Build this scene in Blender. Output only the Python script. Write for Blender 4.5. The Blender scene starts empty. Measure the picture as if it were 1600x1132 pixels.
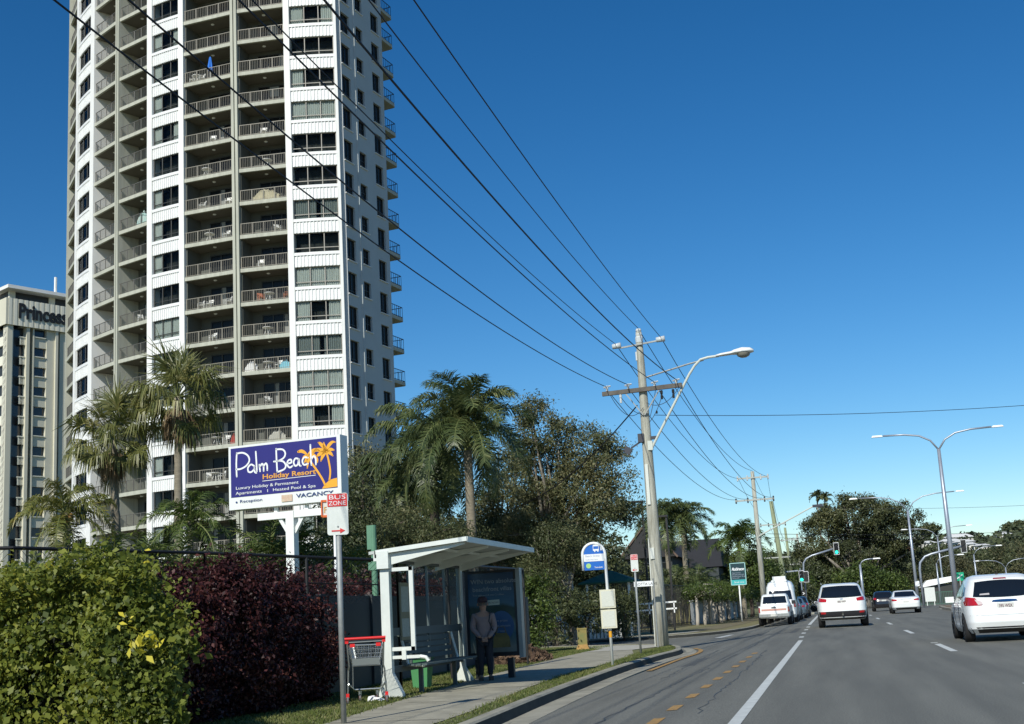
import bpy, bmesh, math, random
import numpy as np
from mathutils import Vector, Matrix
random.seed(7); RNG=np.random.default_rng(7)
R=math.radians
sc=bpy.context.scene; COL=sc.collection
# ---------------------------------------------------------------- camera
FOC=1900.; HC=1.15; PCX,PCY=800.,608.
ROLL=R(3.2); PITCH=math.atan(356.4/FOC); YAW=0.24477
def _rz(v,a):
    c,s=math.cos(a),math.sin(a); return Vector((v[0]*c-v[1]*s,v[0]*s+v[1]*c,v[2]))
_f=Vector((0,math.cos(PITCH),math.sin(PITCH))); _r=Vector((1,0,0)); _u=Vector((0,-math.sin(PITCH),math.cos(PITCH)))
_u1=_u*math.cos(ROLL)+_r*math.sin(ROLL); _r1=_r*math.cos(ROLL)-_u*math.sin(ROLL)
FW,RT,UP=[_rz(v,YAW) for v in (_f,_r1,_u1)]
def ray(px,py): return FW+RT*((px-PCX)/FOC)+UP*(-(py-PCY)/FOC)
def W(px,py,Y):                       # world point on the plane y = Y seen at a photo pixel
    d=ray(px,py); return Vector((0,0,HC))+d*(Y/d.y)
def AZ(px,py): d=ray(px,py); return math.atan2(d.x,d.y)
def TT(px,py): d=ray(px,py); return d.z/math.hypot(d.x,d.y)
cd=bpy.data.cameras.new('camera'); cam=bpy.data.objects.new('camera',cd); COL.objects.link(cam)
M3=Matrix((RT,UP,-FW)).transposed(); cam.matrix_world=Matrix.Translation((0,0,HC))@M3.to_4x4()
cd.sensor_width=36; cd.lens=FOC/1600*36; cd.shift_y=(PCY-566)/1600; cd.clip_start=.1; cd.clip_end=6000
sc.camera=cam
# ---------------------------------------------------------------- light
SUN_AZ=190.5; SUN_EL=38.
wd=bpy.data.worlds.new('World'); sc.world=wd; wd.use_nodes=True
wt=wd.node_tree; bgn=wt.nodes['Background']; sky=wt.nodes.new('ShaderNodeTexSky'); sky.sky_type='NISHITA'
sky.sun_disc=False; sky.sun_elevation=R(SUN_EL); sky.sun_rotation=R(SUN_AZ)
sky.air_density=1.0; sky.dust_density=0.1; sky.ozone_density=4.0; sky.altitude=0
hs=wt.nodes.new('ShaderNodeHueSaturation'); hs.inputs['Saturation'].default_value=1.30; hs.inputs['Hue'].default_value=.497
gm=wt.nodes.new('ShaderNodeGamma'); gm.inputs['Gamma'].default_value=1.13
wt.links.new(sky.outputs[0],hs.inputs['Color']); wt.links.new(hs.outputs[0],gm.inputs['Color']); wt.links.new(gm.outputs[0],bgn.inputs['Color'])
bgn.inputs['Strength'].default_value=0.085
sl=bpy.data.lights.new('sun','SUN'); sl.energy=4.6; sl.angle=R(.5); sl.color=(1,.965,.87)
so=bpy.data.objects.new('sun',sl); COL.objects.link(so)
sd=Vector((math.sin(R(SUN_AZ))*math.cos(R(SUN_EL)),math.cos(R(SUN_AZ))*math.cos(R(SUN_EL)),math.sin(R(SUN_EL))))
so.rotation_euler=sd.to_track_quat('Z','Y').to_euler()
vs=sc.view_settings; vs.view_transform='Standard'; vs.look='None'; vs.exposure=0.0; vs.gamma=1
sc.render.engine='CYCLES'; sc.cycles.max_bounces=6; sc.cycles.transparent_max_bounces=12
# ---------------------------------------------------------------- materials
MATS={}
def mat(name,col,rough=.7,metal=0,var=.0,scale=6.,bump=0,bscale=40.,coat=0,spec=.5,col2=None,detail=4,stretch=None,emit=None,trans=0):
    if name in MATS: return MATS[name]
    m=bpy.data.materials.new(name); m.use_nodes=True; nt=m.node_tree; b=nt.nodes['Principled BSDF']; N=nt.nodes.new; L=nt.links.new
    b.inputs['Base Color'].default_value=(*col,1); b.inputs['Roughness'].default_value=rough; b.inputs['Metallic'].default_value=metal
    b.inputs['Specular IOR Level'].default_value=spec
    if coat: b.inputs['Coat Weight'].default_value=coat; b.inputs['Coat Roughness'].default_value=.04
    if emit: b.inputs['Emission Color'].default_value=(*emit[0],1); b.inputs['Emission Strength'].default_value=emit[1]
    if var or bump:
        tc=N('ShaderNodeTexCoord'); src=tc.outputs['Object']
        if stretch:
            mp=N('ShaderNodeMapping'); mp.inputs['Scale'].default_value=stretch; L(src,mp.inputs[0]); src=mp.outputs[0]
    if var:
        n=N('ShaderNodeTexNoise'); n.inputs['Scale'].default_value=scale; n.inputs['Detail'].default_value=detail; n.inputs['Roughness'].default_value=.65; L(src,n.inputs['Vector'])
        mr=N('ShaderNodeMapRange'); mr.inputs[1].default_value=.3; mr.inputs[2].default_value=.7; L(n.outputs[0],mr.inputs[0])
        mx=N('ShaderNodeMix'); mx.data_type='RGBA'; c2=col2 or tuple(c*(1-var) for c in col)
        mx.inputs[6].default_value=(*col,1); mx.inputs[7].default_value=(*c2,1); L(mr.outputs[0],mx.inputs[0]); L(mx.outputs[2],b.inputs['Base Color'])
    if bump:
        n2=N('ShaderNodeTexNoise'); n2.inputs['Scale'].default_value=bscale; n2.inputs['Detail'].default_value=5; L(src,n2.inputs['Vector'])
        bp=N('ShaderNodeBump'); bp.inputs['Strength'].default_value=bump; bp.inputs['Distance'].default_value=.02; L(n2.outputs[0],bp.inputs['Height']); L(bp.outputs[0],b.inputs['Normal'])
    MATS[name]=m; return m
def leafmat(name,ramp,nscale=.5,rough=.45,tr=.3,spec=.4):
    if name in MATS: return MATS[name]
    m=bpy.data.materials.new(name); m.use_nodes=True; nt=m.node_tree; b=nt.nodes['Principled BSDF']; N=nt.nodes.new; L=nt.links.new
    g=N('ShaderNodeNewGeometry'); tc=N('ShaderNodeTexCoord'); n=N('ShaderNodeTexNoise'); n.inputs['Scale'].default_value=nscale; n.inputs['Detail'].default_value=3
    L(tc.outputs['Object'],n.inputs['Vector'])
    ma=N('ShaderNodeMath'); ma.operation='MULTIPLY_ADD'; ma.inputs[1].default_value=.55; L(g.outputs['Random Per Island'],ma.inputs[0])
    mb=N('ShaderNodeMath'); mb.operation='MULTIPLY_ADD'; mb.inputs[1].default_value=1.4; mb.inputs[2].default_value=-.47; L(n.outputs[0],mb.inputs[0]); L(mb.outputs[0],ma.inputs[2])
    cr=N('ShaderNodeValToRGB'); e=cr.color_ramp.elements
    while len(e)<len(ramp): e.new(.5)
    for i,(p,c) in enumerate(ramp): e[i].position=p; e[i].color=(*c,1)
    L(ma.outputs[0],cr.inputs[0]); L(cr.outputs[0],b.inputs['Base Color']); b.inputs['Roughness'].default_value=rough; b.inputs['Specular IOR Level'].default_value=spec
    if tr:
        t=N('ShaderNodeBsdfTranslucent'); hv=N('ShaderNodeHueSaturation'); hv.inputs['Value'].default_value=1.3; hv.inputs['Hue'].default_value=.49; L(cr.outputs[0],hv.inputs['Color']); L(hv.outputs[0],t.inputs[0])
        mx=N('ShaderNodeMixShader'); mx.inputs[0].default_value=tr; L(b.outputs[0],mx.inputs[1]); L(t.outputs[0],mx.inputs[2]); L(mx.outputs[0],nt.nodes['Material Output'].inputs['Surface'])
    MATS[name]=m; return m
def glassmat(name,tint=(.55,.6,.6),refl=.25):
    if name in MATS: return MATS[name]
    m=bpy.data.materials.new(name); m.use_nodes=True; nt=m.node_tree; N=nt.nodes.new; L=nt.links.new
    nt.nodes.remove(nt.nodes['Principled BSDF']); t=N('ShaderNodeBsdfTransparent'); t.inputs[0].default_value=(*tint,1)
    g=N('ShaderNodeBsdfGlossy'); g.inputs['Roughness'].default_value=.03; g.inputs[0].default_value=(.9,.95,1,1)
    lw=N('ShaderNodeLayerWeight'); lw.inputs[0].default_value=refl; mx=N('ShaderNodeMixShader'); L(lw.outputs['Fresnel'],mx.inputs[0]); L(t.outputs[0],mx.inputs[1]); L(g.outputs[0],mx.inputs[2]); L(mx.outputs[0],nt.nodes['Material Output'].inputs['Surface'])
    MATS[name]=m; return m
# ---------------------------------------------------------------- helpers
def tag(o,label=None,cat=None,group=None,kind=None):
    if label: o['label']=label
    if cat: o['category']=cat
    if group: o['group']=group
    if kind: o['kind']=kind
    return o
def empty(name,loc=(0,0,0),rz=0,**k):
    o=bpy.data.objects.new(name,None); COL.objects.link(o); o.location=loc; o.rotation_euler=(0,0,rz); o.empty_display_size=.2; return tag(o,**k)
class MB:
    def __init__(s): s.v=[]; s.f=[]; s.mi=[]
    def add(s,vs,fs,mi=0):
        n=len(s.v); s.v+= [tuple(v) for v in vs]; s.f+=[tuple(i+n for i in f) for f in fs]; s.mi+=[mi]*len(fs); return s
    def box(s,c,d,rz=0,mi=0,rx=0,ry=0):
        Mx=Matrix.Rotation(rz,3,'Z')@Matrix.Rotation(ry,3,'Y')@Matrix.Rotation(rx,3,'X'); c=Vector(c)
        vs=[c+Mx@Vector((x*d[0]/2,y*d[1]/2,z*d[2]/2)) for z in(-1,1) for y in(-1,1) for x in(-1,1)]
        return s.add(vs,[(0,2,3,1),(4,5,7,6),(0,1,5,4),(2,6,7,3),(0,4,6,2),(1,3,7,5)],mi)
    def bar(s,a,b,w,h,mi=0,up=Vector((0,0,1))):
        a=Vector(a); b=Vector(b); d=(b-a).normalized(); x=d.cross(up)
        if x.length<1e-4: x=Vector((1,0,0))
        x.normalize(); y=x.cross(d); vs=[]
        for p in(a,b):
            for i,j in((-1,-1),(1,-1),(1,1),(-1,1)): vs.append(p+x*(i*w/2)+y*(j*h/2))
        return s.add(vs,[(0,3,2,1),(4,5,6,7),(0,1,5,4),(1,2,6,5),(2,3,7,6),(3,0,4,7)],mi)
    def tube(s,pts,r,n=8,mi=0,cap=True):
        pts=[Vector(p) for p in pts]; rs=r if hasattr(r,'__len__') else [r]*len(pts); vs=[]; fs=[]
        x=None
        for i,p in enumerate(pts):
            d=(pts[min(i+1,len(pts)-1)]-pts[max(i-1,0)]).normalized()
            if x is None:
                x=d.cross(Vector((0,0,1)));
                if x.length<1e-3: x=Vector((1,0,0))
            x=(x-d*x.dot(d)).normalized(); y=d.cross(x)
            for k in range(n): a=2*math.pi*k/n; vs.append(p+(x*math.cos(a)+y*math.sin(a))*rs[i])
        for i in range(len(pts)-1):
            for k in range(n): fs.append((i*n+k,i*n+(k+1)%n,(i+1)*n+(k+1)%n,(i+1)*n+k))
        if cap: fs.append(tuple(range(n))[::-1]); fs.append(tuple(range((len(pts)-1)*n,len(pts)*n)))
        return s.add(vs,fs,mi)
    def lathe(s,prof,c=(0,0,0),n=16,mi=0):
        vs=[];fs=[];c=Vector(c)
        for r,z in prof:
            for k in range(n): a=2*math.pi*k/n; vs.append(c+Vector((r*math.cos(a),r*math.sin(a),z)))
        for i in range(len(prof)-1):
            for k in range(n): fs.append((i*n+k,i*n+(k+1)%n,(i+1)*n+(k+1)%n,(i+1)*n+k))
        return s.add(vs,fs,mi)
    def prism(s,poly,z0,z1,mi=0):
        n=len(poly); vs=[(p[0],p[1],z0) for p in poly]+[(p[0],p[1],z1) for p in poly]
        fs=[tuple(range(n))[::-1],tuple(range(n,2*n))]+[(i,(i+1)%n,(i+1)%n+n,i+n) for i in range(n)]
        return s.add(vs,fs,mi)
    def slabpoly(s,pts3,thick,nrm,mi=0):    # planar 3-D polygon given a thickness along nrm
        n=len(pts3); nrm=Vector(nrm)*thick; vs=[Vector(p) for p in pts3]+[Vector(p)+nrm for p in pts3]
        fs=[tuple(range(n))[::-1],tuple(range(n,2*n))]+[(i,(i+1)%n,(i+1)%n+n,i+n) for i in range(n)]
        return s.add(vs,fs,mi)
    def mesh(s,name,mats,smooth=False):
        me=bpy.data.meshes.new(name); me.from_pydata(s.v,[],s.f); ms=mats if isinstance(mats,(list,tuple)) else [mats]
        for m in ms: me.materials.append(m)
        if len(ms)>1: me.polygons.foreach_set('material_index',s.mi)
        if smooth: me.polygons.foreach_set('use_smooth',[True]*len(s.f))
        me.validate(); me.update(); return me
    def build(s,name,mats,parent=None,smooth=False,**k):
        return link(name,s.mesh(name,mats,smooth),parent,**k)
def link(name,me,parent=None,loc=None,rot=None,**k):
    o=bpy.data.objects.new(name,me); COL.objects.link(o); o.parent=parent
    if loc is not None: o.location=loc
    if rot is not None: o.rotation_euler=rot
    return tag(o,**k)
def autosmooth(o,ang=35):
    me=o.data
    try: me.set_sharp_from_angle(angle=R(ang))
    except Exception: pass
def copy_tree(o,parent=None):
    c=o.copy(); COL.objects.link(c); c.parent=parent
    for ch in list(o.children): copy_tree(ch,c)
    return c
def quads(name,V,m,parent=None,nv=4,**k):      # V: (N,nv,3) numpy array of leaf faces
    V=np.asarray(V,dtype=np.float32); N=V.shape[0]; me=bpy.data.meshes.new(name)
    me.vertices.add(N*nv); me.vertices.foreach_set('co',V.reshape(-1)); me.loops.add(N*nv); me.loops.foreach_set('vertex_index',np.arange(N*nv,dtype=np.int32))
    me.polygons.add(N); me.polygons.foreach_set('loop_start',np.arange(0,N*nv,nv,dtype=np.int32)); me.polygons.foreach_set('loop_total',np.full(N,nv,dtype=np.int32))
    me.materials.append(m); me.update(); me.validate(); return link(name,me,parent,**k)
def text(body,size,m,name,parent,matrix,extrude=.004,align='LEFT',sx=1.,shear=0,offset=0,spacing=1.):
    cu=bpy.data.curves.new('t','FONT'); cu.body=body; cu.size=size; cu.extrude=extrude; cu.align_x=align; cu.shear=shear; cu.offset=offset; cu.space_character=spacing; cu.resolution_u=3
    o=bpy.data.objects.new('t',cu); COL.objects.link(o); dg=bpy.context.evaluated_depsgraph_get(); me=bpy.data.meshes.new_from_object(o.evaluated_get(dg)); bpy.data.objects.remove(o)
    me.transform(matrix@Matrix.Scale(sx,4,(1,0,0))); me.materials.clear(); me.materials.append(m); me.name=name
    return link(name,me,parent)
def frame_mat(origin,xdir,up=(0,0,1)):        # 2-D text/sign plane: x along xdir, y up, z out of the face
    x=Vector(xdir).normalized(); u=Vector(up); z=x.cross(u).normalized(); y=z.cross(x).normalized()
    m=Matrix((x,y,z)).transposed().to_4x4(); m.translation=Vector(origin); return m
def U(h): return Vector((math.sin(R(h)),math.cos(R(h)),0))   # unit vector for a compass heading
# shared materials
M_white=mat('white_render',(.80,.80,.77),.7,var=.08,scale=.6)
M_cream=mat('cream_concrete',(.50,.505,.42),.85,var=.28,scale=.7,stretch=(3,3,.35),detail=7)
M_corr=mat('white_corrugated_metal',(.82,.83,.81),.5,var=.12,scale=1.0,stretch=(2,2,.4),detail=7)
M_dark=mat('dark_bronze_metal',(.05,.05,.045),.45,metal=.3)
M_rail=mat('pale_railing_paint',(.25,.23,.185),.5)
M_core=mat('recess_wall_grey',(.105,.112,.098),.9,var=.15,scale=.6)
M_soff=mat('balcony_soffit_shade',(.145,.13,.10),.9,var=.15,scale=.6)  # soffit darker than its slab, with the recess shade in its colour
M_black=mat('black_paint',(.012,.012,.012),.5)
M_room=mat('dark_interior',(.035,.035,.032),.9)
M_curt=mat('curtain_cloth',(.72,.70,.64),.9,var=.35,scale=3,stretch=(6,6,.3))
M_curtg=mat('grey_curtain_cloth',(.30,.31,.29),.9,var=.3,scale=3,stretch=(6,6,.3))
M_glass=glassmat('window_glass',(.80,.84,.84),.10)
M_galv=mat('galvanised_steel',(.33,.35,.34),.55,metal=.25,var=.3,scale=8)
M_wpaint=mat('white_paint',(.78,.80,.77),.4)
# ================================================================ GROUND
M_grass=mat('verge_grass_soil',(.105,.13,.030),.95,var=.5,scale=1.3,bump=.8,bscale=30,col2=(.17,.155,.065),detail=8)
M_ground=mat('garden_ground',(.09,.10,.045),.95,var=.4,scale=.3,bump=.5,bscale=8)
def asphalt():
    m=mat('asphalt',(.160,.158,.132),.82,var=.28,scale=.9,bump=.35,bscale=160,col2=(.132,.131,.110),detail=8,stretch=(1,.18,1)); nt=m.node_tree; N=nt.nodes.new; L=nt.links.new
    b=nt.nodes['Principled BSDF']; old=b.inputs['Base Color'].links[0].from_socket
    tc=N('ShaderNodeTexCoord'); n=N('ShaderNodeTexNoise'); n.inputs['Scale'].default_value=60; n.inputs['Detail'].default_value=6; L(tc.outputs['Object'],n.inputs['Vector'])
    mr=N('ShaderNodeMapRange'); mr.inputs[1].default_value=.35; mr.inputs[2].default_value=.7; mr.inputs[3].default_value=.62; mr.inputs[4].default_value=1.45; L(n.outputs[0],mr.inputs[0])
    # long thin crack seal lines and patches running with the traffic
    mp=N('ShaderNodeMapping'); mp.inputs['Scale'].default_value=(.9,.05,1); L(tc.outputs['Object'],mp.inputs[0])
    v=N('ShaderNodeTexNoise'); v.inputs['Scale'].default_value=2.2; v.inputs['Detail'].default_value=5; L(mp.outputs[0],v.inputs['Vector'])
    r2=N('ShaderNodeMapRange'); r2.inputs[1].default_value=.38; r2.inputs[2].default_value=.62; r2.inputs[3].default_value=.86; r2.inputs[4].default_value=1.12; L(v.outputs[0],r2.inputs[0])
    mu=N('ShaderNodeMath'); mu.operation='MULTIPLY'; L(mr.outputs[0],mu.inputs[0]); L(r2.outputs[0],mu.inputs[1])
    vm=N('ShaderNodeVectorMath'); vm.operation='SCALE'; L(old,vm.inputs[0]); L(mu.outputs[0],vm.inputs['Scale']); L(vm.outputs[0],b.inputs['Base Color']); return m
M_asph=asphalt()
M_conc=mat('path_concrete',(.40,.375,.285),.9,var=.45,scale=2.5,bump=.3,bscale=60,detail=8)
M_kface=mat('shaded_kerb_face',(.055,.055,.045),.95,var=.4,scale=3)  # kerb face darker than the top, its shade put into the colour
M_kerb=mat('kerb_concrete',(.38,.36,.28),.9,var=.45,scale=2,bump=.3,bscale=40,detail=8)
M_line=mat('worn_white_line_paint',(.62,.64,.60),.7,var=.25,scale=5,detail=8)
M_yel=mat('worn_yellow_line_paint',(.50,.27,.05),.7,var=.4,scale=14,col2=(.20,.145,.075),detail=8)
def sheet(name,pts,z,m,kind='structure',**k):
    me=bpy.data.meshes.new(name); me.from_pydata([(p[0],p[1],(p[2] if len(p)>2 else z)) for p in pts],[],[tuple(range(len(pts)))]); me.materials.append(m); me.validate()
    o=link(name,me); 
    if kind: o['kind']=kind
    return o
sheet('ground',[(-900,-200),(900,-200),(900,1500),(-900,1500)],-.22,M_ground)
# kerb line of the near verge, round the corner into the side street
KERB=[(-3.3,-12),(-3.5,0),(-3.85,8),(-4.05,13.5),(-4.28,18.4),(-4.47,25.3),(-4.44,31.6),(-4.3,34.6),(-4.5,37.0),(-4.95,39.3),(-5.7,41.2),(-6.9,42.8),(-8.6,43.9),(-12,45.3),(-40,52)]
KERB2=[(-40,58),(-14,52.6),(-9.6,52.6),(-6.9,54.2),(-5.2,57.5),(-4.35,63),(-4.1,70),(-4.0,86),(-3.9,104),(-4.6,108),(-7,111),(-40,115)]
def smooth(P,n=4):
    out=[]; P=[Vector((p[0],p[1],0)) for p in P]
    for i in range(len(P)-1):
        a=P[max(i-1,0)];b=P[i];c=P[i+1];d=P[min(i+2,len(P)-1)]
        for k in range(n):
            t=k/n; out.append(.5*((2*b)+(c-a)*t+(2*a-5*b+4*c-d)*t*t+(3*b-a-3*c+d)*t**3))
    out.append(P[-1]); return out
K1=smooth(KERB); K2=smooth(KERB2)
def offs(P,d):
    out=[]
    for i,p in enumerate(P):
        t=(P[min(i+1,len(P)-1)]-P[max(i-1,0)]).normalized(); out.append(p+Vector((t.y,-t.x,0))*d)
    return out
def strip(name,P,d0,z0,d1,z1,m,kind='structure'):
    a=offs(P,d0); b=offs(P,d1); n=len(P); me=bpy.data.meshes.new(name)
    me.from_pydata([(p.x,p.y,z0) for p in a]+[(p.x,p.y,z1) for p in b],[],[(i,i+n,i+n+1,i+1) for i in range(n-1)]); me.materials.append(m)
    o=link(name,me); 
    if kind:o['kind']=kind
    return o
def kerb(name,P):
    # section: back of kerb, top, face, gutter pan, edge meeting the asphalt
    sec=[(-.16,-.05),(-.16,.012),(-.03,.012),(.0,-.01),(.03,-.128),(.42,-.116),(.42,-.16)]
    rows=[[ (p.x,p.y,z) for p in offs(P,d)] for d,z in sec]; n=len(P); V=sum(rows,[]); F=[]
    for r in range(len(sec)-1):
        for i in range(n-1): F.append((r*n+i,(r+1)*n+i,(r+1)*n+i+1,r*n+i+1))
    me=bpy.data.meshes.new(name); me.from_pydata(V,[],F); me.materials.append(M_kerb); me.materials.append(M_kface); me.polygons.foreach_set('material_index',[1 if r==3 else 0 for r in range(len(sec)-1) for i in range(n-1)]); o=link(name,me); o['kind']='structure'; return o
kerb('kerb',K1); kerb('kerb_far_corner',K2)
# road: cambered sheet from the gutter to the median
def road():
    V=[];F=[];ys=[-12,-4]+list(range(0,110,4))+[120,150,200,300,420]; sec=[(-60,-.125),(-14,-.125),(-5.2,-.125),(-3.55,-.118),(-2.6,-.05),(-1.4,-.006),(0,0),(8,0),(14,-.02),(20,-.06),(26,-.1)]
    for y in ys:
        for x,z in sec: V.append((x if x>-3.6 or y>36 else max(x,-4.0),y,z))
    n=len(sec)
    for j in range(len(ys)-1):
        for i in range(n-1): F.append((j*n+i,j*n+i+1,(j+1)*n+i+1,(j+1)*n+i))
    me=bpy.data.meshes.new('road'); me.from_pydata(V,[],F); me.materials.append(M_asph); o=link('road',me); o['kind']='structure'
road()
k1i=offs(K1,-.155); k2i=offs(K2,-.155)
sheet('verge',[(p.x,p.y) for p in k1i]+[(-40,40),(-60,40),(-60,-12)],-.004,M_grass)
sheet('far_verge',[(p.x,p.y) for p in k2i]+[(-60,120),(-60,60)],-.004,mat('dry_verge_grass',(.15,.15,.055),.95,var=.5,scale=1.1,bump=.8,bscale=20,col2=(.21,.175,.085),detail=8))
FP=[(-4.3,4),(-4.45,10),(-4.6,15.3),(-5.0,20),(-5.15,23),(-5.1,28.5),(-5.3,33)]
BP=[(-7.4,36.5),(-7.35,33),(-7.15,28),(-7.0,24),(-6.5,18),(-5.9,12),(-5.75,4)]
sheet('footpath',FP+[(-5.9,36.5)]+BP,.006,M_conc)
sheet('corner_ramp',[(-5.2,39.1),(-5.85,40.8),(-8.2,42.9),(-9.6,42.6),(-7.2,39.0),(-7.4,36.6),(-5.9,36.6)],.010,mat('pale_new_concrete',(.45,.43,.36),.9,var=.2,scale=3))
sheet('far_footpath',[(-30,55.2),(-13,53.9),(-9.4,54.0),(-7.3,55.6),(-6.2,59),(-6.6,60.5),(-8,57),(-10,55.6),(-13,55.4),(-30,56.7)],.006,mat('pale_concrete',(.42,.40,.32),.9,var=.2,scale=3))
sheet('far_walkway',[(-6.4,60),(-5.6,64),(-5.3,75),(-5.3,100),(-6.6,100),(-6.9,75),(-7.3,63)],.006,mat('worn_dirt_path',(.20,.17,.09),.95,var=.4,scale=1))
for k_,y_ in enumerate((14.2,17.3,20.2,23.4,26.3,29.5,32.4)):
    xf=float(np.interp(y_,[p[1] for p in FP],[p[0] for p in FP])); xb=float(np.interp(y_,[p[1] for p in BP[::-1]],[p[0] for p in BP[::-1]]))
    sheet('path_joint',[(xf-.03,y_),(xf-.03,y_+.03),(xb+.03,y_+.05),(xb+.03,y_+.02)],.0095,mat('joint_dark',(.08,.075,.06),.95))
def zroad(x): 
    xs=[-5.2,-3.55,-2.6,-1.4,0,40]; zs=[-.125,-.118,-.05,-.006,0,0]; return float(np.interp(x,xs,zs))
def paint(name,quadsl,m):
    V=[];F=[]
    for (x0,x1,y0,y1,*rest) in quadsl:
        xa0,xa1=(x0,x1); xb0,xb1=rest if rest else (x0,x1); n=len(V)
        V+=[(xa0,y0,zroad(xa0)+.005),(xa1,y0,zroad(xa1)+.005),(xb1,y1,zroad(xb1)+.005),(xb0,y1,zroad(xb0)+.005)]; F.append((n,n+1,n+2,n+3))
    me=bpy.data.meshes.new(name); me.from_pydata(V,[],F); me.materials.append(m); o=link(name,me); o['kind']='structure'
paint('edge_line',[(-1.13,-1.0,-8,38.2),(-1.2,-1.05,41,42.3),(-1.24,-1.09,45.8,47.3),(-1.26,-1.11,51,52.6),(-1.28,-1.13,56,57.8),(-1.33,-1.17,62,118)],M_line)
paint('lane_dashes',[(2.16,2.3,y,y+4.2) for y in (-1.6,12.4,26.2,39.5,53.4,67.6,81.5,95.5)]+[(2.14,2.3,31.0,31.35)],M_line)
paint('bus_bay_dashes',[(-2.03,-1.90,y,y+.72) for y in (9.6,11.3,13.0,14.7,16.6,18.5,20.4,22.3,24.2,26.1,28.2,30.2)],M_yel)
paint('give_way_line',[(-4.8,-4.5,50.5,54.5,-4.55,-4.3)],M_line)
ky=smooth([(-3.95,26),(-3.93,31.5),(-3.85,34.5),(-4.0,37.0),(-4.4,39.0)],6)
strip('yellow_corner_line',ky,0,-.109,.13,-.105,M_yel)
paint('median_line',[(6.55,6.72,55,75,7.0,7.15),(7.0,7.15,75,100,7.75,7.9)],M_line)
paint('stop_line',[(-1.2,6.8,108,108.5)],M_line)
# median island with its kerb
MED=[(6.0,40),(6.35,55),(6.8,70),(7.6,95),(8.4,108),(9.3,108.6),(10.6,105),(10.9,80),(10.9,40)]
b=MB(); b.prism(MED,-.02,.16); b.build('median_island',[mat('median_kerb',(.34,.31,.24),.9,var=.3,scale=1)],kind='structure')
b=MB(); b.prism([(6.35,40),(6.7,55),(7.1,70),(7.9,95),(8.6,107),(9.2,107.6),(10.3,104),(10.6,80),(10.6,40)],.10,.17); b.build('median_paving',[mat('brown_paving',(.24,.17,.10),.9,var=.4,scale=2)],kind='structure')
b=MB(); b.prism([(-4.6,111.5),(-40,118),(-60,300),(-5,300),(-3.4,150),(-3.2,113)],-.1,.03); b.build('far_pavement',[M_grass],kind='structure')
b=MB(); b.prism([(-3.9,109.0),(-1.7,109.9),(-1.2,112),(-2,113.6),(-4.2,113.2)],-.1,.13); b.build('traffic_island',[mat('pale_concrete',(.42,.40,.32))],kind='structure')
# sealed cracks and repair patches in the parking lane and the traffic lane
M_seal=mat('bitumen_crack_seal',(.060,.063,.060),.6); M_patch=mat('asphalt_patch',(.095,.099,.092),.85,var=.3,scale=3,bump=.3,bscale=120,detail=8)
rgc=random.Random(12)
def crack(x,y,L,dx,w=.022,wob=.05):
    V=[];F=[];n=int(L/.35)
    for k in range(n+1):
        px=x+dx*k/n+rgc.uniform(-wob,wob); py=y+L*k/n; ww=w*rgc.uniform(.4,1.2)/2; z=zroad(px)+.0035; V+=[(px-ww,py,z),(px+ww,py,z)]
    F=[(2*k,2*k+1,2*k+3,2*k+2) for k in range(n)]; me=bpy.data.meshes.new('crack_seal'); me.from_pydata(V,[],F); me.materials.append(M_seal); o=link('crack_seal',me); o['kind']='structure'
for a_ in [(-2.75,9,16,.25),(-3.1,22,14,-.2),(-1.6,14,18,-.15),(-2.4,34,22,.3),(-3.2,44,20,.1)]: crack(*a_)
for q_ in [(-3.35,-2.45,26.8,31.0),(-2.9,-1.5,48,56)]:
    pts_=[(q_[0],q_[2]),(q_[1],q_[2]+.2),(q_[1]+.05,q_[3]),(q_[0]+.02,q_[3]-.25)]; V=[(x,y,zroad(x)+.002) for x,y in pts_]; me=bpy.data.meshes.new('road_patch'); me.from_pydata(V,[],[(0,1,2,3)]); me.materials.append(M_patch); o=link('road_patch',me); o['kind']='structure'
# grass blades and leaf litter near the camera
def blades(name,region,n,h,ramp,seed=1):
    rg=np.random.default_rng(seed); x0,x1,y0,y1=region; P=np.c_[rg.uniform(x0,x1,n),rg.uniform(y0,y1,n)]
    kx=np.interp(P[:,1],[p.y for p in K1],[p.x for p in K1])-.2
    fx=np.interp(P[:,1],[p[1] for p in FP],[p[0] for p in FP]); bx=np.interp(P[:,1],[p[1] for p in BP[::-1]],[p[0] for p in BP[::-1]])
    jit=rg.normal(0,.05,n); ok=(P[:,0]<kx)&((P[:,0]>fx+jit)|(P[:,0]<bx+jit)); P=P[ok]; n=len(P)
    patch=.5+.5*np.sin(P[:,0]*2.3+np.sin(P[:,1]*1.7))*np.sin(P[:,1]*1.1+P[:,0]); hh=h*(.5+rg.random(n))*(.5+patch); a=rg.random(n)*6.283; w=.006+.006*rg.random(n)
    dx=np.cos(a)*w; dy=np.sin(a)*w; lx=rg.normal(0,.5,n)*hh; ly=rg.normal(0,.5,n)*hh
    V=np.zeros((n,3,3)); V[:,0]=np.c_[P[:,0]-dx,P[:,1]-dy,np.zeros(n)]; V[:,1]=np.c_[P[:,0]+dx,P[:,1]+dy,np.zeros(n)]; V[:,2]=np.c_[P[:,0]+lx,P[:,1]+ly,hh]
    return quads(name,V,leafmat('grass_blade',ramp,1.5,.6,.2),nv=3)
g=blades('grass',(-10.5,-3.9,11,42),150000,.030,[(0,(.05,.075,.015)),(.45,(.11,.145,.03)),(.8,(.20,.20,.07)),(1,(.30,.26,.12))]); tag(g,'short patchy green and straw coloured grass on the verge','grass',kind='stuff')

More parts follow.
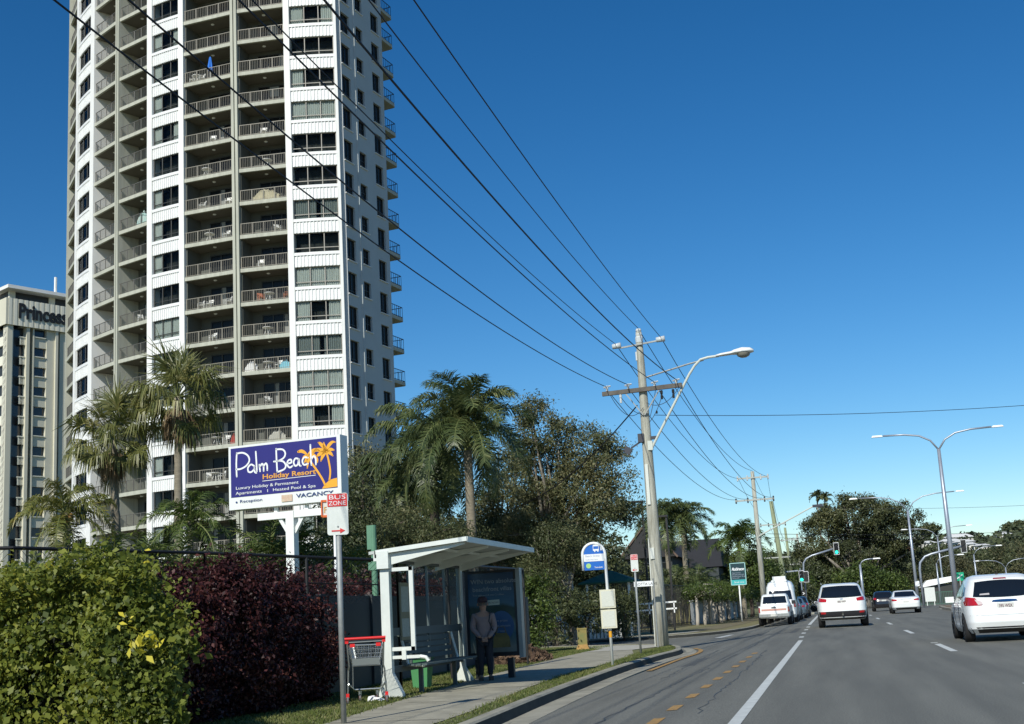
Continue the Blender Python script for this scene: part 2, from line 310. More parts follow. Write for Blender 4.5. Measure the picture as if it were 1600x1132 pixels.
# ================================================================ TOWER
CX0,CY0,RR=-45.28,118.51,29.96
def TP(th,r,z=0): return Vector((CX0+r*math.sin(R(th)),CY0-r*math.cos(R(th)),z))
NFL=22; FH=2.9; ZB=1.33; TH=.32
BAYS=[('b',-51.05,-42.5),('w',-41.3,-34.6),('b',-33.0,-25.35),('b',-24.4,-16.9),('w',-15.75,-9.95),('b',-8.95,.05),('b',1.15,9.15),('w',10.1,17.3)]
FINS=[(-52.1,-51.05),(-42.5,-41.3),(-34.6,-33.0),(-25.35,-24.4),(-16.9,-15.75),(-9.95,-8.95),(.05,1.15),(9.15,10.1),(17.3,17.75)]
ZTOP=ZB+NFL*FH+1.2
T=empty('apartment_tower',TP(-17,RR),label='tall curved white and cream apartment tower with stacked balconies behind the palms',cat='apartment tower')
Ti=Matrix.Translation(-TP(-17,RR))
def tbuild(b,name,m,**k):
    me=b.mesh(name,m); me.transform(Ti); return link(name,me,T,**k)
HD=9.6; PR=TP(17.75,RR); PC=PR+U(HD)*.5; PB=PC+U(HD+90)*.09; PE=PB+U(HD)*7.2
arcin=[TP(t,RR-2.0) for t in np.linspace(-52.1,17.75,36)]
arcback=[TP(t,RR-9.5) for t in np.linspace(17.0,-52.1,30)]
core=[(p.x,p.y) for p in arcin]+[(TP(17.75,RR-.3).x,TP(17.75,RR-.3).y),((PB+U(HD)*.3+U(HD-90)*.25).x,(PB+U(HD)*.3+U(HD-90)*.25).y),((PE+U(HD-90)*.3).x,(PE+U(HD-90)*.3).y)]+[(p.x,p.y) for p in arcback]
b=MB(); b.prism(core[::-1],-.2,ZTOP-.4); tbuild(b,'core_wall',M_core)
def arcseg(b,t0,t1,r0,r1,z0,z1,n=6,mi=0):
    ts=np.linspace(t0,t1,n+1); poly=[TP(t,r1) for t in ts]+[TP(t,r0) for t in ts[::-1]]; b.prism([(p.x,p.y) for p in poly],z0,z1,mi)
for i,(a,c) in enumerate(FINS):
    b=MB(); wide=i in(1,2,4,5,7,8)
    if i==0: arcseg(b,a,c,RR-9,RR+.1,-.1,ZTOP,1); tbuild(b,'wall_fin',M_cream); continue
    if i in(3,6):   # paired cream fins with a dark slot between
        m=(a+c)/2; arcseg(b,a,m-.09,RR-2.05,RR+.14,-.1,ZTOP,1); arcseg(b,m+.09,c,RR-2.05,RR+.14,-.1,ZTOP,1); arcseg(b,m-.09,m+.09,RR-2.05,RR-.05,-.1,ZTOP,1); tbuild(b,'wall_fin',M_cream)
    else:
        arcseg(b,a,c,RR-2.05,RR+.10,-.1,ZTOP,1); tbuild(b,'wall_fin',M_white)
# dark panels added on the fins inside the two middle balcony columns
for t0,t1 in ((-8.95,-8.75),(-.15,.05),(1.15,1.35),(8.95,9.15)):
    b=MB(); arcseg(b,t0,t1,RR-2.0,RR-.22,-.05,ZTOP-.5,1); tbuild(b,'dark_fin_panel',M_core)
# balconies
def zf(n): return ZB+n*FH
balc_items=[]
door_me={}
for bi,(kd,a,c) in enumerate(BAYS):
    mid=(a+c)/2; n=1; ts=np.linspace(a,c,n+1)
    if kd=='b':
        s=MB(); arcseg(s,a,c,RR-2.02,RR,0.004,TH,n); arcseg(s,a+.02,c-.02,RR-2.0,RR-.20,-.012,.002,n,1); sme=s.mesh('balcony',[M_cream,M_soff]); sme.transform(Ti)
        r=MB(); rr=RR-.10; zt=TH+1.0
        for i in range(n):
            p,q=TP(ts[i],rr),TP(ts[i+1],rr)
            r.bar(p+Vector((0,0,zt)),q+Vector((0,0,zt)),.06,.05); r.bar(p+Vector((0,0,TH+.10)),q+Vector((0,0,TH+.10)),.04,.04)
        for t in np.linspace(.02,.98,5): p=TP(a,rr).lerp(TP(c,rr),t); r.bar(p+Vector((0,0,TH)),p+Vector((0,0,zt)),.055,.055)
        nb=27 if abs(mid)<10 else 24
        for t in np.linspace(.03,.97,nb): p=TP(a,rr).lerp(TP(c,rr),t); r.bar(p+Vector((0,0,TH+.1)),p+Vector((0,0,zt)),.018,.018)
        light_rail=bi in(5,6)
        rme=r.mesh('railing',M_rail if light_rail else mat('grey_bronze_railing',(.11,.105,.09),.5)); rme.transform(Ti)
        l=MB(); l.lathe([(.16,-.012),(.15,-.05),(.08,-.09),(0.001,-.10)],TP(mid,RR-1.0,0),10); lme=l.mesh('soffit_light',M_wpaint); lme.transform(Ti)
        vs_=[]
        for v in range(4):
            d=MB(); rg=random.Random(bi*10+v); da=a+(c-a)*.27; dc=c-.15; zr=RR-1.96
            arcseg(d,da,dc,zr-.05,zr,TH+.02,TH+2.15,2,0)
            tt=np.linspace(da,dc,4)
            for t in tt: p=TP(t,zr+.03); d.bar(p+Vector((0,0,TH+.02)),p+Vector((0,0,TH+2.18)),.07,.07,1)
            for z in (TH+.05,TH+2.15):
                for j in range(3): d.bar(TP(tt[j],zr+.03,z),TP(tt[j+1],zr+.03,z),.07,.07,1)
            if v: # a pale curtain or blind seen through part of the door
                j=rg.randrange(3); t0=tt[j]+.1; t1=t0+(tt[j+1]-tt[j])*(.35 if v<3 else .9); arcseg(d,t0,t1,zr,zr+.015,TH+(.1 if v<3 else 1.2),TH+2.1,1,2)
            me=d.mesh('sliding_door',[mat('dark_door_glass',(.014,.016,.016),.2,spec=.15),M_dark,M_curtg]); me.transform(Ti); vs_.append(me)
        for f in range(NFL):
            o=link('balcony',sme,T,loc=(0,0,zf(f))); link('railing',rme,o); link('soffit_light',lme,o)
            link('sliding_door',vs_[random.Random(bi*99+f).choice([0,0,1,2,3])],T,loc=(0,0,zf(f)))
    else:
        # corrugated spandrel with a smooth sill above, window band, room behind
        s=MB(); nr=13; da=(c-a)/nr; zc0,zc1=-.02,.92
        prof=[]
        for k in range(nr):
            t=a+k*da; prof+=[(t,RR-.02),(t+da*.62,RR-.02),(t+da*.70,RR+.05),(t+da*.92,RR+.05)]
        prof.append((c,RR-.02)); V=[TP(t,r,zc0) for t,r in prof]+[TP(t,r,zc1) for t,r in prof]; m=len(prof)
        V+= [TP(t,RR-.25,zc0) for t,r in prof]
        s.add(V,[(i,i+1,i+1+m,i+m) for i in range(m-1)]+[(i+2*m,i+1+2*m,i+1,i) for i in range(m-1)])
        arcseg(s,a,c,RR-.3,RR+.07,.93,1.18,4); arcseg(s,a,c,RR-.32,RR-.06,-.02,.95,4)
        sme=s.mesh('corrugated_panel',M_corr); sme.transform(Ti); wms=[];gms=[];cms=[]
        w=MB(); zr=RR-.16; z0,z1=1.18,2.9; tt=np.linspace(a+.08,c-.08,4)
        arcseg(w,a,c,RR-.9,RR-.85,z0-.1,z1,2,1); arcseg(w,a,c,RR-.9,RR-.2,z0-.06,z0-.01,2,1); 
        for t in tt: p=TP(t,zr); w.bar(p+Vector((0,0,z0)),p+Vector((0,0,z1)),.07,.07,0)
        for z in (z0+.04,z0+.42,z1-.04):
            for j in range(3): w.bar(TP(tt[j],zr,z),TP(tt[j+1],zr,z),.06,.06,0)
        wme=w.mesh('window',[mat('brown_grey_window_frame',(.30,.28,.24),.5) if bi==7 else M_dark,M_room]); wme.transform(Ti)
        g=MB(); arcseg(g,a,c,zr-.03,zr-.025,z0,z1,3); gme=g.mesh('pane',M_glass); gme.transform(Ti)
        for v in range(5):
            q=MB(); spans={0:[],1:[(0,.28)],2:[(0,.3),(.72,1)],3:[(0,.5),(.6,1)],4:[(0,1)]}[v]
            for u0,u1 in spans:
                N=max(6,int((u1-u0)*44)); pts=[TP(a+(c-a)*(u0+(u1-u0)*k/N),zr-.11+(.035 if k%2 else -.035)) for k in range(N+1)]
                V=[p+Vector((0,0,z0+.02)) for p in pts]+[p+Vector((0,0,z1-.02)) for p in pts]; q.add(V,[(k,k+1,k+2+N,k+1+N) for k in range(N)])
            if spans: me=q.mesh('curtain',M_curt if v!=3 else M_curtg); me.transform(Ti); cms.append(me)
            else: cms.append(None)
        seq={7:[4,2,1,4,4,2,4,3,2,4,0,3,0,0,4,1,0,2,1,0],4:[1,2,1,0,2,1,3,2,4,0,1,1,1,0,2,1,1,2,0,3],1:[0,2,1,0,1,0,3,1,0,4,1,0,2,3,1,0,2,1,0,1]}[bi]
        for f in range(NFL):
            link('corrugated_panel',sme,T,loc=(0,0,zf(f)))
            if f<NFL:
                o=link('window',wme,T,loc=(0,0,zf(f))); link('pane',gme,o)
                cm=cms[seq[f%20]]
                if cm: link('curtain',cm,o)
# right-hand end wall with its windows
def holed_wall(b,o,h,L,z0,z1,holes,th=.28,mi=0):
    """wall strip from o along heading h, visible on its right side, real holes with reveals"""
    d=U(h); nr=U(h+90); xs=sorted({0,L,*[x for q in holes for x in(q[0],q[1])]}); zs=sorted({z0,z1,*[z for q in holes for z in(q[2],q[3])]})
    P=lambda x,z,k=0: o+d*x+Vector((0,0,z))-nr*(th*k)
    for i in range(len(xs)-1):
        for j in range(len(zs)-1):
            cx,cz=(xs[i]+xs[i+1])/2,(zs[j]+zs[j+1])/2
            if any(q[0]<cx<q[1] and q[2]<cz<q[3] for q in holes): continue
            b.add([P(xs[i],zs[j]),P(xs[i+1],zs[j]),P(xs[i+1],zs[j+1]),P(xs[i],zs[j+1])],[(0,1,2,3)],mi)
    for q in holes:
        x0,x1,a,c=q; b.add([P(x0,a),P(x1,a),P(x1,c),P(x0,c),P(x0,a,1),P(x1,a,1),P(x1,c,1),P(x0,c,1)],[(0,4,5,1),(1,5,6,2),(2,6,7,3),(3,7,4,0)],mi)
SW=[(.12,1.5,.4,1.9),(2.6,3.75,.7,1.4),(5.25,6.6,1.0,1.85)]
holes=[(x0,x1,zf(f)+FH-dt-h,zf(f)+FH-dt) for f in range(NFL) for x0,x1,dt,h in SW if zf(f)+FH-dt-h>.5]
b=MB(); holed_wall(b,PB,HD,7.2,-.1,ZTOP,holes); 
b.bar(PB+U(HD)*3.95*0+U(HD)*2.2+Vector((0,0,0)),PB+U(HD)*2.2+Vector((0,0,ZTOP)),.16,.05)
tbuild(b,'end_wall',mat('shaded_end_wall',(.46,.50,.50),.8,var=.1,scale=.5))  # white wall greyed down, the shade on this side painted in
b=MB(); b.add([PR,PC,PC+Vector((0,0,ZTOP)),PR+Vector((0,0,ZTOP))],[(0,1,2,3)]); tbuild(b,'corner_return',mat('shaded_end_wall',(.46,.50,.50)))
b=MB(); b.add([PC,PB,PB+Vector((0,0,ZTOP)),PC+Vector((0,0,ZTOP))],[(0,1,2,3)]); tbuild(b,'corner_edge',M_white)
for x0,x1,dt,h in SW:
    w=MB(); d=U(HD); nr=U(HD+90); o0=PB+d*x0-nr*.2; L=x1-x0
    for x in (0.03,L/2,L-.03): w.bar(o0+d*x,o0+d*x+Vector((0,0,h)),.05,.06)
    for z in (.03,.35 if h>1.5 else h/2,h-.03): w.bar(o0+Vector((0,0,z)),o0+d*L+Vector((0,0,z)),.05,.05)
    w.bar(o0+nr*.25-d*.06+Vector((0,0,-.03)),o0+nr*.25+d*(L+.06)+Vector((0,0,-.03)),.12,.06,1)
    me=w.mesh('end_window',[M_dark,M_white]); me.transform(Ti)
    g=MB(); g.add([o0-nr*.03,o0-nr*.03+d*L,o0-nr*.03+d*L+Vector((0,0,h)),o0-nr*.03+Vector((0,0,h))],[(0,1,2,3)]); gm_=g.mesh('pane',mat('dark_door_glass',(.02,.024,.026))); gm_.transform(Ti)
    for f in range(NFL):
        zz=zf(f)+FH-dt-h
        if zz<.5: continue
        ob=link('end_window',me,T,loc=(0,0,zz)); link('pane',gm_,ob)
s=MB(); A=PE+U(HD)*.0; B_=A+U(HD)*2.15; C_=B_+U(HD-90)*3.6; D_=A+U(HD-90)*3.6
rc=[A,B_-U(HD)*.25,B_-U(HD)*.07+U(HD-90)*.07,B_+U(HD-90)*.25,C_,D_]
s.prism([(p.x,p.y) for p in rc][::-1],0,.30); sme=s.mesh('corner_balcony',M_cream); sme.transform(Ti)
r=MB(); rp=[A+U(HD-90)*.1,B_+U(HD-90)*.1-U(HD)*.1,C_-U(HD)*.1]
for p,q in zip(rp,rp[1:]):
    for z in(.4,1.3): r.bar(p+Vector((0,0,z)),q+Vector((0,0,z)),.05,.05)
    n=int((q-p).length/.3)
    for k in range(n+1): x=p.lerp(q,k/n)+Vector((0,0,.3)); r.bar(x,x+Vector((0,0,1.0)),.03,.03)
rme=r.mesh('railing',mat('dark_blue_railing',(.03,.035,.05),.5)); rme.transform(Ti)
for f in range(NFL): o=link('corner_balcony',sme,T,loc=(0,0,zf(f))); link('railing',rme,o)
b=MB(); poly=[TP(t,RR+.6) for t in np.linspace(-52.5,17.75,30)]+[PB+U(HD+90)*.5,PE+U(HD+90)*.5]+arcback; b.prism([(p.x,p.y) for p in poly][::-1],ZTOP,ZTOP+.5); tbuild(b,'roof_slab',M_white)
# balcony furniture (things that stand on the balconies)
def chair_mesh(m,name):
    b=MB(); 
    for x in(-.2,.2):
        for y in(-.2,.2): b.bar((x,y,0),(x,y,.42 if y<0 else .42),.035,.035)
        b.bar((x,.22,.4),(x,.3,.85),.035,.035); b.bar((x,-.22,.62),(x,.24,.62),.05,.03); b.bar((x,-.2,.4),(x,-.2,.62),.03,.03)
    b.box((0,0,.42),(.46,.46,.04)); b.box((0,.28,.70),(.44,.04,.28),rx=-.15); return b.mesh(name,m)
def table_mesh(m,name):
    b=MB(); b.lathe([(0.001,.70),(.45,.70),(.45,.735),(0.001,.735)],n=18); 
    for k in range(4): a=k*math.pi/2+.6; b.bar((.08*math.cos(a),.08*math.sin(a),.7),(.34*math.cos(a),.34*math.sin(a),0),.04,.04)
    return b.mesh(name,m)
M_plas=mat('white_plastic',(.72,.72,.68),.5)
cw=chair_mesh(M_plas,'seat_frame'); cr_=chair_mesh(mat('terracotta_cloth',(.5,.17,.09),.8),'seat_frame'); tw=table_mesh(M_plas,'table_top'); tb=table_mesh(mat('timber_brown',(.3,.16,.08),.6),'table_top')
ORD=['ground','first','second','third','fourth','fifth','sixth','seventh','eighth','ninth','tenth','eleventh','twelfth','thirteenth','fourteenth','fifteenth','sixteenth','seventeenth','eighteenth','nineteenth']
BN={0:'far left balcony column',2:'left inner balcony column',3:'second inner balcony column',5:'broad middle balcony column',6:'balcony column beside the right windows'}
def put(me,name,bay,f,u,dep,rz,label,cat,group,z=0,sc_=1.0):
    a,c=BAYS[bay][1:]; p=TP(a+(c-a)*u,RR-dep,zf(f)+TH+z+.002); o=link(name,me,loc=p,rot=(0,0,rz)); o.scale=(sc_,)*3
    tag(o,label,cat,group); return o
def lvl(f): return '%s level up'%ORD[f]
spots=[(5,16,[.12,.3]),(5,14,[.55]),(5,12,[.3,.85]),(5,11,[.8]),(5,9,[.25,.45,.82]),(5,7,[.35]),(5,6,[.2,.9]),(5,5,[.75]),(5,4,[.4,.65]),(5,2,[.25]),(6,14,[.5]),(6,11,[.75]),(6,10,[.4]),(6,7,[.72]),(6,6,[.5]),(3,12,[.6]),(3,9,[.6]),(2,6,[.6]),(2,5,[.5]),(3,5,[.6]),(5,8,[.5])]
WHR={.12:'at its left end',.2:'at its left end',.25:'left of its middle',.3:'left of its middle',.35:'left of its middle',.4:'left of its middle',.45:'near its middle',.5:'near its middle',.55:'near its middle',.6:'right of its middle',.65:'right of its middle',.72:'toward its right end',.75:'toward its right end',.8:'toward its right end',.82:'toward its right end',.85:'at its right end',.9:'at its right end'}
for bay,f,us in spots:
    for u in us: put(cw,'balcony_chair',bay,f,u,.55,random.uniform(-.9,.9),'white balcony chair %s, %s, %s'%(WHR[u],BN[bay],lvl(f)),'chair','white chairs on the tower balconies')
for bay,f,u in [(5,16,.2),(5,7,.45),(5,5,.55),(6,9,.55),(6,8,.5),(6,7,.5),(5,11,.45),(5,13,.4),(6,13,.55),(5,4,.52)]:
    put(tw,'balcony_table',bay,f,u,.6,0,'round white table, %s, %s'%(BN[bay],lvl(f)),'table','white tables on the tower balconies')
for u,rz,w_ in [(.38,.8,'left'),(.92,-.9,'right')]: put(cr_,'balcony_chair',6,9,u,.5,rz,'terracotta balcony chair %s of the white table on the ninth level up'%w_,'chair','terracotta chairs')
b=MB(); b.tube([(0,0,0),(0,0,2.1)],.025,6); st=b.mesh('pole',M_plas)
um=empty('closed_parasol',TP(-4.3,RR-.45,zf(17)+TH-2*0),label='closed blue parasol standing on a balcony high up the tower',cat='parasol'); um.location=TP(-4.3,RR-.45,zf(16)+TH)
link('pole',st,um); b=MB(); rg=random.Random(3)
prof=[(.05,2.15),(.10,2.05),(.16,1.7),(.23,1.3),(.26,1.0),(.20,.85)]; V=[];F=[]; n=14
for r_,z in prof:
    for k in range(n): a=2*math.pi*k/n; q=r_*(1 if k%2 else .62); V.append((q*math.cos(a),q*math.sin(a),z+(.0 if k%2 else .03)))
for i in range(len(prof)-1):
    for k in range(n): F.append((i*n+k,i*n+(k+1)%n,(i+1)*n+(k+1)%n,(i+1)*n+k))
b.add(V,F); b.build('canopy',mat('blue_canvas',(.02,.17,.62),.8),um)
def cloth_heap(name,bay,f,u0,u1,h,m,label,cat):
    b=MB(); rg=random.Random(int(u0*100)+f); a,c=BAYS[bay][1:]; N=14; V=[];F=[]
    for i in range(N+1):
        t=a+(c-a)*(u0+(u1-u0)*i/N); hh=h*(.45+.55*math.sin(math.pi*i/N))*(.85+.3*rg.random())
        for r_,z in((RR-.25,0),(RR-.3,hh*.75),(RR-.5,hh),(RR-.75,hh*.7),(RR-.8,0)): V.append(TP(t,r_,zf(f)+TH+z))
    for i in range(N):
        for k in range(4): F.append((i*5+k,(i+1)*5+k,(i+1)*5+k+1,i*5+k+1))
    b.add(V,F); o=b.build(name,m); tag(o,label,cat); return o
cloth_heap('furniture_cover',6,12,.25,.82,1.0,mat('cream_cover',(.55,.5,.33),.9,var=.3,scale=2),'cream cloth cover over furniture, high balcony beside the right windows','cover')
cloth_heap('beach_towel',3,12,.55,.92,1.25,mat('teal_towel',(.30,.55,.5),.9,var=.5,scale=2.5,col2=(.6,.65,.6)),'pale teal towels drying on an upper inner balcony','towel')
cloth_heap('laundry',6,7,.02,.0+.3,.9,mat('white_cloth',(.7,.7,.68),.9),'white laundry hanging at the left of a balcony beside the right windows','laundry')
cloth_heap('yellow_towel',3,5,.1,.3,1.0,mat('yellow_cloth',(.6,.55,.04),.9),'bright yellow towel on a lower inner balcony railing','towel')
cloth_heap('red_towel',5,5,.86,.97,.85,mat('red_cloth',(.35,.04,.03),.9),'dark red cloth on a middle balcony near the palm top','towel')
cloth_heap('storage_box',6,5,.5,.85,.8,mat('beige_box',(.45,.44,.38),.9),'beige covered box on a balcony low beside the right windows','box')
cloth_heap('orange_cupboard',6,2,.45,.62,1.1,mat('orange_timber',(.40,.14,.04),.7),'orange brown cupboard on the balcony just above the billboard','cupboard')
cloth_heap('blue_sail',6,7,.72,1.0,.75,mat('pale_blue_cloth',(.2,.5,.6),.9),'pale blue cloth at the right of a balcony beside the right windows','cloth')

# ================================================================ HOTEL BEHIND
HZ=27; d0=183.; t_top=TT(12,467); pc=U(math.degrees(AZ(11,490)))*d0
def along(px,y=500):
    a=AZ(px,y); r=U(math.degrees(a)); h=U(HZ); m=Matrix(((h.x,-r.x),(h.y,-r.y))).inverted()@Vector((-pc.x,-pc.y)); return m[0]
HT=HC+d0*TT(11,466.5); HF=2.9
Hh=empty('hotel_tower',pc,label='beige hotel tower with dark letters along its parapet behind the tall palms',cat='hotel')
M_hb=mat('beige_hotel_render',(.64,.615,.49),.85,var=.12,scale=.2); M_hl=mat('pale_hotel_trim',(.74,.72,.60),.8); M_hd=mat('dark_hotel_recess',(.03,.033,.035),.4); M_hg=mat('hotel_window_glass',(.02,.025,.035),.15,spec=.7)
Hi=Matrix.Translation(-pc)
def hb(b,name,m,**k): me=b.mesh(name,m); me.transform(Hi); return link(name,me,Hh,**k)
hd=U(HZ); hn=U(HZ+90); hl=U(HZ-90)
def fp(s,z,o=0): return pc+hd*s+Vector((0,0,z))+hn*o
S={k:along(k) for k in (18,19,41,46,51.5,53.5,72,73.5,86,90,94)}
SL=S[94]+9; zr=HT-3.6
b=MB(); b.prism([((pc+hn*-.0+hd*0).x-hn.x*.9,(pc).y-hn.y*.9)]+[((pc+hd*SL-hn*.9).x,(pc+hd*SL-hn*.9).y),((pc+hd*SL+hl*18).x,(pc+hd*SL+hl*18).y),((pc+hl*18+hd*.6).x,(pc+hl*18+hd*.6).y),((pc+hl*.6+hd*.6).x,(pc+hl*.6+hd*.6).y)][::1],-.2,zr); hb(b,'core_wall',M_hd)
def wallbox(b,s0,s1,z0,z1,o0,o1,mi=0):
    P=[fp(s0,0,o0),fp(s1,0,o0),fp(s1,0,o1),fp(s0,0,o1)]; b.prism([(p.x,p.y) for p in P][::-1],z0,z1,mi)
b=MB()
for s0,s1,o in [(0,S[19],.25),(S[41],S[46],.25),(S[51.5],S[53.5],.15),(S[73.5],S[90],0.),(S[86],S[90],.3),(S[94],SL,.0)]: wallbox(b,s0,s1,-.1,zr,-1.0,o)
hb(b,'wall',M_hb)
b=MB(); wallbox(b,-.4,SL,zr-.3,HT,-3,.5)
k=0
while k*.8<SL: wallbox(b,k*.8,k*.8+.45,zr-.3,HT+.02,.48,.53,1); k+=1
P=[pc+hl*-.4+hn*.5,pc+hl*20+hn*.5]; hb(b,'parapet',[M_hb,M_hl])
nf=int((zr)/HF)
for f in range(nf):
    z0=zr-(f+1)*HF
    w=MB(); wallbox(w,S[53.5],S[72],z0+1.45,z0+HF-.15,-.55,-.5,1); wallbox(w,S[53.5],S[72],z0+1.3,z0+1.42,-.5,.1,2); wallbox(w,S[53.5],S[73.5],z0-.15,z0+1.3,-.6,-.1,0); hb(w,'window',[M_hb,M_hg,M_hl])
    w=MB(); wallbox(w,S[19]+.0,S[41],z0+1.2,z0+HF-.0,-.88,-.84,1); wallbox(w,S[19]+1.3,S[41],z0-.0,z0+1.1,-.35,-.3,0)
    for j in range(5):
        s0=S[19]+1.3+(S[41]-S[19]-1.5)*j/5; wallbox(w,s0,s0+.28,z0+.0,z0+1.05,-.3,-.1,2)
    wallbox(w,S[19]+1.2,S[41],z0+1.05,z0+1.2,-.4,0,2); hb(w,'balcony',[M_hb,M_hg,M_hl])
# left (street) side of the hotel
b=MB()
def leftbox(b,u0,u1,z0,z1,o0,o1,mi=0):
    P=[pc+hl*u0-hd*o0,pc+hl*u1-hd*o0,pc+hl*u1-hd*o1,pc+hl*u0-hd*o1]; b.prism([(p.x,p.y) for p in P],z0,z1,mi)
leftbox(b,0,.9,-.1,zr,-1,.0); leftbox(b,5,5.8,-.1,zr,-1,.1); leftbox(b,10,10.8,-.1,zr,-1,.1); leftbox(b,-.3,18,zr-.3,HT,-2,.2)
for f in range(nf): z0=zr-(f+1)*HF; leftbox(b,.9,18,z0-.1,z0+1.25,-.8,-.3)
hb(b,'side_wall',M_hl)
b=MB(); leftbox(b,.5,18,-.1,zr,-.95,-.9); hb(b,'side_glazing',M_hg)
b=MB(); wallbox(b,.8,SL,HT,HT+1.5,-4,-1.3,1)
for s0 in (S[19],S[41]+4): wallbox(b,s0,s0+.9,HT,HT+1.5,-1.4,-1.0,0)
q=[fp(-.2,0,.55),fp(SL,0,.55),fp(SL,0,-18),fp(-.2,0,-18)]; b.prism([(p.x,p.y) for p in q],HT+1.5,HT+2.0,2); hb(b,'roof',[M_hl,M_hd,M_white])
b=MB(); b.tube([fp(S[86],HT+2),fp(S[86],HT+4.4)],.22,6); hb(b,'vent_pipe',M_white)
mt=Matrix.Translation(-pc)@frame_mat(fp(S[19]+.6,zr+.9,.60),hd)
text('Princess',3.0,M_black,'sign_lettering',Hh,mt,extrude=.08,sx=(S[94]-S[19])*1.13/11.2,offset=.09,spacing=1.02)
# ================================================================ BILLBOARD
Z3=Vector((0,0,1))
Y0=32; h_b=None
a0,a1=AZ(357,699),AZ(531,678); P0=W(357,699,Y0)
xv=Vector((math.sin(R(-70-14.02+180)),math.cos(R(-70-14.02+180)),0))   # facing direction from its perspective
r=Vector((math.sin(a1),math.cos(a1),0)); den=xv.x*r.y-xv.y*r.x; o=Vector((P0.x,P0.y,0)); Lb=-(o.x*r.y-o.y*r.x)/den
zt=P0.z; zb_=W(358,798,Y0).z; Hb=zt-zb_; nb=xv.cross(Z3).normalized()     # toward the camera side
org=Vector((P0.x,P0.y,zb_))
BB=empty('billboard',(org.x+xv.x*Lb/2,org.y+xv.y*Lb/2,0),label='white framed billboard reading Palm Beach Holiday Resort with orange palms on dark blue',cat='billboard')
BI=Matrix.Translation(-BB.location)
def bbuild(b,name,m):
    me=b.mesh(name,m); me.transform(BI); return link(name,me,BB)
def bp(u,v,o=0): return org+xv*(u*Lb)+Z3*(v*Hb)+nb*o
b=MB(); b.slabpoly([bp(0,0),bp(1,0),bp(1,1),bp(0,1)],.42,-nb); bbuild(b,'cabinet',mat('billboard_cabinet_white',(.74,.76,.73),.4))
bw=.024; pu0,pu1,pv0,pv1=.024,.978,.235,.965
FM=frame_mat(org+nb*.012,xv)
def sgn(u,v): return FM@Vector((u*Lb,v*Hb,0))
def stroke(b,pts,w,o=.0,mi=0,taper=None):
    """flat rounded ribbon in the sign plane; pts in (u,v) sign fractions, w in metres"""
    P=[Vector((p[0]*Lb,p[1]*Hb,0)) for p in pts]; n=len(P); Ls=[];Rs=[]
    for i in range(n):
        d=(P[min(i+1,n-1)]-P[max(i-1,0)]).normalized(); q=Vector((-d.y,d.x,0)); ww=(w if taper is None else w*taper[i])/2
        Ls.append(P[i]+q*ww); Rs.append(P[i]-q*ww)
    V=Ls+Rs; F=[(i,i+1,n+i+1,n+i) for i in range(n-1)]
    for c,ww in((P[0],w*(taper[0] if taper else 1)),(P[-1],w*(taper[-1] if taper else 1))):
        k0=len(V); V+= [c+Vector((ww/2*math.cos(t*math.pi/5),ww/2*math.sin(t*math.pi/5),0)) for t in range(10)]; F.append(tuple(range(k0,k0+10)))
    b.add([FM@(v+Vector((0,0,o))) for v in V],F,mi)
def arc(cx,cy,rx,ry,a0,a1,n=12): return [(cx+rx*math.cos(R(a0+(a1-a0)*i/n)),cy+ry*math.sin(R(a0+(a1-a0)*i/n))) for i in range(n+1)]
# zoomed sign crop coordinates: left edge x=103..1078, slanted top/bottom -> fractions
def Q(x,y):   # crop pixel -> (u,v)
    X=340+x/5.659; Yp=670+y/5.659; d=ray(X,Yp); den=d.dot(nb); t=(org-Vector((0,0,HC))).dot(nb)/den; p=Vector((0,0,HC))+d*t-org; return (p.dot(xv)/Lb,p.z/Hb)
pu0,pv1=Q(116,180); pu1=Q(1056,300)[0]; pv0=Q(116,614)[1]
b=MB(); b.slabpoly([bp(pu0,pv0,.004),bp(pu1,pv0,.004),bp(pu1,pv1,.004),bp(pu0,pv1,.004)],.004,nb); bbuild(b,'blue_panel',mat('dark_blue_sign',(.022,.018,.17),.4))
def QS(l): return [Q(*p) for p in l]
def sm2(P,n=6):
    out=[]
    for i in range(len(P)-1):
        a=P[max(i-1,0)];b_=P[i];c=P[i+1];d=P[min(i+2,len(P)-1)]
        for k in range(n):
            t=k/n; out.append(tuple(.5*((2*b_[j])+(c[j]-a[j])*t+(2*a[j]-5*b_[j]+4*c[j]-d[j])*t*t+(3*b_[j]-a[j]-3*c[j]+d[j])*t**3) for j in(0,1)))
    out.append(P[-1]); return out
b=MB(); og=MB()
palm=[([(715,205),(745,200),(775,215),(800,240)],.085),([(800,240),(770,250),(752,270)],.08),([(800,240),(785,275),(770,300)],.08),([(800,240),(830,205),(870,185),(900,195)],.09),([(800,240),(845,235),(880,270),(885,298)],.09),([(800,240),(800,290),(795,350)],.08),
 ([(960,200),(935,160),(905,130),(893,125)],.09),([(960,200),(945,160),(940,125)],.09),([(960,200),(985,150),(1015,120),(1040,120)],.09),([(960,200),(1000,185),(1030,190)],.09),([(960,200),(995,215),(1020,240)],.09),([(960,200),(935,235),(915,285)],.1),([(960,200),(915,190),(870,190),(850,215)],.1),([(960,200),(905,225),(880,245)],.1)]
for pts,w in palm:
    P=sm2(QS(pts)); n=len(P); stroke(og,P,w*.75,0,0,[.6+.9*math.sin(math.pi*min(1,i/n+.15)) for i in range(n)])
for pts,w in [([(800,240),(830,300),(880,370),(930,450),(955,505)],.06),([(965,210),(985,290),(998,380),(990,460)],.055)]: P=sm2(QS(pts)); stroke(og,P,w,.001)
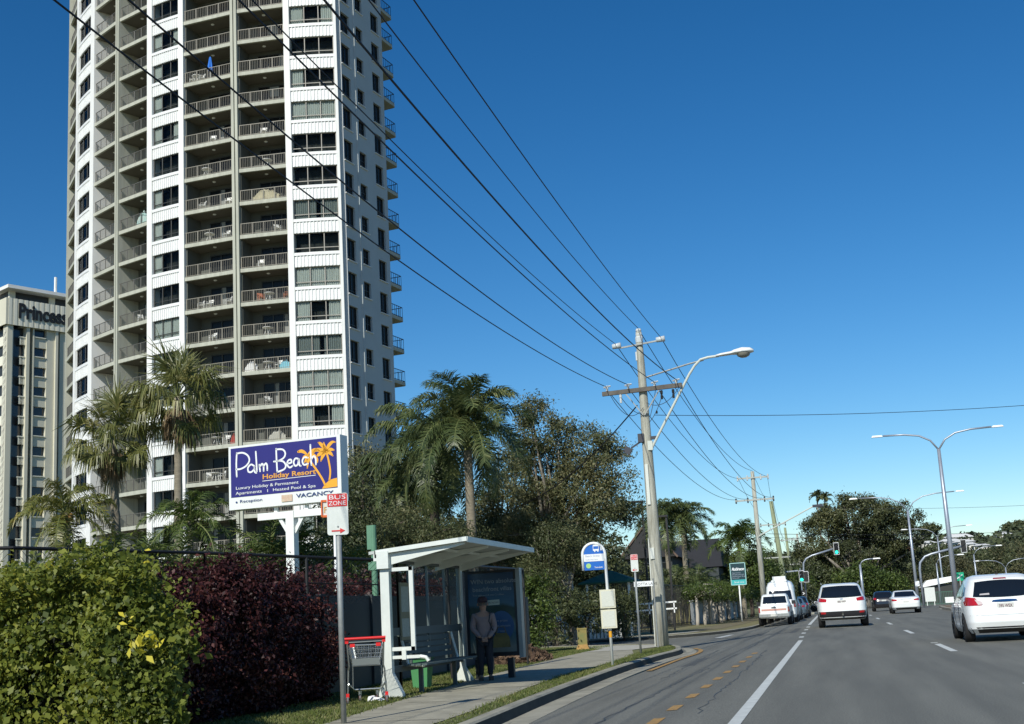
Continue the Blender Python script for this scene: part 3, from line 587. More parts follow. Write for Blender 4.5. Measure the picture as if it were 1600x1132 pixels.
hill=QS([(925,532),(945,500),(975,470),(1010,448),(1058,435),(1062,512)]); og.add([FM@Vector((u*Lb,v*Hb,.0)) for u,v in hill],[tuple(range(6))]); bbuild(og,'palm_emblem',mat('sign_orange',(.80,.38,.025),.5))
WS=MB(); wd_=.050
for pts in [[(172,425),(168,320),(172,218)],[(172,222),(225,215),(270,240),(283,285),(255,330),(205,358),(165,360)],
 [(330,335),(300,318),(272,345),(275,380),(300,385),(325,360),(328,330),(330,380),(345,392)],[(340,205),(346,300),(350,378)],
 [(372,320),(378,378)],[(376,340),(395,312),(408,330),(410,374)],[(410,335),(428,308),(440,325),(442,368)],
 [(520,180),(524,280),(530,385)],[(520,185),(575,185),(600,215),(590,255),(545,285),(500,292)],[(530,285),(580,290),(605,325),(590,360),(530,385)],
 [(622,310),(655,300),(650,275),(625,285),(618,320),(640,345),(665,330)],[(720,270),(690,265),(675,300),(690,330),(712,315),(722,270),(725,320),(738,330)],
 [(800,258),(770,255),(752,285),(765,320),(800,312)],[(822,145),(826,230),(832,322)],[(830,275),(850,245),(868,262),(872,318)]]:
    stroke(WS,sm2(QS(pts)),wd_,.004)
stroke(WS,[Q(400,465),Q(870,412)],.016,.004)
bbuild(WS,'white_lettering',mat('sign_white',(.78,.80,.80),.5))
M_sw=MATS['sign_white']; M_so=mat('sign_amber_lettering',(.70,.34,.06),.5); M_sb=mat('sign_navy_lettering',(.03,.06,.18),.5)
def stext(s,x,y,w,h,m,ex=.002,off=0):      # baseline-left crop pixel, width & cap height in crop pixels
    u,v=Q(x,y); u2,_=Q(x+w,y-w*.115); _,v2=Q(x,y-h); size=(v2-v)*Hb/.70
    o=text(s,size,m,'lettering',BB,Matrix.Identity(4),extrude=ex,offset=off); wdt=max(v_.co.x for v_ in o.data.vertices); k=(u2-u)*Lb/wdt
    o.data.transform(BI@FM@Matrix.Translation((u*Lb,v*Hb,.006))@Matrix.Scale(k,4,(1,0,0))); return o
stext('Holiday Resort',398,448,475,42,M_so,off=.004); stext('Luxury Holiday & Permanent',163,542,555,26,M_sw); stext('Apartments',163,588,230,26,M_sw); stext('Heated Pool & Spa',490,555,380,26,M_sw)
stext('I',440,562,8,26,M_sw); stext('VACANCY',698,612,330,34,M_sb,off=.003); stext('Reception',198,658,198,26,M_sb)
b=MB(); dt=[Q(170+9*math.cos(t),653+9*math.sin(t)) for t in np.linspace(0,5.6,9)]; b.add([FM@Vector((u*Lb,v*Hb,.004)) for u,v in dt],[tuple(range(9))]); bbuild(b,'bullet_mark',M_sb)
b=MB(); q=QS([(570,650),(665,640),(662,580),(568,590)]); b.slabpoly([FM@Vector((u*Lb,v*Hb,.002)) for u,v in q],.01,nb); bbuild(b,'small_notice',mat('notice_pink',(.55,.33,.24),.6,var=.5,scale=14,col2=(.6,.55,.4)))
pk=W(446,860,Y0); ctr=bp(.60,0); b=MB(); zc=W(400,803,Y0).z
pc_=bp(.53,0,-.2); pc_.z=0
b.box((pc_.x,pc_.y,zb_/2-.12),(.26,.26,zb_-.1),rz=math.atan2(xv.y,xv.x))
zc=zb_-.28; b.bar(bp(.24,0,-.2)+Z3*(zc-zb_+.02),bp(.97,0,-.2)+Z3*(zc-zb_+.02),.2,.2)
for s in(-1,1): b.bar(Vector((pc_.x,pc_.y,zc-.5))+xv*(.1*s),Vector((pc_.x,pc_.y,zc-.05))+xv*(.38*s),.1,.1)
for s in(-.5,.5): b.box(Vector((pc_.x,pc_.y,zb_-.08))+xv*s,(.1,.1,.18))
bbuild(b,'post',mat('sign_post_white',(.78,.80,.77),.45))

# ---------------------------------------------------------------- signs on poles
def plate_sign(name,loc,w,h,z0,face,rz,label,cat,mp=M_galv,pr=.03,top=None,round_=.03,lean=0):
    o=empty(name,loc,rz,label=label,cat=cat)
    b=MB(); b.tube([(0,.03,-.05),(lean,.03,top or z0+h*.9)],pr,12); b.build('pole',mp,o,smooth=True)
    b=MB(); P=[]; 
    for cx,cz,a in((w/2-round_,z0+round_,-90),(w/2-round_,z0+h-round_,0),(-w/2+round_,z0+h-round_,90),(-w/2+round_,z0+round_,180)):
        for k in range(5): t=R(a+90*k/4); P.append((cx+round_*math.cos(t)+lean,-.012,cz+round_*math.sin(t)))
    b.slabpoly(P,.006,(0,1,0)); b.build('plate',face,o); return o
M_red=mat('sign_red',(.62,.03,.03),.5); M_sign=mat('sign_face_white',(.70,.73,.68),.5,var=.12,scale=12)
g=(-5.79,14.13,0)
def buszone(loc,w,h,z0,rz,label,big=True,name='bus_zone_sign',ld=1):
    o=plate_sign(name,loc,w,h,z0,M_sign,rz,label,'road sign',pr=.035 if big else .03)
    b=MB(); b.slabpoly([(-w/2+.01,-.015,z0+h*.68),(w/2-.01,-.015,z0+h*.68),(w/2-.01,-.015,z0+h-.01),(-w/2+.01,-.015,z0+h-.01)],.002,(0,-1,0)); b.build('red_band',M_red,o)
    for s,z in(('BUS',z0+h*.852),('ZONE',z0+h*.71)):
        fm=Matrix(((1,0,0,0),(0,0,-1,-.019),(0,1,0,z),(0,0,0,1))); t=text(s,h*.145,M_sw,'lettering',o,Matrix.Identity(4),align='CENTER',extrude=.001,offset=.0); wd2=max(v.co.x for v in t.data.vertices)*2
        t.data.transform(fm@Matrix.Scale(w*.8/wd2,4,(1,0,0)))
    b=MB(); z=z0+h*.10; b.slabpoly([(-w*.3*ld,-.015,z-.008),(w*.12*ld,-.015,z-.008),(w*.12*ld,-.015,z+.008),(-w*.3*ld,-.015,z+.008)],.002,(0,-1,0)); b.slabpoly([(w*.10*ld,-.0155,z-.032),(w*.34*ld,-.0155,z),(w*.10*ld,-.0155,z+.032)],.002,(0,-1,0)); b.build('arrow',M_red,o)
    b=MB(); b.lathe([(.001,0),(.012,0),(.012,.004),(.001,.006)],(0,0,0),8); me=b.mesh('bolt',M_galv); me.transform(Matrix.Translation((0,-.014,z0+h*.2))@Matrix.Rotation(R(90),4,'X')); link('bolt',me,o)
    return o
buszone((-5.85,14.13,0),.262,.52,2.27,R(16),'near BUS ZONE sign on a round grey pole in front of the dark hedge')
buszone((-5.12,33.1,0),.20,.47,2.18,R(10),'small faded BUS ZONE sign on a thin pole before the power pole',big=False,ld=-1)
# FOR LEASE style board behind the bus zone sign
fo=plate_sign('small_board_sign',(-10.85,26,0),.56,.34,3.66,mat('board_white',(.72,.70,.62)),R(22),'small white board edged in orange behind the near BUS ZONE sign','sign',mp=M_wpaint,round_=.01)
b=MB()
for p,q in [((-.28,3.65),(.28,3.65)),((-.28,4.0),(.28,4.0)),((-.28,3.64),(-.28,4.02)),((.28,3.64),(.28,4.02))]: b.bar((p[0],-.02,p[1]),(q[0],-.02,q[1]),.03,.05)
b.build('orange_edge',mat('orange_red_paint',(.75,.15,.03)),fo); t=text('FOR',.20,M_so,'lettering',fo,Matrix(((1,0,0,-.24),(0,0,-1,-.02),(0,1,0,3.73),(0,0,0,1))),extrude=.001)
# bus stop flag
M_blue=mat('bus_stop_blue',(.01,.13,.50),.45)
bs=empty('bus_stop_sign',(-4.80,26.88,0),R(10),label='blue bus stop flag with arched white frame and two timetable cases below',cat='bus stop sign')
b=MB(); b.tube([(0,0,-.05),(0,0,2.42)]+[(-.25+.25*math.cos(t),0,2.42+.25*math.sin(t)) for t in np.linspace(.2,math.pi,12)]+[(-.5,0,2.08)],.032,10); b.build('pole',M_wpaint,bs,smooth=True)
b=MB(); P=[(-.48,-.012,2.08),(-.02,-.012,2.08),(-.02,-.012,2.42)]+[(-.25+.23*math.cos(t),-.012,2.42+.23*math.sin(t)) for t in np.linspace(0.1,math.pi-.1,12)]+[(-.48,-.012,2.42)]; b.slabpoly(P,.02,(0,1,0)); b.build('flag',M_blue,bs)
b=MB(); b.slabpoly([(-.475,-.015,2.27),(-.03,-.015,2.27),(-.03,-.015,2.43),(-.475,-.015,2.43)],.003,(0,-1,0)); b.build('name_panel',M_sw,bs)
b=MB(); b.slabpoly([(-.26,-.015,2.50),(-.13,-.015,2.50),(-.13,-.015,2.62),(-.15,-.015,2.635),(-.24,-.015,2.635),(-.26,-.015,2.62)],.003,(0,-1,0)); 
for x in(-.235,-.165): b.slabpoly([(x,-.015,2.475),(x+.025,-.015,2.475),(x+.025,-.015,2.50),(x,-.015,2.50)],.003,(0,-1,0))
b.slabpoly([(-.10,-.015,2.50),(-.06,-.015,2.50),(-.06,-.015,2.58),(-.10,-.015,2.58)],.003,(0,-1,0)); b.slabpoly([(-.095,-.015,2.59),(-.065,-.015,2.59),(-.065,-.015,2.62),(-.095,-.015,2.62)],.003,(0,-1,0)); b.build('bus_symbol',M_sw,bs)
b=MB(); b.slabpoly([(-.25,-.019,2.54),(-.14,-.019,2.54),(-.14,-.019,2.60),(-.25,-.019,2.60)],.002,(0,-1,0)); b.build('symbol_window',M_blue,bs)
b=MB(); b.slabpoly([(-.38+.055*math.cos(t),-.015,2.175+.055*math.sin(t)) for t in np.linspace(0,5.9,16)],.003,(0,-1,0)); b.build('round_mark',mat('pale_green_mark',(.35,.62,.22)),bs)
fmf=lambda x,z,y=-.02: Matrix(((1,0,0,x),(0,0,-1,y),(0,1,0,z),(0,0,0,1)))
text('Beach Street',.062,mat('pale_grey_lettering',(.35,.40,.48)),'lettering',bs,fmf(-.44,2.37),extrude=.001); text('buses stop here',.042,MATS['pale_grey_lettering'],'lettering',bs,fmf(-.44,2.30),extrude=.001); text('TransLink',.045,M_sw,'lettering',bs,fmf(-.25,2.12),extrude=.001,offset=.001)
M_case=mat('timetable_case_cream',(.66,.64,.48),.45); M_paper=mat('timetable_paper',(.70,.72,.62),.6,var=.25,scale=18,stretch=(1,1,6))
for z0_,n_ in((1.235,0),(.80,1)):
    b=MB(); b.box((-.01,-.06,z0_+.20),(.34,.09,.405)); c_=b.build('timetable_case',M_case,bs); b=MB(); b.box((-.01,-.108,z0_+.20),(.27,.006,.34)); b.build('timetable_sheet',M_paper,c_)
b=MB(); b.tube([(0,0,.60),(0,0,.74)],.036,10); b.build('yellow_band',mat('yellow_band',(.75,.36,.02)),bs)
# street name blade on its own post by the power pole
sn=empty('street_name_sign',(-5.36,38.2,0),0,label='white street name blade beside the near power pole',cat='street sign')
b=MB(); b.tube([(0,0,0),(0,0,2.1)],.025,8); b.build('post',M_galv,sn); b=MB(); b.box((-.30,0,1.95),(.62,.02,.16)); b.build('blade',M_sw,sn); text('GOTTA LANE',.115,M_black,'lettering',sn,fmf(-.58,1.905,-.012),extrude=.001)
# teal sign
ts=plate_sign('hanging_business_sign',(-6.1,85,0),.95,1.42,2.5,mat('teal_sign_dark',(.012,.045,.055),.4),R(4),'dark teal framed shop sign on a white stem before the trees','sign',mp=M_wpaint,pr=.05,round_=.02,top=2.5)
b=MB()
for p,q in [((-.5,2.48),(.5,2.48)),((-.5,3.94),(.5,3.94)),((-.5,2.46),(-.5,3.96)),((.5,2.46),(.5,3.96))]: b.bar((p[0],-.02,p[1]),(q[0],-.02,q[1]),.05,.05)
b.build('frame',mat('pale_teal',(.35,.60,.58)),ts); b=MB(); b.box((0,-.018,2.66),(.95,.01,.32)); b.build('band',mat('bright_teal',(.05,.42,.42)),ts)
text('Robinson',.27,M_sw,'lettering',ts,fmf(-.42,3.45,-.02),extrude=.002,shear=.3,offset=.008,spacing=.8); text('Apartments\nPrivate balconies\nHeated pool & spa\nFree wi fi',.12,mat('pale_grey_lettering',(.35,.40,.48)),'lettering',ts,fmf(-.40,3.25,-.02),extrude=.002); text('Book now',.16,M_sw,'lettering',ts,fmf(-.30,2.60,-.03),extrude=.002)

# ================================================================ BUS SHELTER
SH=empty('bus_shelter',(-7.1,21,0),label='white steel bus shelter with sloping roof, glass back and an advertising panel',cat='bus shelter')
SI=Matrix.Translation(-SH.location)
def sh(b,name,m,parent=None,smooth=False):
    me=b.mesh(name,m,smooth); me.transform(SI); return link(name,me,parent or SH)
M_sh=mat('shelter_white_paint',(.70,.74,.69),.45,var=.12,scale=3); M_shd=mat('shelter_grey_panel',(.10,.12,.12),.6)
XB,YN,YF=-7.02,18.9,23.0
ZR=2.2
for Y,nm,ww,zz in((YN,'near',.15,.38),(YF,'far',.09,.26)):
    b=MB(); b.box((XB,Y,ZR/2+.02),(ww,.12,ZR-.04)); b.slabpoly([(XB-ww/2,Y-.061,zz),(XB+ww/2,Y-.061,zz),(XB+.09+ww,Y-.061,.05),(XB+.09+ww,Y-.061,0),(XB-.16,Y-.061,0),(XB-.16,Y-.061,.05)],.122,(0,1,0)); sh(b,'post',M_sh)
b=MB(); b.box((XB,YN-.02,ZR-.02),(.2,.22,.28)); b.box((XB-.12,YN-.02,ZR+.03),(.1,.12,.12)); sh(b,'roof_bracket',M_sh)
XR=XB+1.42; YR0,YR1=YN-.08,YF+.36; zb0,zb1=ZR+.08,ZR+.20
# roof: sheet on a folded edge, sloping up to the road, with ribs beneath
b=MB(); b.slabpoly([(XB-.25,YR0,zb0),(XR,YR0,zb1),(XR,YR1,zb1),(XB-.25,YR1,zb0)],.05,(0,0,1)); sh(b,'roof',[mat('shelter_roof_sheet',(.50,.54,.50),.5,var=.2,scale=2)])
b=MB(); b.bar((XB-.12,YR0-.02,zb0+.03),(XR+.02,YR0-.02,zb1+.03),.03,.07); b.bar((XR+.015,YR0,zb1+.02),(XR+.015,YR1,zb1+.02),.03,.09); b.bar((XB-.12,YR1+.015,zb0+.02),(XR,YR1+.015,zb1+.02),.03,.08); b.bar((XB-.135,YR0,zb0),(XB-.135,YR1,zb0),.03,.12); sh(b,'roof_edge',M_sh)
b=MB()
for Y in (YN,YN+1.4,YN+2.8,YF):
    b.slabpoly([(XB-.05,Y-.03,ZR-.13),(XB-.05,Y-.03,zb0-.01),(XR-.05,Y-.03,zb1-.015),(XR-.05,Y-.03,zb1-.05)],.05,(0,1,0))
b.bar((XB+.05,YN+.03,zb0-.06),(XB+.05,YF,zb0-.06),.05,.06); b.bar((XR-.6,YN,zb1-.08),(XR-.6,YF+.15,zb1-.08),.04,.04); sh(b,'roof_beam',M_sh)
# end screen near the camera: a glazed frame carried off the post
b=MB(); x0,x1=XB+.07,XB+.44
for z in(.75,2.02): b.bar((x0,YN,z),(x1+.03,YN,z),.05,.06)
b.bar((x1,YN,.72),(x1,YN,2.05),.07,.05); b.box((x1-.16,YN-.02,.66),(.07,.04,.16)); fr=sh(b,'end_screen',M_sh); b=MB(); b.add([(x0,YN,.78),(x1-.03,YN,.78),(x1-.03,YN,2.0),(x0,YN,2.0)],[(0,1,2,3)]); sh(b,'end_glass',glassmat('shelter_glass',(.78,.83,.81),.05),fr)
# back wall of glass with mullions, mid rail and lower rail
for Y in(YN+.1,YN+1.1,YN+2.1,YN+3.1,YF-.1): b=MB(); b.bar((XB,Y,.4),(XB,Y,ZR+.03),.04,.04); sh(b,'mullion',mat('shelter_mullion',(.16,.19,.19),.4,metal=.4))
b=MB(); b.box((XB+.04,YN+.75,1.35),(.02,.45,.95)); b.box((XB+.052,YN+.75,1.55),(.008,.36,.42),mi=1); b.box((XB+.052,YN+.75,1.08),(.008,.36,.30),mi=1); sh(b,'reflected_timetable',[mat('board_tan',(.26,.23,.15),.6),mat('timetable_print',(.5,.52,.48),.6,var=.3,scale=22)])  # solid board standing in for a timetable reflected in the glass
b=MB(); b.bar((XB,YN,1.02),(XB,YF,1.02),.05,.13); b.bar((XB,YN,.42),(XB,YF,.42),.05,.10); b.bar((XB,YN,ZR-.02),(XB,YF,ZR-.02),.06,.07); sh(b,'rail',M_shd)
b=MB(); b.add([(XB-.01,YN,.4),(XB-.01,YF,.4),(XB-.01,YF,ZR),(XB-.01,YN,ZR)],[(0,1,2,3)]); sh(b,'back_glass',MATS['shelter_glass'])
b=MB(); b.bar((x0,YN,.62),(x1+.1,YN,.62),.05,.05); b.tube([(x1+.1,YN,.62),(x1+.2,YN,.60),(x1+.24,YN,.54)],.03,8); sh(b,'grab_rail',M_sh)
# bench
b=MB(); 
for k in range(4): b.bar((XB+.42-.11*k,YN+.55,.47),(XB+.42-.11*k,YF-.6,.47),.09,.03)
bn=sh(b,'bench',mat('bench_slat_grey',(.10,.135,.14),.6,var=.3,scale=4))
b=MB()
for k in range(4): b.bar((XB+.06-.02*k,YN+.75,.58+.10*k),(XB+.06-.02*k,YF-.9,.58+.10*k),.03,.075)
sh(b,'backrest',MATS['bench_slat_grey'],bn)
for Y in(YN+.62,YF-.7):
    b=MB(); b.tube([(XB+.40,Y,.45),(XB+.12,Y,.47),(XB+.02,Y,.86),(XB+.0,Y,.95),(XB-.06,Y,.97)],.025,8); sh(b,'armrest',M_sh,bn)
for Y in(YN+1.0,YF-1.2): b=MB(); b.bar((XB+.2,Y,0),(XB+.2,Y,.46),.07,.06); sh(b,'leg',M_shd,bn)
# advertising panel across the far end
XA0,XA1=-7.02,-5.97; YA=23.42; za0,za1=.42,2.08
ad=MB(); ad.box(((XA0+XA1)/2,YA,(za0+za1)/2),(XA1-XA0,.16,za1-za0)); ad.box((XA0+.2,YA,.18),(.12,.12,.40)); ad.box((XA1-.2,YA,.18),(.12,.12,.40)); adp=sh(ad,'advertising_panel',mat('panel_case_black',(.012,.016,.022),.35))
b=MB(); b.box((XA1+.04,YA,(za0+za1)/2-.01),(.08,.20,za1-za0+.06)); sh(b,'panel_side_cap',mat('panel_cap_grey',(.26,.30,.31),.4,metal=.4),adp)
def posterm():  # print colours dimmed to carry the shade under the shelter roof
    m=mat('poster_print',(.02,.08,.16),.25,spec=.5); nt=m.node_tree; N=nt.nodes.new; L=nt.links.new; b=nt.nodes['Principled BSDF']
    tc=N('ShaderNodeTexCoord'); sp=N('ShaderNodeSeparateXYZ'); L(tc.outputs['Generated'],sp.inputs[0]); n=N('ShaderNodeTexNoise'); n.inputs['Scale'].default_value=3.5; n.inputs['Detail'].default_value=6; L(tc.outputs['Generated'],n.inputs['Vector'])
    ad_=N('ShaderNodeMath'); ad_.operation='MULTIPLY_ADD'; ad_.inputs[1].default_value=.16; L(n.outputs[0],ad_.inputs[0]); L(sp.outputs['Z'],ad_.inputs[2])
    cr=N('ShaderNodeValToRGB'); e=cr.color_ramp.elements; st_=[(0.0,(.13,.17,.17)),(.14,(.18,.21,.20)),(.24,(.08,.14,.15)),(.33,(.04,.11,.14)),(.44,(.12,.17,.16)),(.53,(.03,.06,.05)),(.64,(.025,.05,.045)),(.68,(.05,.12,.17)),(.75,(.03,.09,.15)),(1.0,(.012,.045,.10))]
    while len(e)<len(st_): e.new(.5)
    for i,(p,c) in enumerate(st_): e[i].position=p; e[i].color=(*c,1)
    L(ad_.outputs[0],cr.inputs[0]); L(cr.outputs[0],b.inputs['Base Color']); return m
b=MB(); b.add([(XA0+.07,YA-.085,za0+.08),(XA1-.05,YA-.085,za0+.08),(XA1-.05,YA-.085,za1-.05),(XA0+.07,YA-.085,za1-.05)],[(0,1,2,3)]); sh(b,'poster',posterm(),adp)
M_pl=mat('poster_lettering',(.24,.28,.31),.5)
for s,x,z,sz in [('WIN two absolute',XA0+.13,za1-.25,.122),('beachfront villas',XA0+.16,za1-.40,.122),('Two units worth over 2 million',XA0+.16,za1-.49,.05)]:
    o=text(s,sz,M_pl,'poster_lettering',adp,SI@fmf(x,z,YA-.09),extrude=.001)
b=MB(); b.add([(XA0+.34,YA-.09,za1-.68),(XA0+.70,YA-.09,za1-.67),(XA0+.70,YA-.09,za1-.57),(XA0+.34,YA-.09,za1-.58)],[(0,1,2,3)]); sh(b,'poster_button',mat('poster_pale',(.42,.48,.42)),adp)
text('ENTER NOW',.055,mat('poster_dark',(.06,.12,.16)),'poster_lettering',adp,SI@fmf(XA0+.36,za1-.645,YA-.093),extrude=.001)
b=MB(); cx,cz=XA1-.33,za0+.58; b.add([(cx+.25*math.cos(t),YA-.088,cz+.29*math.sin(t)) for t in np.linspace(0,6.0,20)],[tuple(range(20))]); sh(b,'poster_circle',mat('poster_circle_blue',(.03,.09,.20)),adp)
for s,z in(('Two prizes',.66),('Two winners',.56),('Play now',.46)): text(s,.065,M_pl,'poster_lettering',adp,SI@fmf(cx-.17,za0+z,YA-.091),extrude=.001)
# green bin under the seat
gb=MB(); gb.add([(-.13,-.13,0),(.13,-.13,0),(.13,.13,0),(-.13,.13,0),(-.17,-.17,.52),(.17,-.17,.52),(.17,.17,.52),(-.17,.17,.52)],[(0,1,2,3),(4,5,6,7),(0,1,5,4),(1,2,6,5),(2,3,7,6),(3,0,4,7)]); gb.box((0,0,.53),(.38,.38,.04))
o=gb.build('green_bin',mat('green_plastic',(.07,.26,.10),.5)); o.location=(-7.30,21.35,0); tag(o,'squat green bin behind the shelter bench','bin')

# ================================================================ SHOPPING TROLLEY
M_chr=mat('trolley_wire_steel',(.42,.45,.45),.25,metal=.8); M_tr=mat('trolley_red_plastic',(.70,.02,.02),.35)
tr=empty('shopping_trolley',(-6.98,17.85,0),R(19),label='empty wire shopping trolley with red handle beside the shelter post',cat='shopping trolley')
tr.scale=(1.02,1.02,1.0)
b=MB(); zb,zt2=.56,.86   # basket bottom / top; handle end faces the camera (y negative)
def lerp(a,b_,t): return a+(b_-a)*t
nx=15
fr_=lambda z: lerp(.205,.265,(z-zb)/(zt2-zb)); 
for k in range(nx+1):
    t=k/nx*2-1; 
    b.tube([(fr_(zb)*t,-.30,zb),(fr_(zt2)*t,-.36,zt2)],.0035,4); b.tube([(fr_(zb)*.8*t,.36,zb+.06),(fr_(zt2)*.8*t,.46,zt2)],.0035,4); b.tube([(fr_(zb)*t,-.30,zb),(fr_(zb)*.8*t,.36,zb+.06)],.0035,4)
for j in range(6):
    z=lerp(zb,zt2,j/5); f0=fr_(z); yb=-.30-.06*j/5; yf=.36+.10*j/5; zf_=lerp(zb+.06,zt2,j/5); rr_=.007 if j in(0,5) else .0035
    b.tube([(-f0,yb,z),(f0,yb,z),(f0*.8,yf,zf_),(-f0*.8,yf,zf_),(-f0,yb,z)],rr_,5)
for k in range(14):
    t=k/13
    for s in(-1,1): b.tube([(s*lerp(fr_(zb),fr_(zb)*.8,t),lerp(-.30,.36,t),zb+.06*t),(s*lerp(fr_(zt2),fr_(zt2)*.8,t),lerp(-.36,.46,t),zt2)],.0035,4)
b.build('basket',M_chr,tr)
b=MB(); b.tube([(-.30,-.40,.965),(.30,-.40,.965)],.021,10); b.build('handle',M_tr,tr)
b=MB()
for s in(-1,1): b.box((s*.19,-.372,.865),(.07,.03,.05)); b.box((s*.272,-.38,.93),(.05,.03,.07))
b.build('hinge_clip',M_tr,tr)
b=MB(); b.box((0,-.37,.925),(.5,.02,.035)); b.add([(-.2,-.31,zb+.01),(.2,-.31,zb+.01),(.2,-.35,zb+.11),(-.2,-.35,zb+.11)],[(0,1,2,3)]); b.build('child_seat_flap',mat('trolley_grey_plastic',(.25,.28,.28)),tr)
b=MB()
for s in(-1,1):
    b.tube([(s*.27,-.38,.93),(s*.25,-.30,.56),(s*.265,-.27,.50),(s*.285,-.25,.14)],.014,8); b.tube([(s*.27,-.27,.30),(s*.2,0,.20),(s*.13,.32,.18)],.012,8); b.tube([(s*.21,-.05,.55),(s*.215,-.05,.22)],.008,6)
b.tube([(-.2,0,.2),(.2,0,.2)],.012,8); b.tube([(-.13,.32,.18),(.13,.32,.18)],.012,8); b.build('frame',M_chr,tr)
for s,y in((-1,-.25),(1,-.25),(-1,.32),(1,.32)):
    x=s*(.285 if y<0 else .13); w_=MB(); w_.tube([(x-.014,y,.06),(x+.014,y,.06)],.06,14); o=w_.build('wheel',mat('trolley_tyre_grey',(.12,.12,.12),.6),tr); w_=MB(); w_.tube([(x-.017,y,.06),(x+.017,y,.06)],.028,10); w_.build('hub',M_tr,o); w_=MB(); w_.box((x,y,.13),(.045,.05,.06)); w_.build('caster',M_tr if y<0 else M_chr,tr)
lp=MB(); lp.add([(-.12,-.05,.0),(.13,-.09,.0),(.15,.06,.01),(-.08,.08,.0),(-.10,-.03,.07),(.10,-.05,.05),(.11,.04,.03),(-.05,.05,.08)],[(0,1,5,4),(1,2,6,5),(2,3,7,6),(3,0,4,7),(4,5,6,7)]); o=lp.build('paper_litter',mat('white_paper',(.75,.76,.78),.8)); o.location=(-6.98,18.15,.003); tag(o,'crumpled white paper on the grass beneath the trolley','litter')

# ================================================================ WALLS, FENCES, KIOSK
XW=-8.85
b=MB(); b.box((XW,26.4,.86),(.12,18.6,1.72)); 
for k in range(8): b.box((XW+.03,18.0+k*2.4,.87),(.14,.09,1.75))
w_=b.build('dark_sheet_fence',mat('charcoal_sheet_metal',(.035,.042,.045),.6,var=.15,scale=.7)); tag(w_,'charcoal sheet metal fence behind the bus shelter','fence')
cf=empty('chain_link_fence',(-9.6,18,0),label='black chain link fence with top rail behind the hedges',cat='fence')
CI=Matrix.Translation((9.6,-18,0)); ra=W(20,850,15.2); rb=W(320,863,18.3); rc_=W(620,879,21.5)
ra.z=2.52; rb.z=2.47; rc_.z=2.3; b=MB(); b.tube([ra-Vector((2,1.5,0)),ra,rb,rc_,rc_+Vector((.4,8,0))],.028,8); me=b.mesh('top_rail',M_black); me.transform(CI); link('top_rail',me,cf)
pts=[ra-Vector((2,1.5,0)),ra,rb,rc_,rc_+Vector((.4,8,0))]
b=MB(); q=MB()
for i in range(len(pts)-1):
    p0,p1=pts[i],pts[i+1]; L_=(p1-p0).length; n=max(1,round(L_/2.4)); 
    for k in range(n+1): p=p0.lerp(p1,k/n); q.tube([(p.x,p.y,0),(p.x,p.y,p.z)],.03,6)
    m_=int(L_/.10)
    for k in range(m_):
        for s in(1,-1):
            t0=k/m_; t1=t0+s*.9/L_
            if not(0<=t1<=1): continue
            a_=p0.lerp(p1,t0); c_=p0.lerp(p1,t1); b.bar((a_.x,a_.y,1.55),(c_.x,c_.y,c_.z-.02),.005,.005)
    q.tube([p0-Z3*.45,p1-Z3*.45],.012,5)
me=b.mesh('mesh_infill',M_black); me.transform(CI); link('mesh_infill',me,cf); me=q.mesh('fence_post',M_black); me.transform(CI); link('fence_post',me,cf)
gp=MB(); gp.lathe([(.001,-.1),(.07,-.1),(.062,3.2),(.001,3.2)],n=10); gp.box((-.07,0,2.95),(.12,.1,.5)); gp.box((-.02,0,2.35),(.18,.14,.16)); o=gp.build('green_gate_post',mat('faded_green_paint',(.12,.27,.17),.7,var=.2,scale=4)); o.location=(-9.15,24,0); tag(o,'faded green post standing behind the shelter roof','post')
gk=empty('utility_pillar',(-8.0,39.6,0),R(8),label='small green and rust stained utility pillar on the grass',cat='utility box')
b=MB(); b.box((0,0,.33),(.30,.28,.62)); b.box((0,0,.66),(.32,.30,.05)); b.build('cabinet',mat('olive_green_paint',(.16,.18,.06),.7,var=.4,scale=3,col2=(.30,.20,.05)),gk); b=MB(); b.add([(-.22,-.2,0),(.22,-.2,0),(.22,.2,0),(-.22,.2,0),(-.15,-.14,.16),(.15,-.14,.16),(.15,.14,.16),(-.15,.14,.16)],[(0,1,5,4),(1,2,6,5),(2,3,7,6),(3,0,4,7),(4,5,6,7)]); b.build('base',mat('rust_stained_base',(.42,.25,.08),.9,var=.3,scale=6),gk)
# white slat fence and panel, pool fence, garden wall, balustrade, gazebo
wf=empty('white_slat_fence',(-14,52,0),label='white slatted fence showing through the dark bars behind the footpath',cat='fence')
b=MB()
for k in range(46): x=-17.0+k*.17; b.box((x+14,3,.62),(.11,.03,1.25))
b.build('slats',M_wpaint,wf); b=MB(); b.box((-14.0+14+1.9,3.2,1.65),(1.05,.05,.62)); b.build('panel',M_wpaint,wf)
bf=empty('black_bar_fence',(-13,51,0),label='tall black bar fence along the pool garden of the corner block',cat='fence')
b=MB(); A=Vector((-18,51.5,0)); Bp=Vector((-10.2,58.5,0)); n=64
for k in range(n+1): p=A.lerp(Bp,k/n)-Vector((-13,51,0)); b.bar(p,p+Z3*1.9,.03,.03)
for z in(.2,1.85): b.bar(A-Vector((-13,51,0))+Z3*z,Bp-Vector((-13,51,0))+Z3*z,.04,.05)
b.build('bars',M_black,bf)
b=MB(); 
for k in range(60):
    p=Vector((-10.2,58.5,0)).lerp(Vector((-9.3,83,0)),k/59)-Vector((-13,51,0)); b.bar(p,p+Z3*2.6,.035,.035)
for z in(.2,2.55): b.bar(Vector((2.8,7.5,z)),Vector((3.7,32,z)),.04,.05)
b.build('side_bars',M_black,bf)
mesh_screen=MB()
gw=empty('garden_wall',(-9.2,83,0),label='low white rendered garden wall with arched recess at the corner',cat='wall')
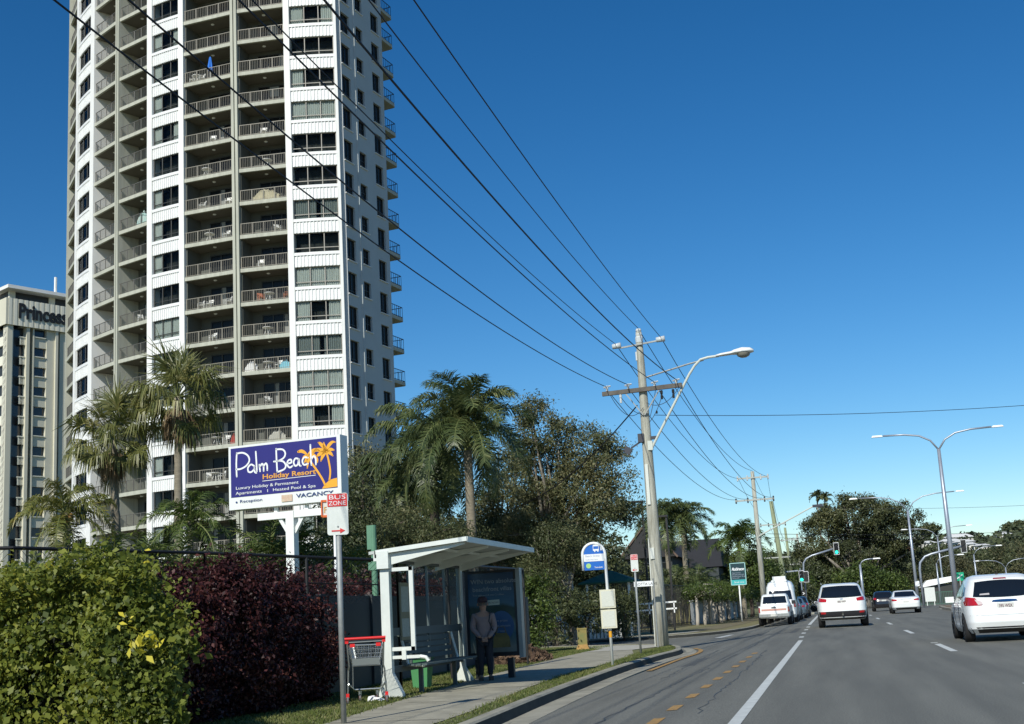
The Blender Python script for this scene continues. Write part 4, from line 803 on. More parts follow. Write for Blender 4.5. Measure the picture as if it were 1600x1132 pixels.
M_gw=mat('grey_white_wall',(.60,.64,.66),.85,var=.25,scale=.8)
b=MB(); b.box((0,8,.76),(.24,16,1.56),mi=0); b.box((0,8,1.58),(.32,16.1,.09),mi=1); b.build('wall',[M_gw,M_wpaint],gw)
b=MB(); b.box((.35,31,.70),(.24,30,1.5)); b.build('long_wall',M_gw,gw); b=MB(); P=[(.50,34,0),(.50,40,0)]+[(.50,37+3*math.cos(t),1.5+.75*math.sin(t)) for t in np.linspace(0,math.pi,12)]; b.slabpoly(P,.2,(1,0,0)); b.build('arched_pier',mat('blue_grey_wall',(.20,.25,.32),.8),gw)
b=MB(); P=[(.13,5.6,.05),(.13,7.8,.05)]+[(.13,6.7+1.1*math.cos(t),.75+.4*math.sin(t)) for t in np.linspace(0,math.pi,8)]; b.slabpoly(P,.02,(1,0,0)); b.build('arch_recess',mat('wall_recess_grey',(.22,.25,.28)),gw)
fh=MB(); fh.lathe([(.14,0),(.14,.06),(.09,.08),(.09,.34),(.15,.37),(.15,.43),(.09,.47),(.07,.58),(.001,.62)],n=10); o=fh.build('fire_hydrant',mat('hydrant_grey',(.40,.42,.42),.6),smooth=True); o.scale=(.75,.75,.7); o.location=(-8.5,88,0); tag(o,'small white hydrant at the foot of the white wall','hydrant')
gz=empty('gazebo',(-10.25,58.6,0),label='garden gazebo with dark green pyramid roof and white posts',cat='gazebo')
b=MB(); hw=1.35; V=[(-hw,-hw,2.55),(hw,-hw,2.55),(hw,hw,2.55),(-hw,hw,2.55),(0,0,3.12),(-hw,-hw,2.48),(hw,-hw,2.48),(hw,hw,2.48),(-hw,hw,2.48)]; b.add(V,[(0,1,4),(1,2,4),(2,3,4),(3,0,4),(5,6,1,0),(6,7,2,1),(7,8,3,2),(8,5,0,3),(8,7,6,5)]); b.build('roof',mat('dark_green_roofing',(.02,.11,.07),.7,var=.2,scale=3),gz)
for x,y in((-1,-1),(1,-1),(1,1),(-1,1),(0,-1)): b=MB(); b.box((x,y,1.25),(.10,.10,2.5)); b.build('post',M_wpaint,gz)
b=MB(); 
for z in(1.15,1.45): b.bar((-3.4,-1.2,z-.1),(3.2,-1.2,z),.05,.07)
for k in range(12): b.box((-3.3+k*.58,-1.2,1.2),(.05,.05,.5))
b.build('balustrade',M_wpaint,gz)
nt_=MB(); nt_.box((0,0,0),(.32,.03,.46)); nt_.bar((0,0,-.2),(0,0,-1.8),.04,.04); o=nt_.build('notice_board',M_wpaint); o.location=W(850+ (40),915,55); tag(o,'small white notice on the dark fence left of the timetable','notice')
# bark chips heap
def heap(name,c,rx,ry,h,m,label,cat,n=3000,s=.042):
    rg=np.random.default_rng(5); a=rg.random(n)*6.283; q=np.sqrt(rg.random(n)); x=q*np.cos(a)*rx; y=q*np.sin(a)*ry; z=h*(1-q**2)*rg.random(n)+.02
    d1=rg.normal(0,1,(n,3))*s; d2=rg.normal(0,1,(n,3))*s*.5; P=np.c_[x+c[0],y+c[1],z+c[2]]; V=np.stack([P-d1-d2,P+d1-d2,P+d1+d2,P-d1+d2],1); o=quads(name,V,m); return tag(o,label,cat,kind=None)
heap('mulch_heap',(-8.0,31.5,0),.7,1.7,.38,leafmat('mulch',[(0,(.03,.02,.012)),(.5,(.09,.055,.035)),(1,(.24,.16,.10))],2,.9,0),'heap of red brown bark chips beside the footpath','mulch heap')
# dark gabled house
hs_=empty('dark_gabled_house',(-15.3,105,0),label='dark grey gabled house behind the palms and garden wall',cat='house')
M_hw=mat('charcoal_weatherboard',(.045,.055,.06),.8); M_hr=mat('dark_roof_tile',(.028,.028,.030),.8,var=.2,scale=2)
b=MB(); b.box((.9,0,2.1),(3.0,9,4.2)); b.box((3.2,5,1.7),(3.4,9,3.5)); b.build('wall',M_hw,hs_)
def gable(x0,x1,y0,y1,z0,z1):
    xm=(x0+x1)/2; return [(x0,y0,z0),(x1,y0,z0),(xm,y0,z1),(x0,y1,z0),(x1,y1,z0),(xm,y1,z1)],[(0,1,2),(3,5,4),(0,2,5,3),(1,4,5,2),(0,3,4,1)]
b=MB(); b.add(*gable(-1.0,2.8,-4.9,5,4.15,6.3)); b.build('roof',M_hr,hs_); b=MB(); b.bar((-1.05,-4.95,4.1),(.9,-4.95,6.33),.08,.12); b.bar((2.85,-4.95,4.1),(.9,-4.95,6.33),.08,.12); b.build('barge_board',mat('brown_trim',(.12,.08,.06)),hs_)
b=MB(); b.add([(1.4,.4,3.5),(5.2,.4,3.5),(4.7,5,5.6),(1.4,5,5.6),(1.4,9.6,3.5),(5.2,9.6,3.5)],[(0,1,2,3),(3,2,5,4),(1,5,2)]); b.build('side_roof',M_hr,hs_)
b=MB(); b.box((.9,-4.52,3.3),(2.2,.05,1.0)); b.build('window',mat('dark_door_glass',(.02,.024,.026)),hs_)
hs_.scale=(1.25,1.25,1.27)
# black garden lights
def blacklight(loc,h,label):
    o=empty('garden_light',loc,label=label,cat='lamp',group=None); b=MB(); b.box((0,0,h/2),(.10,.10,h)); b.build('pole',M_black,o); b=MB(); b.box((-.3,0,h+.03),(.75,.22,.10)); b.build('lamp_head',M_black,o)
blacklight((-8.7,60,0),6.4,'taller black square headed garden light left of the power pole'); blacklight((-8.3,66,0),6.05,'black square headed garden light just right of the power pole')
# ================================================================ POLES, LAMPS, WIRES
M_wood=mat('weathered_pole_timber',(.54,.54,.46),.9,var=.55,scale=3,stretch=(5,5,.35),bump=.8,bscale=18,detail=8,col2=(.23,.22,.17))
M_woodg=mat('greenish_pole_timber',(.30,.34,.20),.9,var=.4,scale=3,stretch=(5,5,.35),detail=8)
M_arm=mat('crossarm_timber',(.15,.135,.115),.9,var=.4,scale=6)
M_ins=mat('insulator_grey',(.55,.58,.58),.3)
M_wire=mat('wire_black',(.010,.010,.016),.6)
PX,PY=-5.34,39.02
pp=empty('power_pole',(PX,PY,0),label='nearest tall timber power pole at the corner carrying a street lamp',cat='power pole')
b=MB(); b.tube([(0,0,-.2),(0,0,2),(.0,0,6),(0,0,9.1),(0,0,10.15)],[.22,.20,.165,.125,.10],18); b.build('pole',M_wood,pp,smooth=True)
b=MB(); b.lathe([(.001,10.28),(.08,10.27),(.10,10.2),(.075,10.16),(.11,10.08),(.10,10.02),(.13,9.97),(.12,9.8)],n=12); 
b.tube([(-.13,0,9.5),(-.12,-.05,9.2)],.03,6); b.build('top_insulator',M_ins,pp)
b=MB(); b.bar((-.62,-.14,9.66),(.62,-.14,9.83-.06),.05,.05); o=b.build('top_crossarm',M_galv,pp)
for x,z in((-.74,9.73),(.72,9.80)):
    b=MB(); b.tube([(x-.14,-.14,z-.0),(x+.14,-.14,z+.02)],[.085,.10],12); b.build('insulator',M_ins,pp,smooth=True)
b=MB(); b.bar((-1.32,-.19,8.17),(1.30,-.19,8.22),.10,.14); b.build('crossarm',M_arm,pp)
b=MB(); 
for s in(-1,1): b.bar((s*.55,-.2,8.12),(s*.02,-.2,7.35),.035,.035)
b.tube([(.12,0,8.62),(1.55,-.1,8.90),(2.05,-.1,8.98)],.028,8); b.build('brace',M_galv,pp)
for k,x in enumerate((-1.15,-.45,.42,1.12)):
    b=MB(); z=8.25; b.lathe([(.02,0),(.05,.02),(.03,.06),(.055,.09),(.03,.13),(.05,.16),(.001,.2)],(x,-.19,z),8); b.tube([(x-.1,-.25,z+.12),(x+.10,-.12,z+.18)],.03,6); b.build('insulator',M_ins,pp)
for x in(-.72,.62,1.0):
    b=MB(); b.lathe([(.001,0),(.045,-.02),(.045,-.12),(.03,-.14),(.04,-.20),(.04,-.30),(.001,-.31)],(x,-.19,8.12),8); b.build('fuse_carrier',M_black if x>0 else M_ins,pp)
# street lamp on its raking tube
b=MB(); b.tube([(.17,-.12,6.28),(.30,-.12,6.5),(1.55,-.12,8.55),(1.75,-.12,8.82),(1.95,-.12,9.0),(2.2,-.12,9.05),(2.55,-.12,9.06)],.042,8); b.box((.12,-.12,6.35),(.16,.12,.3)); b.build('lamp_arm',mat('lamp_arm_paint',(.55,.58,.52),.4),pp,smooth=False)
b=MB(); V=[];F=[]; secs=[(2.45,.06,.045,9.06),(2.62,.12,.07,9.07),(2.95,.13,.08,9.09),(3.05,.20,.11,9.10),(3.30,.24,.15,9.11),(3.55,.20,.12,9.11),(3.66,.10,.06,9.10)]; n=14
for x,wy,wz,zc in secs:
    for k in range(n): a=2*math.pi*k/n; V.append((x,-.12+wy*math.cos(a),zc+wz*(math.sin(a) if math.sin(a)>0 else .45*math.sin(a))))
for i in range(len(secs)-1):
    for k in range(n): F.append((i*n+k,i*n+(k+1)%n,(i+1)*n+(k+1)%n,(i+1)*n+k))
F+=[tuple(range(n)),tuple(range((len(secs)-1)*n,len(secs)*n))]; b.add(V,F); lh=b.build('lamp_head',mat('lamp_head_white',(.75,.77,.75),.35),pp,smooth=True)
b=MB(); b.lathe([(.22,0),(.19,-.08),(.10,-.13),(.001,-.14)],(3.33,-.12,9.06),14); b.build('lens',mat('lamp_lens_grey',(.28,.27,.22),.3),lh,smooth=True)
b=MB(); b.box((-.62,-.15,6.25),(.24,.12,.22),ry=.6); b.bar((-.50,-.15,6.32),(-.12,-.1,6.55),.07,.05); b.box((-.16,-.1,6.62),(.20,.2,.28)); b.box((.26,-.1,6.6),(.2,.1,.1)); b.build('floodlight',mat('flood_dark_grey',(.04,.04,.05),.4),pp)
b=MB(); b.box((-.05,-.19,5.1),(.10,.06,1.3)); b.bar((-.20,-.05,0),(-.17,-.05,3.4),.05,.05); b.box((-.07,-.20,2.9),(.13,.06,.35)); b.build('conduit',mat('conduit_pale',(.62,.64,.58),.6),pp)
b=MB()
def sagc(p,q,s,n=24): p=Vector(p);q=Vector(q); return [p.lerp(q,k/n)-Z3*(4*s*(k/n)*(1-k/n)) for k in range(n+1)]
for p,q,s in [((-1.05,-.2,8.1),(.0,-.2,7.6),.45),((1.2,-.2,8.15),(.1,-.2,7.75),.28),((-.7,-.2,8.0),(.1,-.2,7.4),.2),((.62,-.2,7.9),(.15,-.2,7.1),.1),((.45,-.2,8.2),(.2,-.2,7.3),.05)]: b.tube(sagc(p,q,s,14),.010,5,cap=False)
b.build('jumper_cable',M_wire,pp)
b=MB(); b.lathe([(.001,0),(.03,.02),(.03,.1),(.001,.12)],(.42,-.2,7.35),8); b.build('strain_clamp',M_black,pp)
# second pole and farther ones
def pole(loc,h,m,label,arms=((.45,1.1),(2.0,1.35)),lean=0,r=.17,lamp=None):
    o=empty('power_pole',loc,label=label,cat='power pole',group='power poles along the far kerb'); b=MB(); b.tube([(0,0,-.2),(lean*.5,0,h*.5),(lean,0,h)],[r*1.25,r,r*.75],12); b.build('pole',m,o,smooth=True)
    for dz,wd_2 in arms:
        b=MB(); z=h-dz; b.bar((lean-wd_2,-.15,z),(lean+wd_2,-.15,z),.09,.11); b.build('crossarm',mat('pale_crossarm',(.40,.42,.38),.7),o)
        b=MB(); 
        for x in(-.95,-.35,.5,.95): b.lathe([(.001,.16),(.06,.12),(.05,.0),(.06,-.20),(.001,-.24)],(lean+x*wd_2,-.15,z+.04),6)
        b.build('insulator',M_ins if dz<1 else mat('dark_insulator',(.06,.06,.06)),o)
    if lamp:
        b=MB(); b.tube([(-.1,-.1,lamp[0]),(.1,-.2,lamp[0]+.25),(lamp[1]*.5,-.2,lamp[0]+lamp[2]*.55),(lamp[1],-.2,lamp[0]+lamp[2])],.045,6); b.build('lamp_arm',mat('lamp_arm_paint',(.55,.58,.52)),o); b=MB(); b.box((lamp[1]+.3,-.2,lamp[0]+lamp[2]+.02),(.7,.3,.16)); b.build('lamp_head',mat('flood_dark_grey',(.04,.04,.05)),o)
    return o
pole((-4.60,86.4,0),10.25,M_wood,'second timber power pole, beside the parked ute',lamp=(5.5,3.9,2.0))
pole((-4.05,118,0),10.6,M_woodg,'greenish leaning timber pole above the white van',lean=-.75,arms=((2.2,1.2),(5.3,1.3)),r=.24)
pole((-4.4,150,0),9.9,M_woodg,'slim green pole, third beyond the parked ute',lean=-.35,arms=((1.5,1.4),(4.4,1.3)),r=.18)
pole((-3.6,175,0),10.4,M_wood,'slim grey pole behind the green one',lean=-.4,arms=((.6,1.6),(4.9,1.4)),r=.18)
pole((-3.3,205,0),10.0,M_wood,'farthest small pole but one along the kerb',lean=0,arms=((.8,1.5),(3,1.3)))
pole((-2.4,240,0),10.0,M_wood,'farthest small pole along the kerb',lean=0,arms=((.8,1.5),(3,1.3)))
def wire(p,q,s,label,r=.011,n=40,group=None):
    b=MB(); b.tube(sagc(p,q,s,n),r,5); o=b.build('power_line',M_wire); tag(o,label,'cable',group); return o
NEAR=[((-4.60,38.9,9.86),(-4.5,-7,9.7),.6,.011,'black cable from the right end of the top crossarm, rightmost line in the sky'),((PX,38.95,10.28),(-5.2,-7,10.2),.8,.011,'black cable from the very top of the near power pole up to the frame edge'),((-6.10,38.9,9.80),(-6.5,-7,9.7),.8,.010,'black cable from the left end of the top crossarm crossing the tower'),
 ((-4.20,38.85,8.40),(-4.5,-7,8.3),1.0,.015,'thick black cable from the right end of the long timber crossarm'),((-4.92,38.85,8.40),(-5.6,-7,8.3),.8,.012,'black cable from the long crossarm just right of the pole, passing over the tower'),
 ((-5.79,38.85,8.40),(-6.3,-7,8.3),1.1,.012,'black cable from the long crossarm just left of the pole'),((-6.50,38.85,8.40),(-7.1,-7,8.3),1.0,.012,'lowest black cable from the left tip of the long crossarm')]
for p,q,s,r_,l in NEAR: wire(p,q,s,l,r_)
FAR=[((-4.60,39,9.86),(-3.6,86.3,9.82),'far'),((PX,39,10.28),(-4.6,86.3,10.3),''),((-6.10,39,9.80),(-5.6,86.3,9.82),''),((-4.2,39.2,8.3),(-3.4,86.3,8.35),''),((-4.9,39.2,8.3),(-4.1,86.3,8.35),''),((-5.8,39.2,8.3),(-5.1,86.3,8.35),''),((-6.5,39.2,8.3),(-5.8,86.3,8.35),'')]
FN=['right end of the top crossarm','top of the near pole','left end of the top crossarm','right end of the long crossarm','right of the pole on the long crossarm','left of the pole on the long crossarm','left end of the long crossarm']
for (p,q,_),nm in zip(FAR,FN): wire(p,q,1.0,'sagging cable to the second pole from the '+nm,.013)
for p,q in [((-3.6,86.5,9.82),(-4.5,118,8.5)),((-4.6,86.5,10.3),(-4.8,118,10.6)),((-5.6,86.5,9.82),(-5.2,118,8.5)),((-3.4,86.5,8.3),(-3.6,118,5.4)),((-4.5,118,8.5),(-4.4,150,8.5)),((-3.7,118,5.4),(-4,150,5.5)),((-5.2,118,8.5),(-5.3,150,8.5))]: wire(p,q,.6,'thin cable slung between the farther poles',.012,group='cables between the farther poles')
wire((-5.0,38.9,7.33),(36,62,12.2),1.5,'thin service cable swooping right across the sky from the near pole',.010)
wire((-5.55,38.9,7.7),W(800,795,50),.5,'black twisted service cable running down left into the gum trees',.022)
wire(W(1267,793,87),(40,95,8.5),1.2,'thin pale cable crossing the road in front of the big tree',.010); wire((-4.6,100,6.6),(60,150,9.5),1.6,'lower pair cable across the road by the signals',.018,group=None); wire((-4.6,100,6.3),(60,150,9.1),1.7,'lowest cable across the road by the signals',.012)
M_lp=mat('steel_lamp_column',(.40,.44,.50),.4,metal=.5,var=.15,scale=4)
def dbl_lamp(loc,h,reach,label,up=.0,scale=1,r=.11,both=True,up2=None):
    o=empty('street_lamp',loc,label=label,cat='street lamp',group='street lamps on curved arms'); b=MB(); b.tube([(0,0,-.1),(0,0,h*.5),(0,0,h)],[r*1.3,r,r*.75],12); b.build('pole',M_lp,o,smooth=True)
    for s in ((-1,1) if both else (1,)):
        b=MB(); L_=reach; b.tube([(0,0,h-.05),(s*.12*L_,0,h+.16*L_),(s*.30*L_,0,h+.26*L_),(s*.55*L_,0,h+.30*L_),(s*.9*L_,0,h+.31*L_)],r*.4,8); b.build('arm',M_lp,o,smooth=True)
        b=MB(); x=s*L_; b.add([(x-.38*scale*1,-.14,0),(x+.38*scale,-.14,0),(x+.38*scale,.14,0),(x-.38*scale,.14,0),(x-.3*scale,-.1,.12),(x+.3*scale,-.08,.12),(x+.3*scale,.08,.12),(x-.3*scale,.1,.12)],[(0,3,2,1),(4,5,6,7),(0,1,5,4),(1,2,6,5),(2,3,7,6),(3,0,4,7)])
        me=b.mesh('lamp_head',mat('lamp_head_white',(.75,.77,.75))); me.transform(Matrix.Translation((0,0,h+.31*L_-.06))); link('lamp_head',me,o)
    return o
dbl_lamp((7.9,86.5,.1),10.65,3.9,'tall double armed street lamp nearest on the median',r=.15)
dbl_lamp((7.25,115,.1),8.5,4.6,'double armed street lamp standing with the right traffic signal',r=.12)
dbl_lamp((12.4,150,.1),7.5,3.6,'double armed street lamp in the distance behind the fence',r=.10)
dbl_lamp((17.2,160,.1),5.5,3.0,'single armed distant street lamp right of the tall lamp',r=.10,both=False)
dbl_lamp((22.2,172,.1),3.9,3.5,'low distant double street lamp above the white hatchback',r=.10)
dbl_lamp((3.0,131,.1),4.4,1.7,'single armed lamp on a thick pole before the round trees',r=.14,both=False)
dbl_lamp((30.2,182,.1),3.9,3.2,'distant double street lamp at the right frame edge',r=.10)
dbl_lamp((11.3,142,.1),4.3,2.6,'short single armed lamp beside the distant double lamp',r=.09,both=False)
# ---------------------------------------------------------------- traffic signals
M_tlg=mat('green_lamp_lit',(.0,.5,.3),.4,emit=((.02,1.,.55),4.0)); M_off=mat('signal_lens_off',(.02,.015,.015),.3)
def signal(parent,x,z,fwd=True,s=1.):
    b=MB(); b.box((x,0,z),(.42*s,.06,1.05*s)); h_=b.build('signal_head',M_black,parent); b=MB(); 
    for p,q in [((-.23,-.55),(.23,-.55)),((-.23,.55),(.23,.55)),((-.23,-.55),(-.23,.55)),((.23,-.55),(.23,.55))]: b.bar((x+p[0]*s,0,z+p[1]*s),(x+q[0]*s,0,z+q[1]*s),.03,.045)
    b.build('white_border',M_sw,h_)
    for k,dz in enumerate((.33,0,-.33)):
        b=MB(); b.tube([(x,-.05*(1 if fwd else -1),z+dz*s),(x,-.09*(1 if fwd else -1),z+dz*s)],.135*s,14); b.build('signal_lens',M_tlg if (k==2 and fwd) else M_off,h_)
        b=MB(); V=[(x+.15*s*math.cos(t),y,z+dz*s+.15*s*math.sin(t)) for y in((-.06,-.28) if fwd else (.06,.28)) for t in np.linspace(-.3,math.pi+.3,9)]; b.add(V,[(i,i+1,i+10,i+9) for i in range(8)]); b.build('visor',M_black,h_)
g1=empty('traffic_signal',(-2.55,120,.1),label='traffic signal on a curved mast arm showing green over the road, left side',cat='traffic light')
b=MB(); b.tube([(.1,0,0),(.1,0,4.0),(.16,0,4.6),(.45,0,5.0),(1.0,0,5.25),(3.0,0,5.75)],.085,10); b.build('mast_arm',M_lp,g1,smooth=True); signal(g1,3.3,5.75)
g2=empty('traffic_signal',(-2.75,119,.1),label='pole mounted traffic signal with twin heads showing green beside the mast arm',cat='traffic light')
b=MB(); b.tube([(0,0,0),(0,0,4.1)],.06,8); b.bar((-1.5,0,3.85),(-.2,0,3.9),.05,.12); b.build('pole',M_lp,g2,smooth=False); signal(g2,.08,3.35,s=.95); signal(g2,.5,3.28,fwd=False,s=.9)
b=MB(); b.box((.12,-.05,1.75),(.42,.03,.6)); sgn_=b.build('arrow_board',M_black,g2); b=MB(); b.slabpoly([(-.02,-.07,1.86),(.14,-.07,1.75),(-.02,-.07,1.64),(.08,-.07,1.64),(.26,-.07,1.75),(.08,-.07,1.86)],.01,(0,-1,0)); b.build('arrow_mark',M_sw,sgn_)
g3=empty('traffic_signal',(7.35,113.5,.1),label='right traffic signal hanging on a long mast arm, seen from its dark back',cat='traffic light')
b=MB(); b.tube([(.25,0,0),(.25,0,3.2),(.35,0,3.8),(.8,0,4.3),(1.4,0,4.5),(3.9,0,5.0)],.10,10); b.build('mast_arm',M_lp,g3,smooth=True); signal(g3,4.1,5.0,fwd=False); b=MB(); b.box((-.1,-.1,2.0),(.35,.2,.45)); b.build('control_box',M_sw,g3)
# small boards, fence and buildings past the median
wb=MB(); wb.box((0,0,.95),(.85,.04,1.2)); wb.bar((-.3,0,0),(-.3,0,.5),.06,.05); wb.bar((.3,0,0),(.3,0,.5),.06,.05); o=wb.build('white_board',M_sign); o.location=(8.1,112,.16); tag(o,'white notice board on the end of the median','board')
gs=plate_sign('green_road_sign',(9.35,98,.1),.62,.62,1.9,mat('green_road_sign',(.0,.36,.18),.4),0,'bright green road sign just left of the white hatchback roof','road sign',pr=.05)
b=MB(); b.bar((-.22,-.03,2.05),(.2,-.03,2.35),.004,.06); b.build('arrow_mark',M_sw,gs)
gf=empty('green_rail_fence',(8.6,132,0),label='green bar fence beyond the median opening',cat='fence'); b=MB()
for k in range(60): b.bar((k*.16,0,0),(k*.16,0,1.35),.04,.04)
b.bar((0,0,.15),(9.6,0,.15),.05,.05); b.bar((0,0,1.3),(9.6,0,1.3),.06,.06); b.build('bars',mat('fence_green',(.06,.14,.10),.5),gf)
gf2=empty('dark_bar_fence',(1.5,150,0),label='dark bar fence across the end of the road between the cars',cat='fence'); b=MB()
for k in range(50): b.bar((k*.16,0,0),(k*.16,0,1.3),.05,.04)
b.bar((0,0,1.25),(8,0,1.25),.06,.06); b.build('bars',mat('fence_grey',(.10,.11,.11),.5),gf2)
mq=empty('white_canopy_shop',(12.2,150,0),label='small white canopied building behind the green fence',cat='building'); b=MB(); b.box((0,0,1.1),(4.2,3,2.2)); b.build('wall',M_dark,mq); b=MB(); b.add([(-2.4,-1.9,1.9),(2.4,-1.9,2.6),(2.4,1.9,2.6),(-2.4,1.9,1.9),(-1.6,-1.2,2.7),(1.8,-1.2,3.1),(1.8,1.2,3.1),(-1.6,1.2,2.7)],[(0,1,5,4),(1,2,6,5),(2,3,7,6),(3,0,4,7),(4,5,6,7)]); b.build('canopy',M_wpaint,mq)

# ================================================================ CARS
M_tyre=mat('tyre_rubber',(.015,.015,.015),.85); M_rim=mat('alloy_rim',(.45,.46,.47),.3,metal=.9); M_cgl=mat('car_tinted_glass',(.008,.010,.012),.06,spec=.9); M_lens=mat('tail_lamp_red',(.42,.012,.015),.12,coat=1); M_lensw=mat('clear_lamp',(.6,.5,.48),.1,coat=1); M_trim=mat('black_trim',(.015,.015,.017),.5); M_plate=mat('number_plate',(.60,.60,.55),.5); M_pt=mat('plate_text',(.12,.05,.08)); M_chrome=mat('chrome',(.7,.72,.74),.08,metal=1.)
M_under=mat('under_body',(.01,.01,.01),.9)
class Body:
    """closed body lofted from plan sections; L: rows (z, y_rear, y_front, half width, roundness exponent)"""
    def __init__(s,L): s.L=L; s.z=[l[0] for l in L]
    def at(s,z): return [float(np.interp(z,s.z,[l[k] for l in s.L])) for k in (1,2,3,4)]
    def rear(s,x,z,o=0):
        y0,y1,w,n=s.at(z); h=(y1-y0)/2; t=min(abs(x)/w,.9999); return Vector((x,(y0+y1)/2-h*(1-t**n)**(1/n)-o,z))
    def side(s,y,z,sg,o=0):
        y0,y1,w,n=s.at(z); h=(y1-y0)/2; t=min(abs(y-(y0+y1)/2)/h,.9999); return Vector((sg*(w*(1-t**n)**(1/n)+o),y,z))
    def loft(s,arches,parent,m,name='body'):
        # fine levels so the side reads as sheet metal
        zs=sorted(set([round(v,3) for v in s.z]+[round(v,3) for v in np.linspace(s.z[0],s.z[-1],30)])); N=96; V=[];F=[]
        for z in zs:
            y0,y1,w,n=s.at(z); h=(y1-y0)/2; c=(y0+y1)/2
            for k in range(N):
                a=2*math.pi*k/N
                # even spacing along the superellipse sides
                ca,sa=math.cos(a),math.sin(a); r_=1/((abs(ca)**n+abs(sa)**n)**(1/n)); V.append((w*ca*r_,c+h*sa*r_,z))
        for i in range(len(zs)-1):
            for k in range(N): F.append((i*N+k,i*N+(k+1)%N,(i+1)*N+(k+1)%N,(i+1)*N+k))
        F+=[tuple(range(N))[::-1],tuple(range((len(zs)-1)*N,len(zs)*N))]
        b=MB(); b.add(V,F); me=b.mesh(name,m,True); o=bpy.data.objects.new(name,me); COL.objects.link(o)
        if arches:
            cb=MB(); 
            for y,r_ in arches: cb.tube([(-1.4,y,r_-.02),(1.4,y,r_-.02)],r_+.035,28)
            cme=cb.mesh('cut',M_under); co=bpy.data.objects.new('cut',cme); COL.objects.link(co); md=o.modifiers.new('b','BOOLEAN'); md.operation='DIFFERENCE'; md.object=co; md.solver='EXACT'
            me.materials.append(M_under)
            dg=bpy.context.evaluated_depsgraph_get(); me2=bpy.data.meshes.new_from_object(o.evaluated_get(dg)); bpy.data.objects.remove(o); bpy.data.objects.remove(co); o=bpy.data.objects.new(name,me2); COL.objects.link(o)
        o.parent=parent; autosmooth(o,30); return o
    def rpatch(s,name,quad,parent,m,o=.006,nx=12,nz=5,rnd=0,thick=0):
        # quad: (x,z) of bottom-left, bottom-right, top-right, top-left; edges may bow with rnd
        V=[];F=[]
        for j in range(nz+1):
            for i in range(nx+1):
                u,v=i/nx,j/nz; xl=quad[0][0]*(1-v)+quad[3][0]*v; xr=quad[1][0]*(1-v)+quad[2][0]*v; zl=quad[0][1]*(1-v)+quad[3][1]*v; zr=quad[1][1]*(1-v)+quad[2][1]*v
                x=xl+(xr-xl)*u; z=zl+(zr-zl)*u+rnd*(4*u*(1-u))*(1 if v>.5 else -1)*abs(2*v-1); V.append(s.rear(x,z,o))
        for j in range(nz):
            for i in range(nx): k=j*(nx+1)+i; F.append((k,k+1,k+nx+2,k+nx+1))
        b=MB(); b.add(V,F); return b.build(name,m,parent,smooth=True)
    def spatch(s,name,quad,sg,parent,m,o=.005,nx=8,nz=5):
        V=[];F=[]
        for j in range(nz+1):
            for i in range(nx+1):
                u,v=i/nx,j/nz; y=(quad[0][0]*(1-u)+quad[1][0]*u)*(1-v)+(quad[3][0]*(1-u)+quad[2][0]*u)*v; z=(quad[0][1]*(1-u)+quad[1][1]*u)*(1-v)+(quad[3][1]*(1-u)+quad[2][1]*u)*v; V.append(s.side(y,z,sg,o))
        for j in range(nz):
            for i in range(nx): k=j*(nx+1)+i; F.append((k,k+1,k+nx+2,k+nx+1))
        b=MB(); b.add(V,F); return b.build(name,m,parent,smooth=True)
def wheel(parent,x,y,r,w=.22):
    sg=1 if x>0 else -1; b=MB(); n=28; prof=[(r*.62,-w/2),(r*.93,-w/2),(r,-w/2+.03),(r,w/2-.03),(r*.93,w/2),(r*.62,w/2)]; V=[];F=[]
    for pr,px in prof:
        for k in range(n): a=2*math.pi*k/n; V.append((x+px*sg,y+pr*math.cos(a),r+pr*math.sin(a)))
    for i in range(len(prof)-1):
        for k in range(n): F.append((i*n+k,i*n+(k+1)%n,(i+1)*n+(k+1)%n,(i+1)*n+k))
    b.add(V,F); t=MB(); w_=b.build('wheel',M_tyre,parent,smooth=True)
    b=MB(); xo=x+sg*(w/2-.03)
    b.tube([(xo-.02,y,r),(xo-.015,y,r)],r*.62,24,mi=1)
    for k in range(5):
        a=2*math.pi*k/5+.3; b.bar((xo+.012,y+r*.10*math.cos(a),r+r*.10*math.sin(a)),(xo+.004,y+r*.60*math.cos(a),r+r*.60*math.sin(a)),.035,r*.17,up=Vector((1,0,0)))
    b.tube([(xo,y,r),(xo+.03,y,r)],r*.14,12); b.build('rim',[M_rim,M_under],w_)
def ptext(s,size,parent,body,x,z,m=None,w=.36):
    t=text(s,size,m or M_pt,'plate_lettering',parent,Matrix.Identity(4),align='CENTER',extrude=.001,offset=.001); wd2=max(v.co.x for v in t.data.vertices)*2; p=body.rear(x,z); t.data.transform(Matrix(((1,0,0,x),(0,0,-1,p.y-.022),(0,1,0,z-size*.33),(0,0,0,1)))@Matrix.Scale(w/wd2,4,(1,0,0)))
def plate(parent,body,x,z,w=.37,h=.13,s=None):
    p=body.rear(x,z); b=MB(); b.box((x,p.y-.010,z),(w,.012,h)); o=b.build('number_plate',M_plate,parent)
    if s: ptext(s,h*.75,o,body,x,z,w=w*.8)
def hgt_arches(f,r): return [(y,r) for y in f]
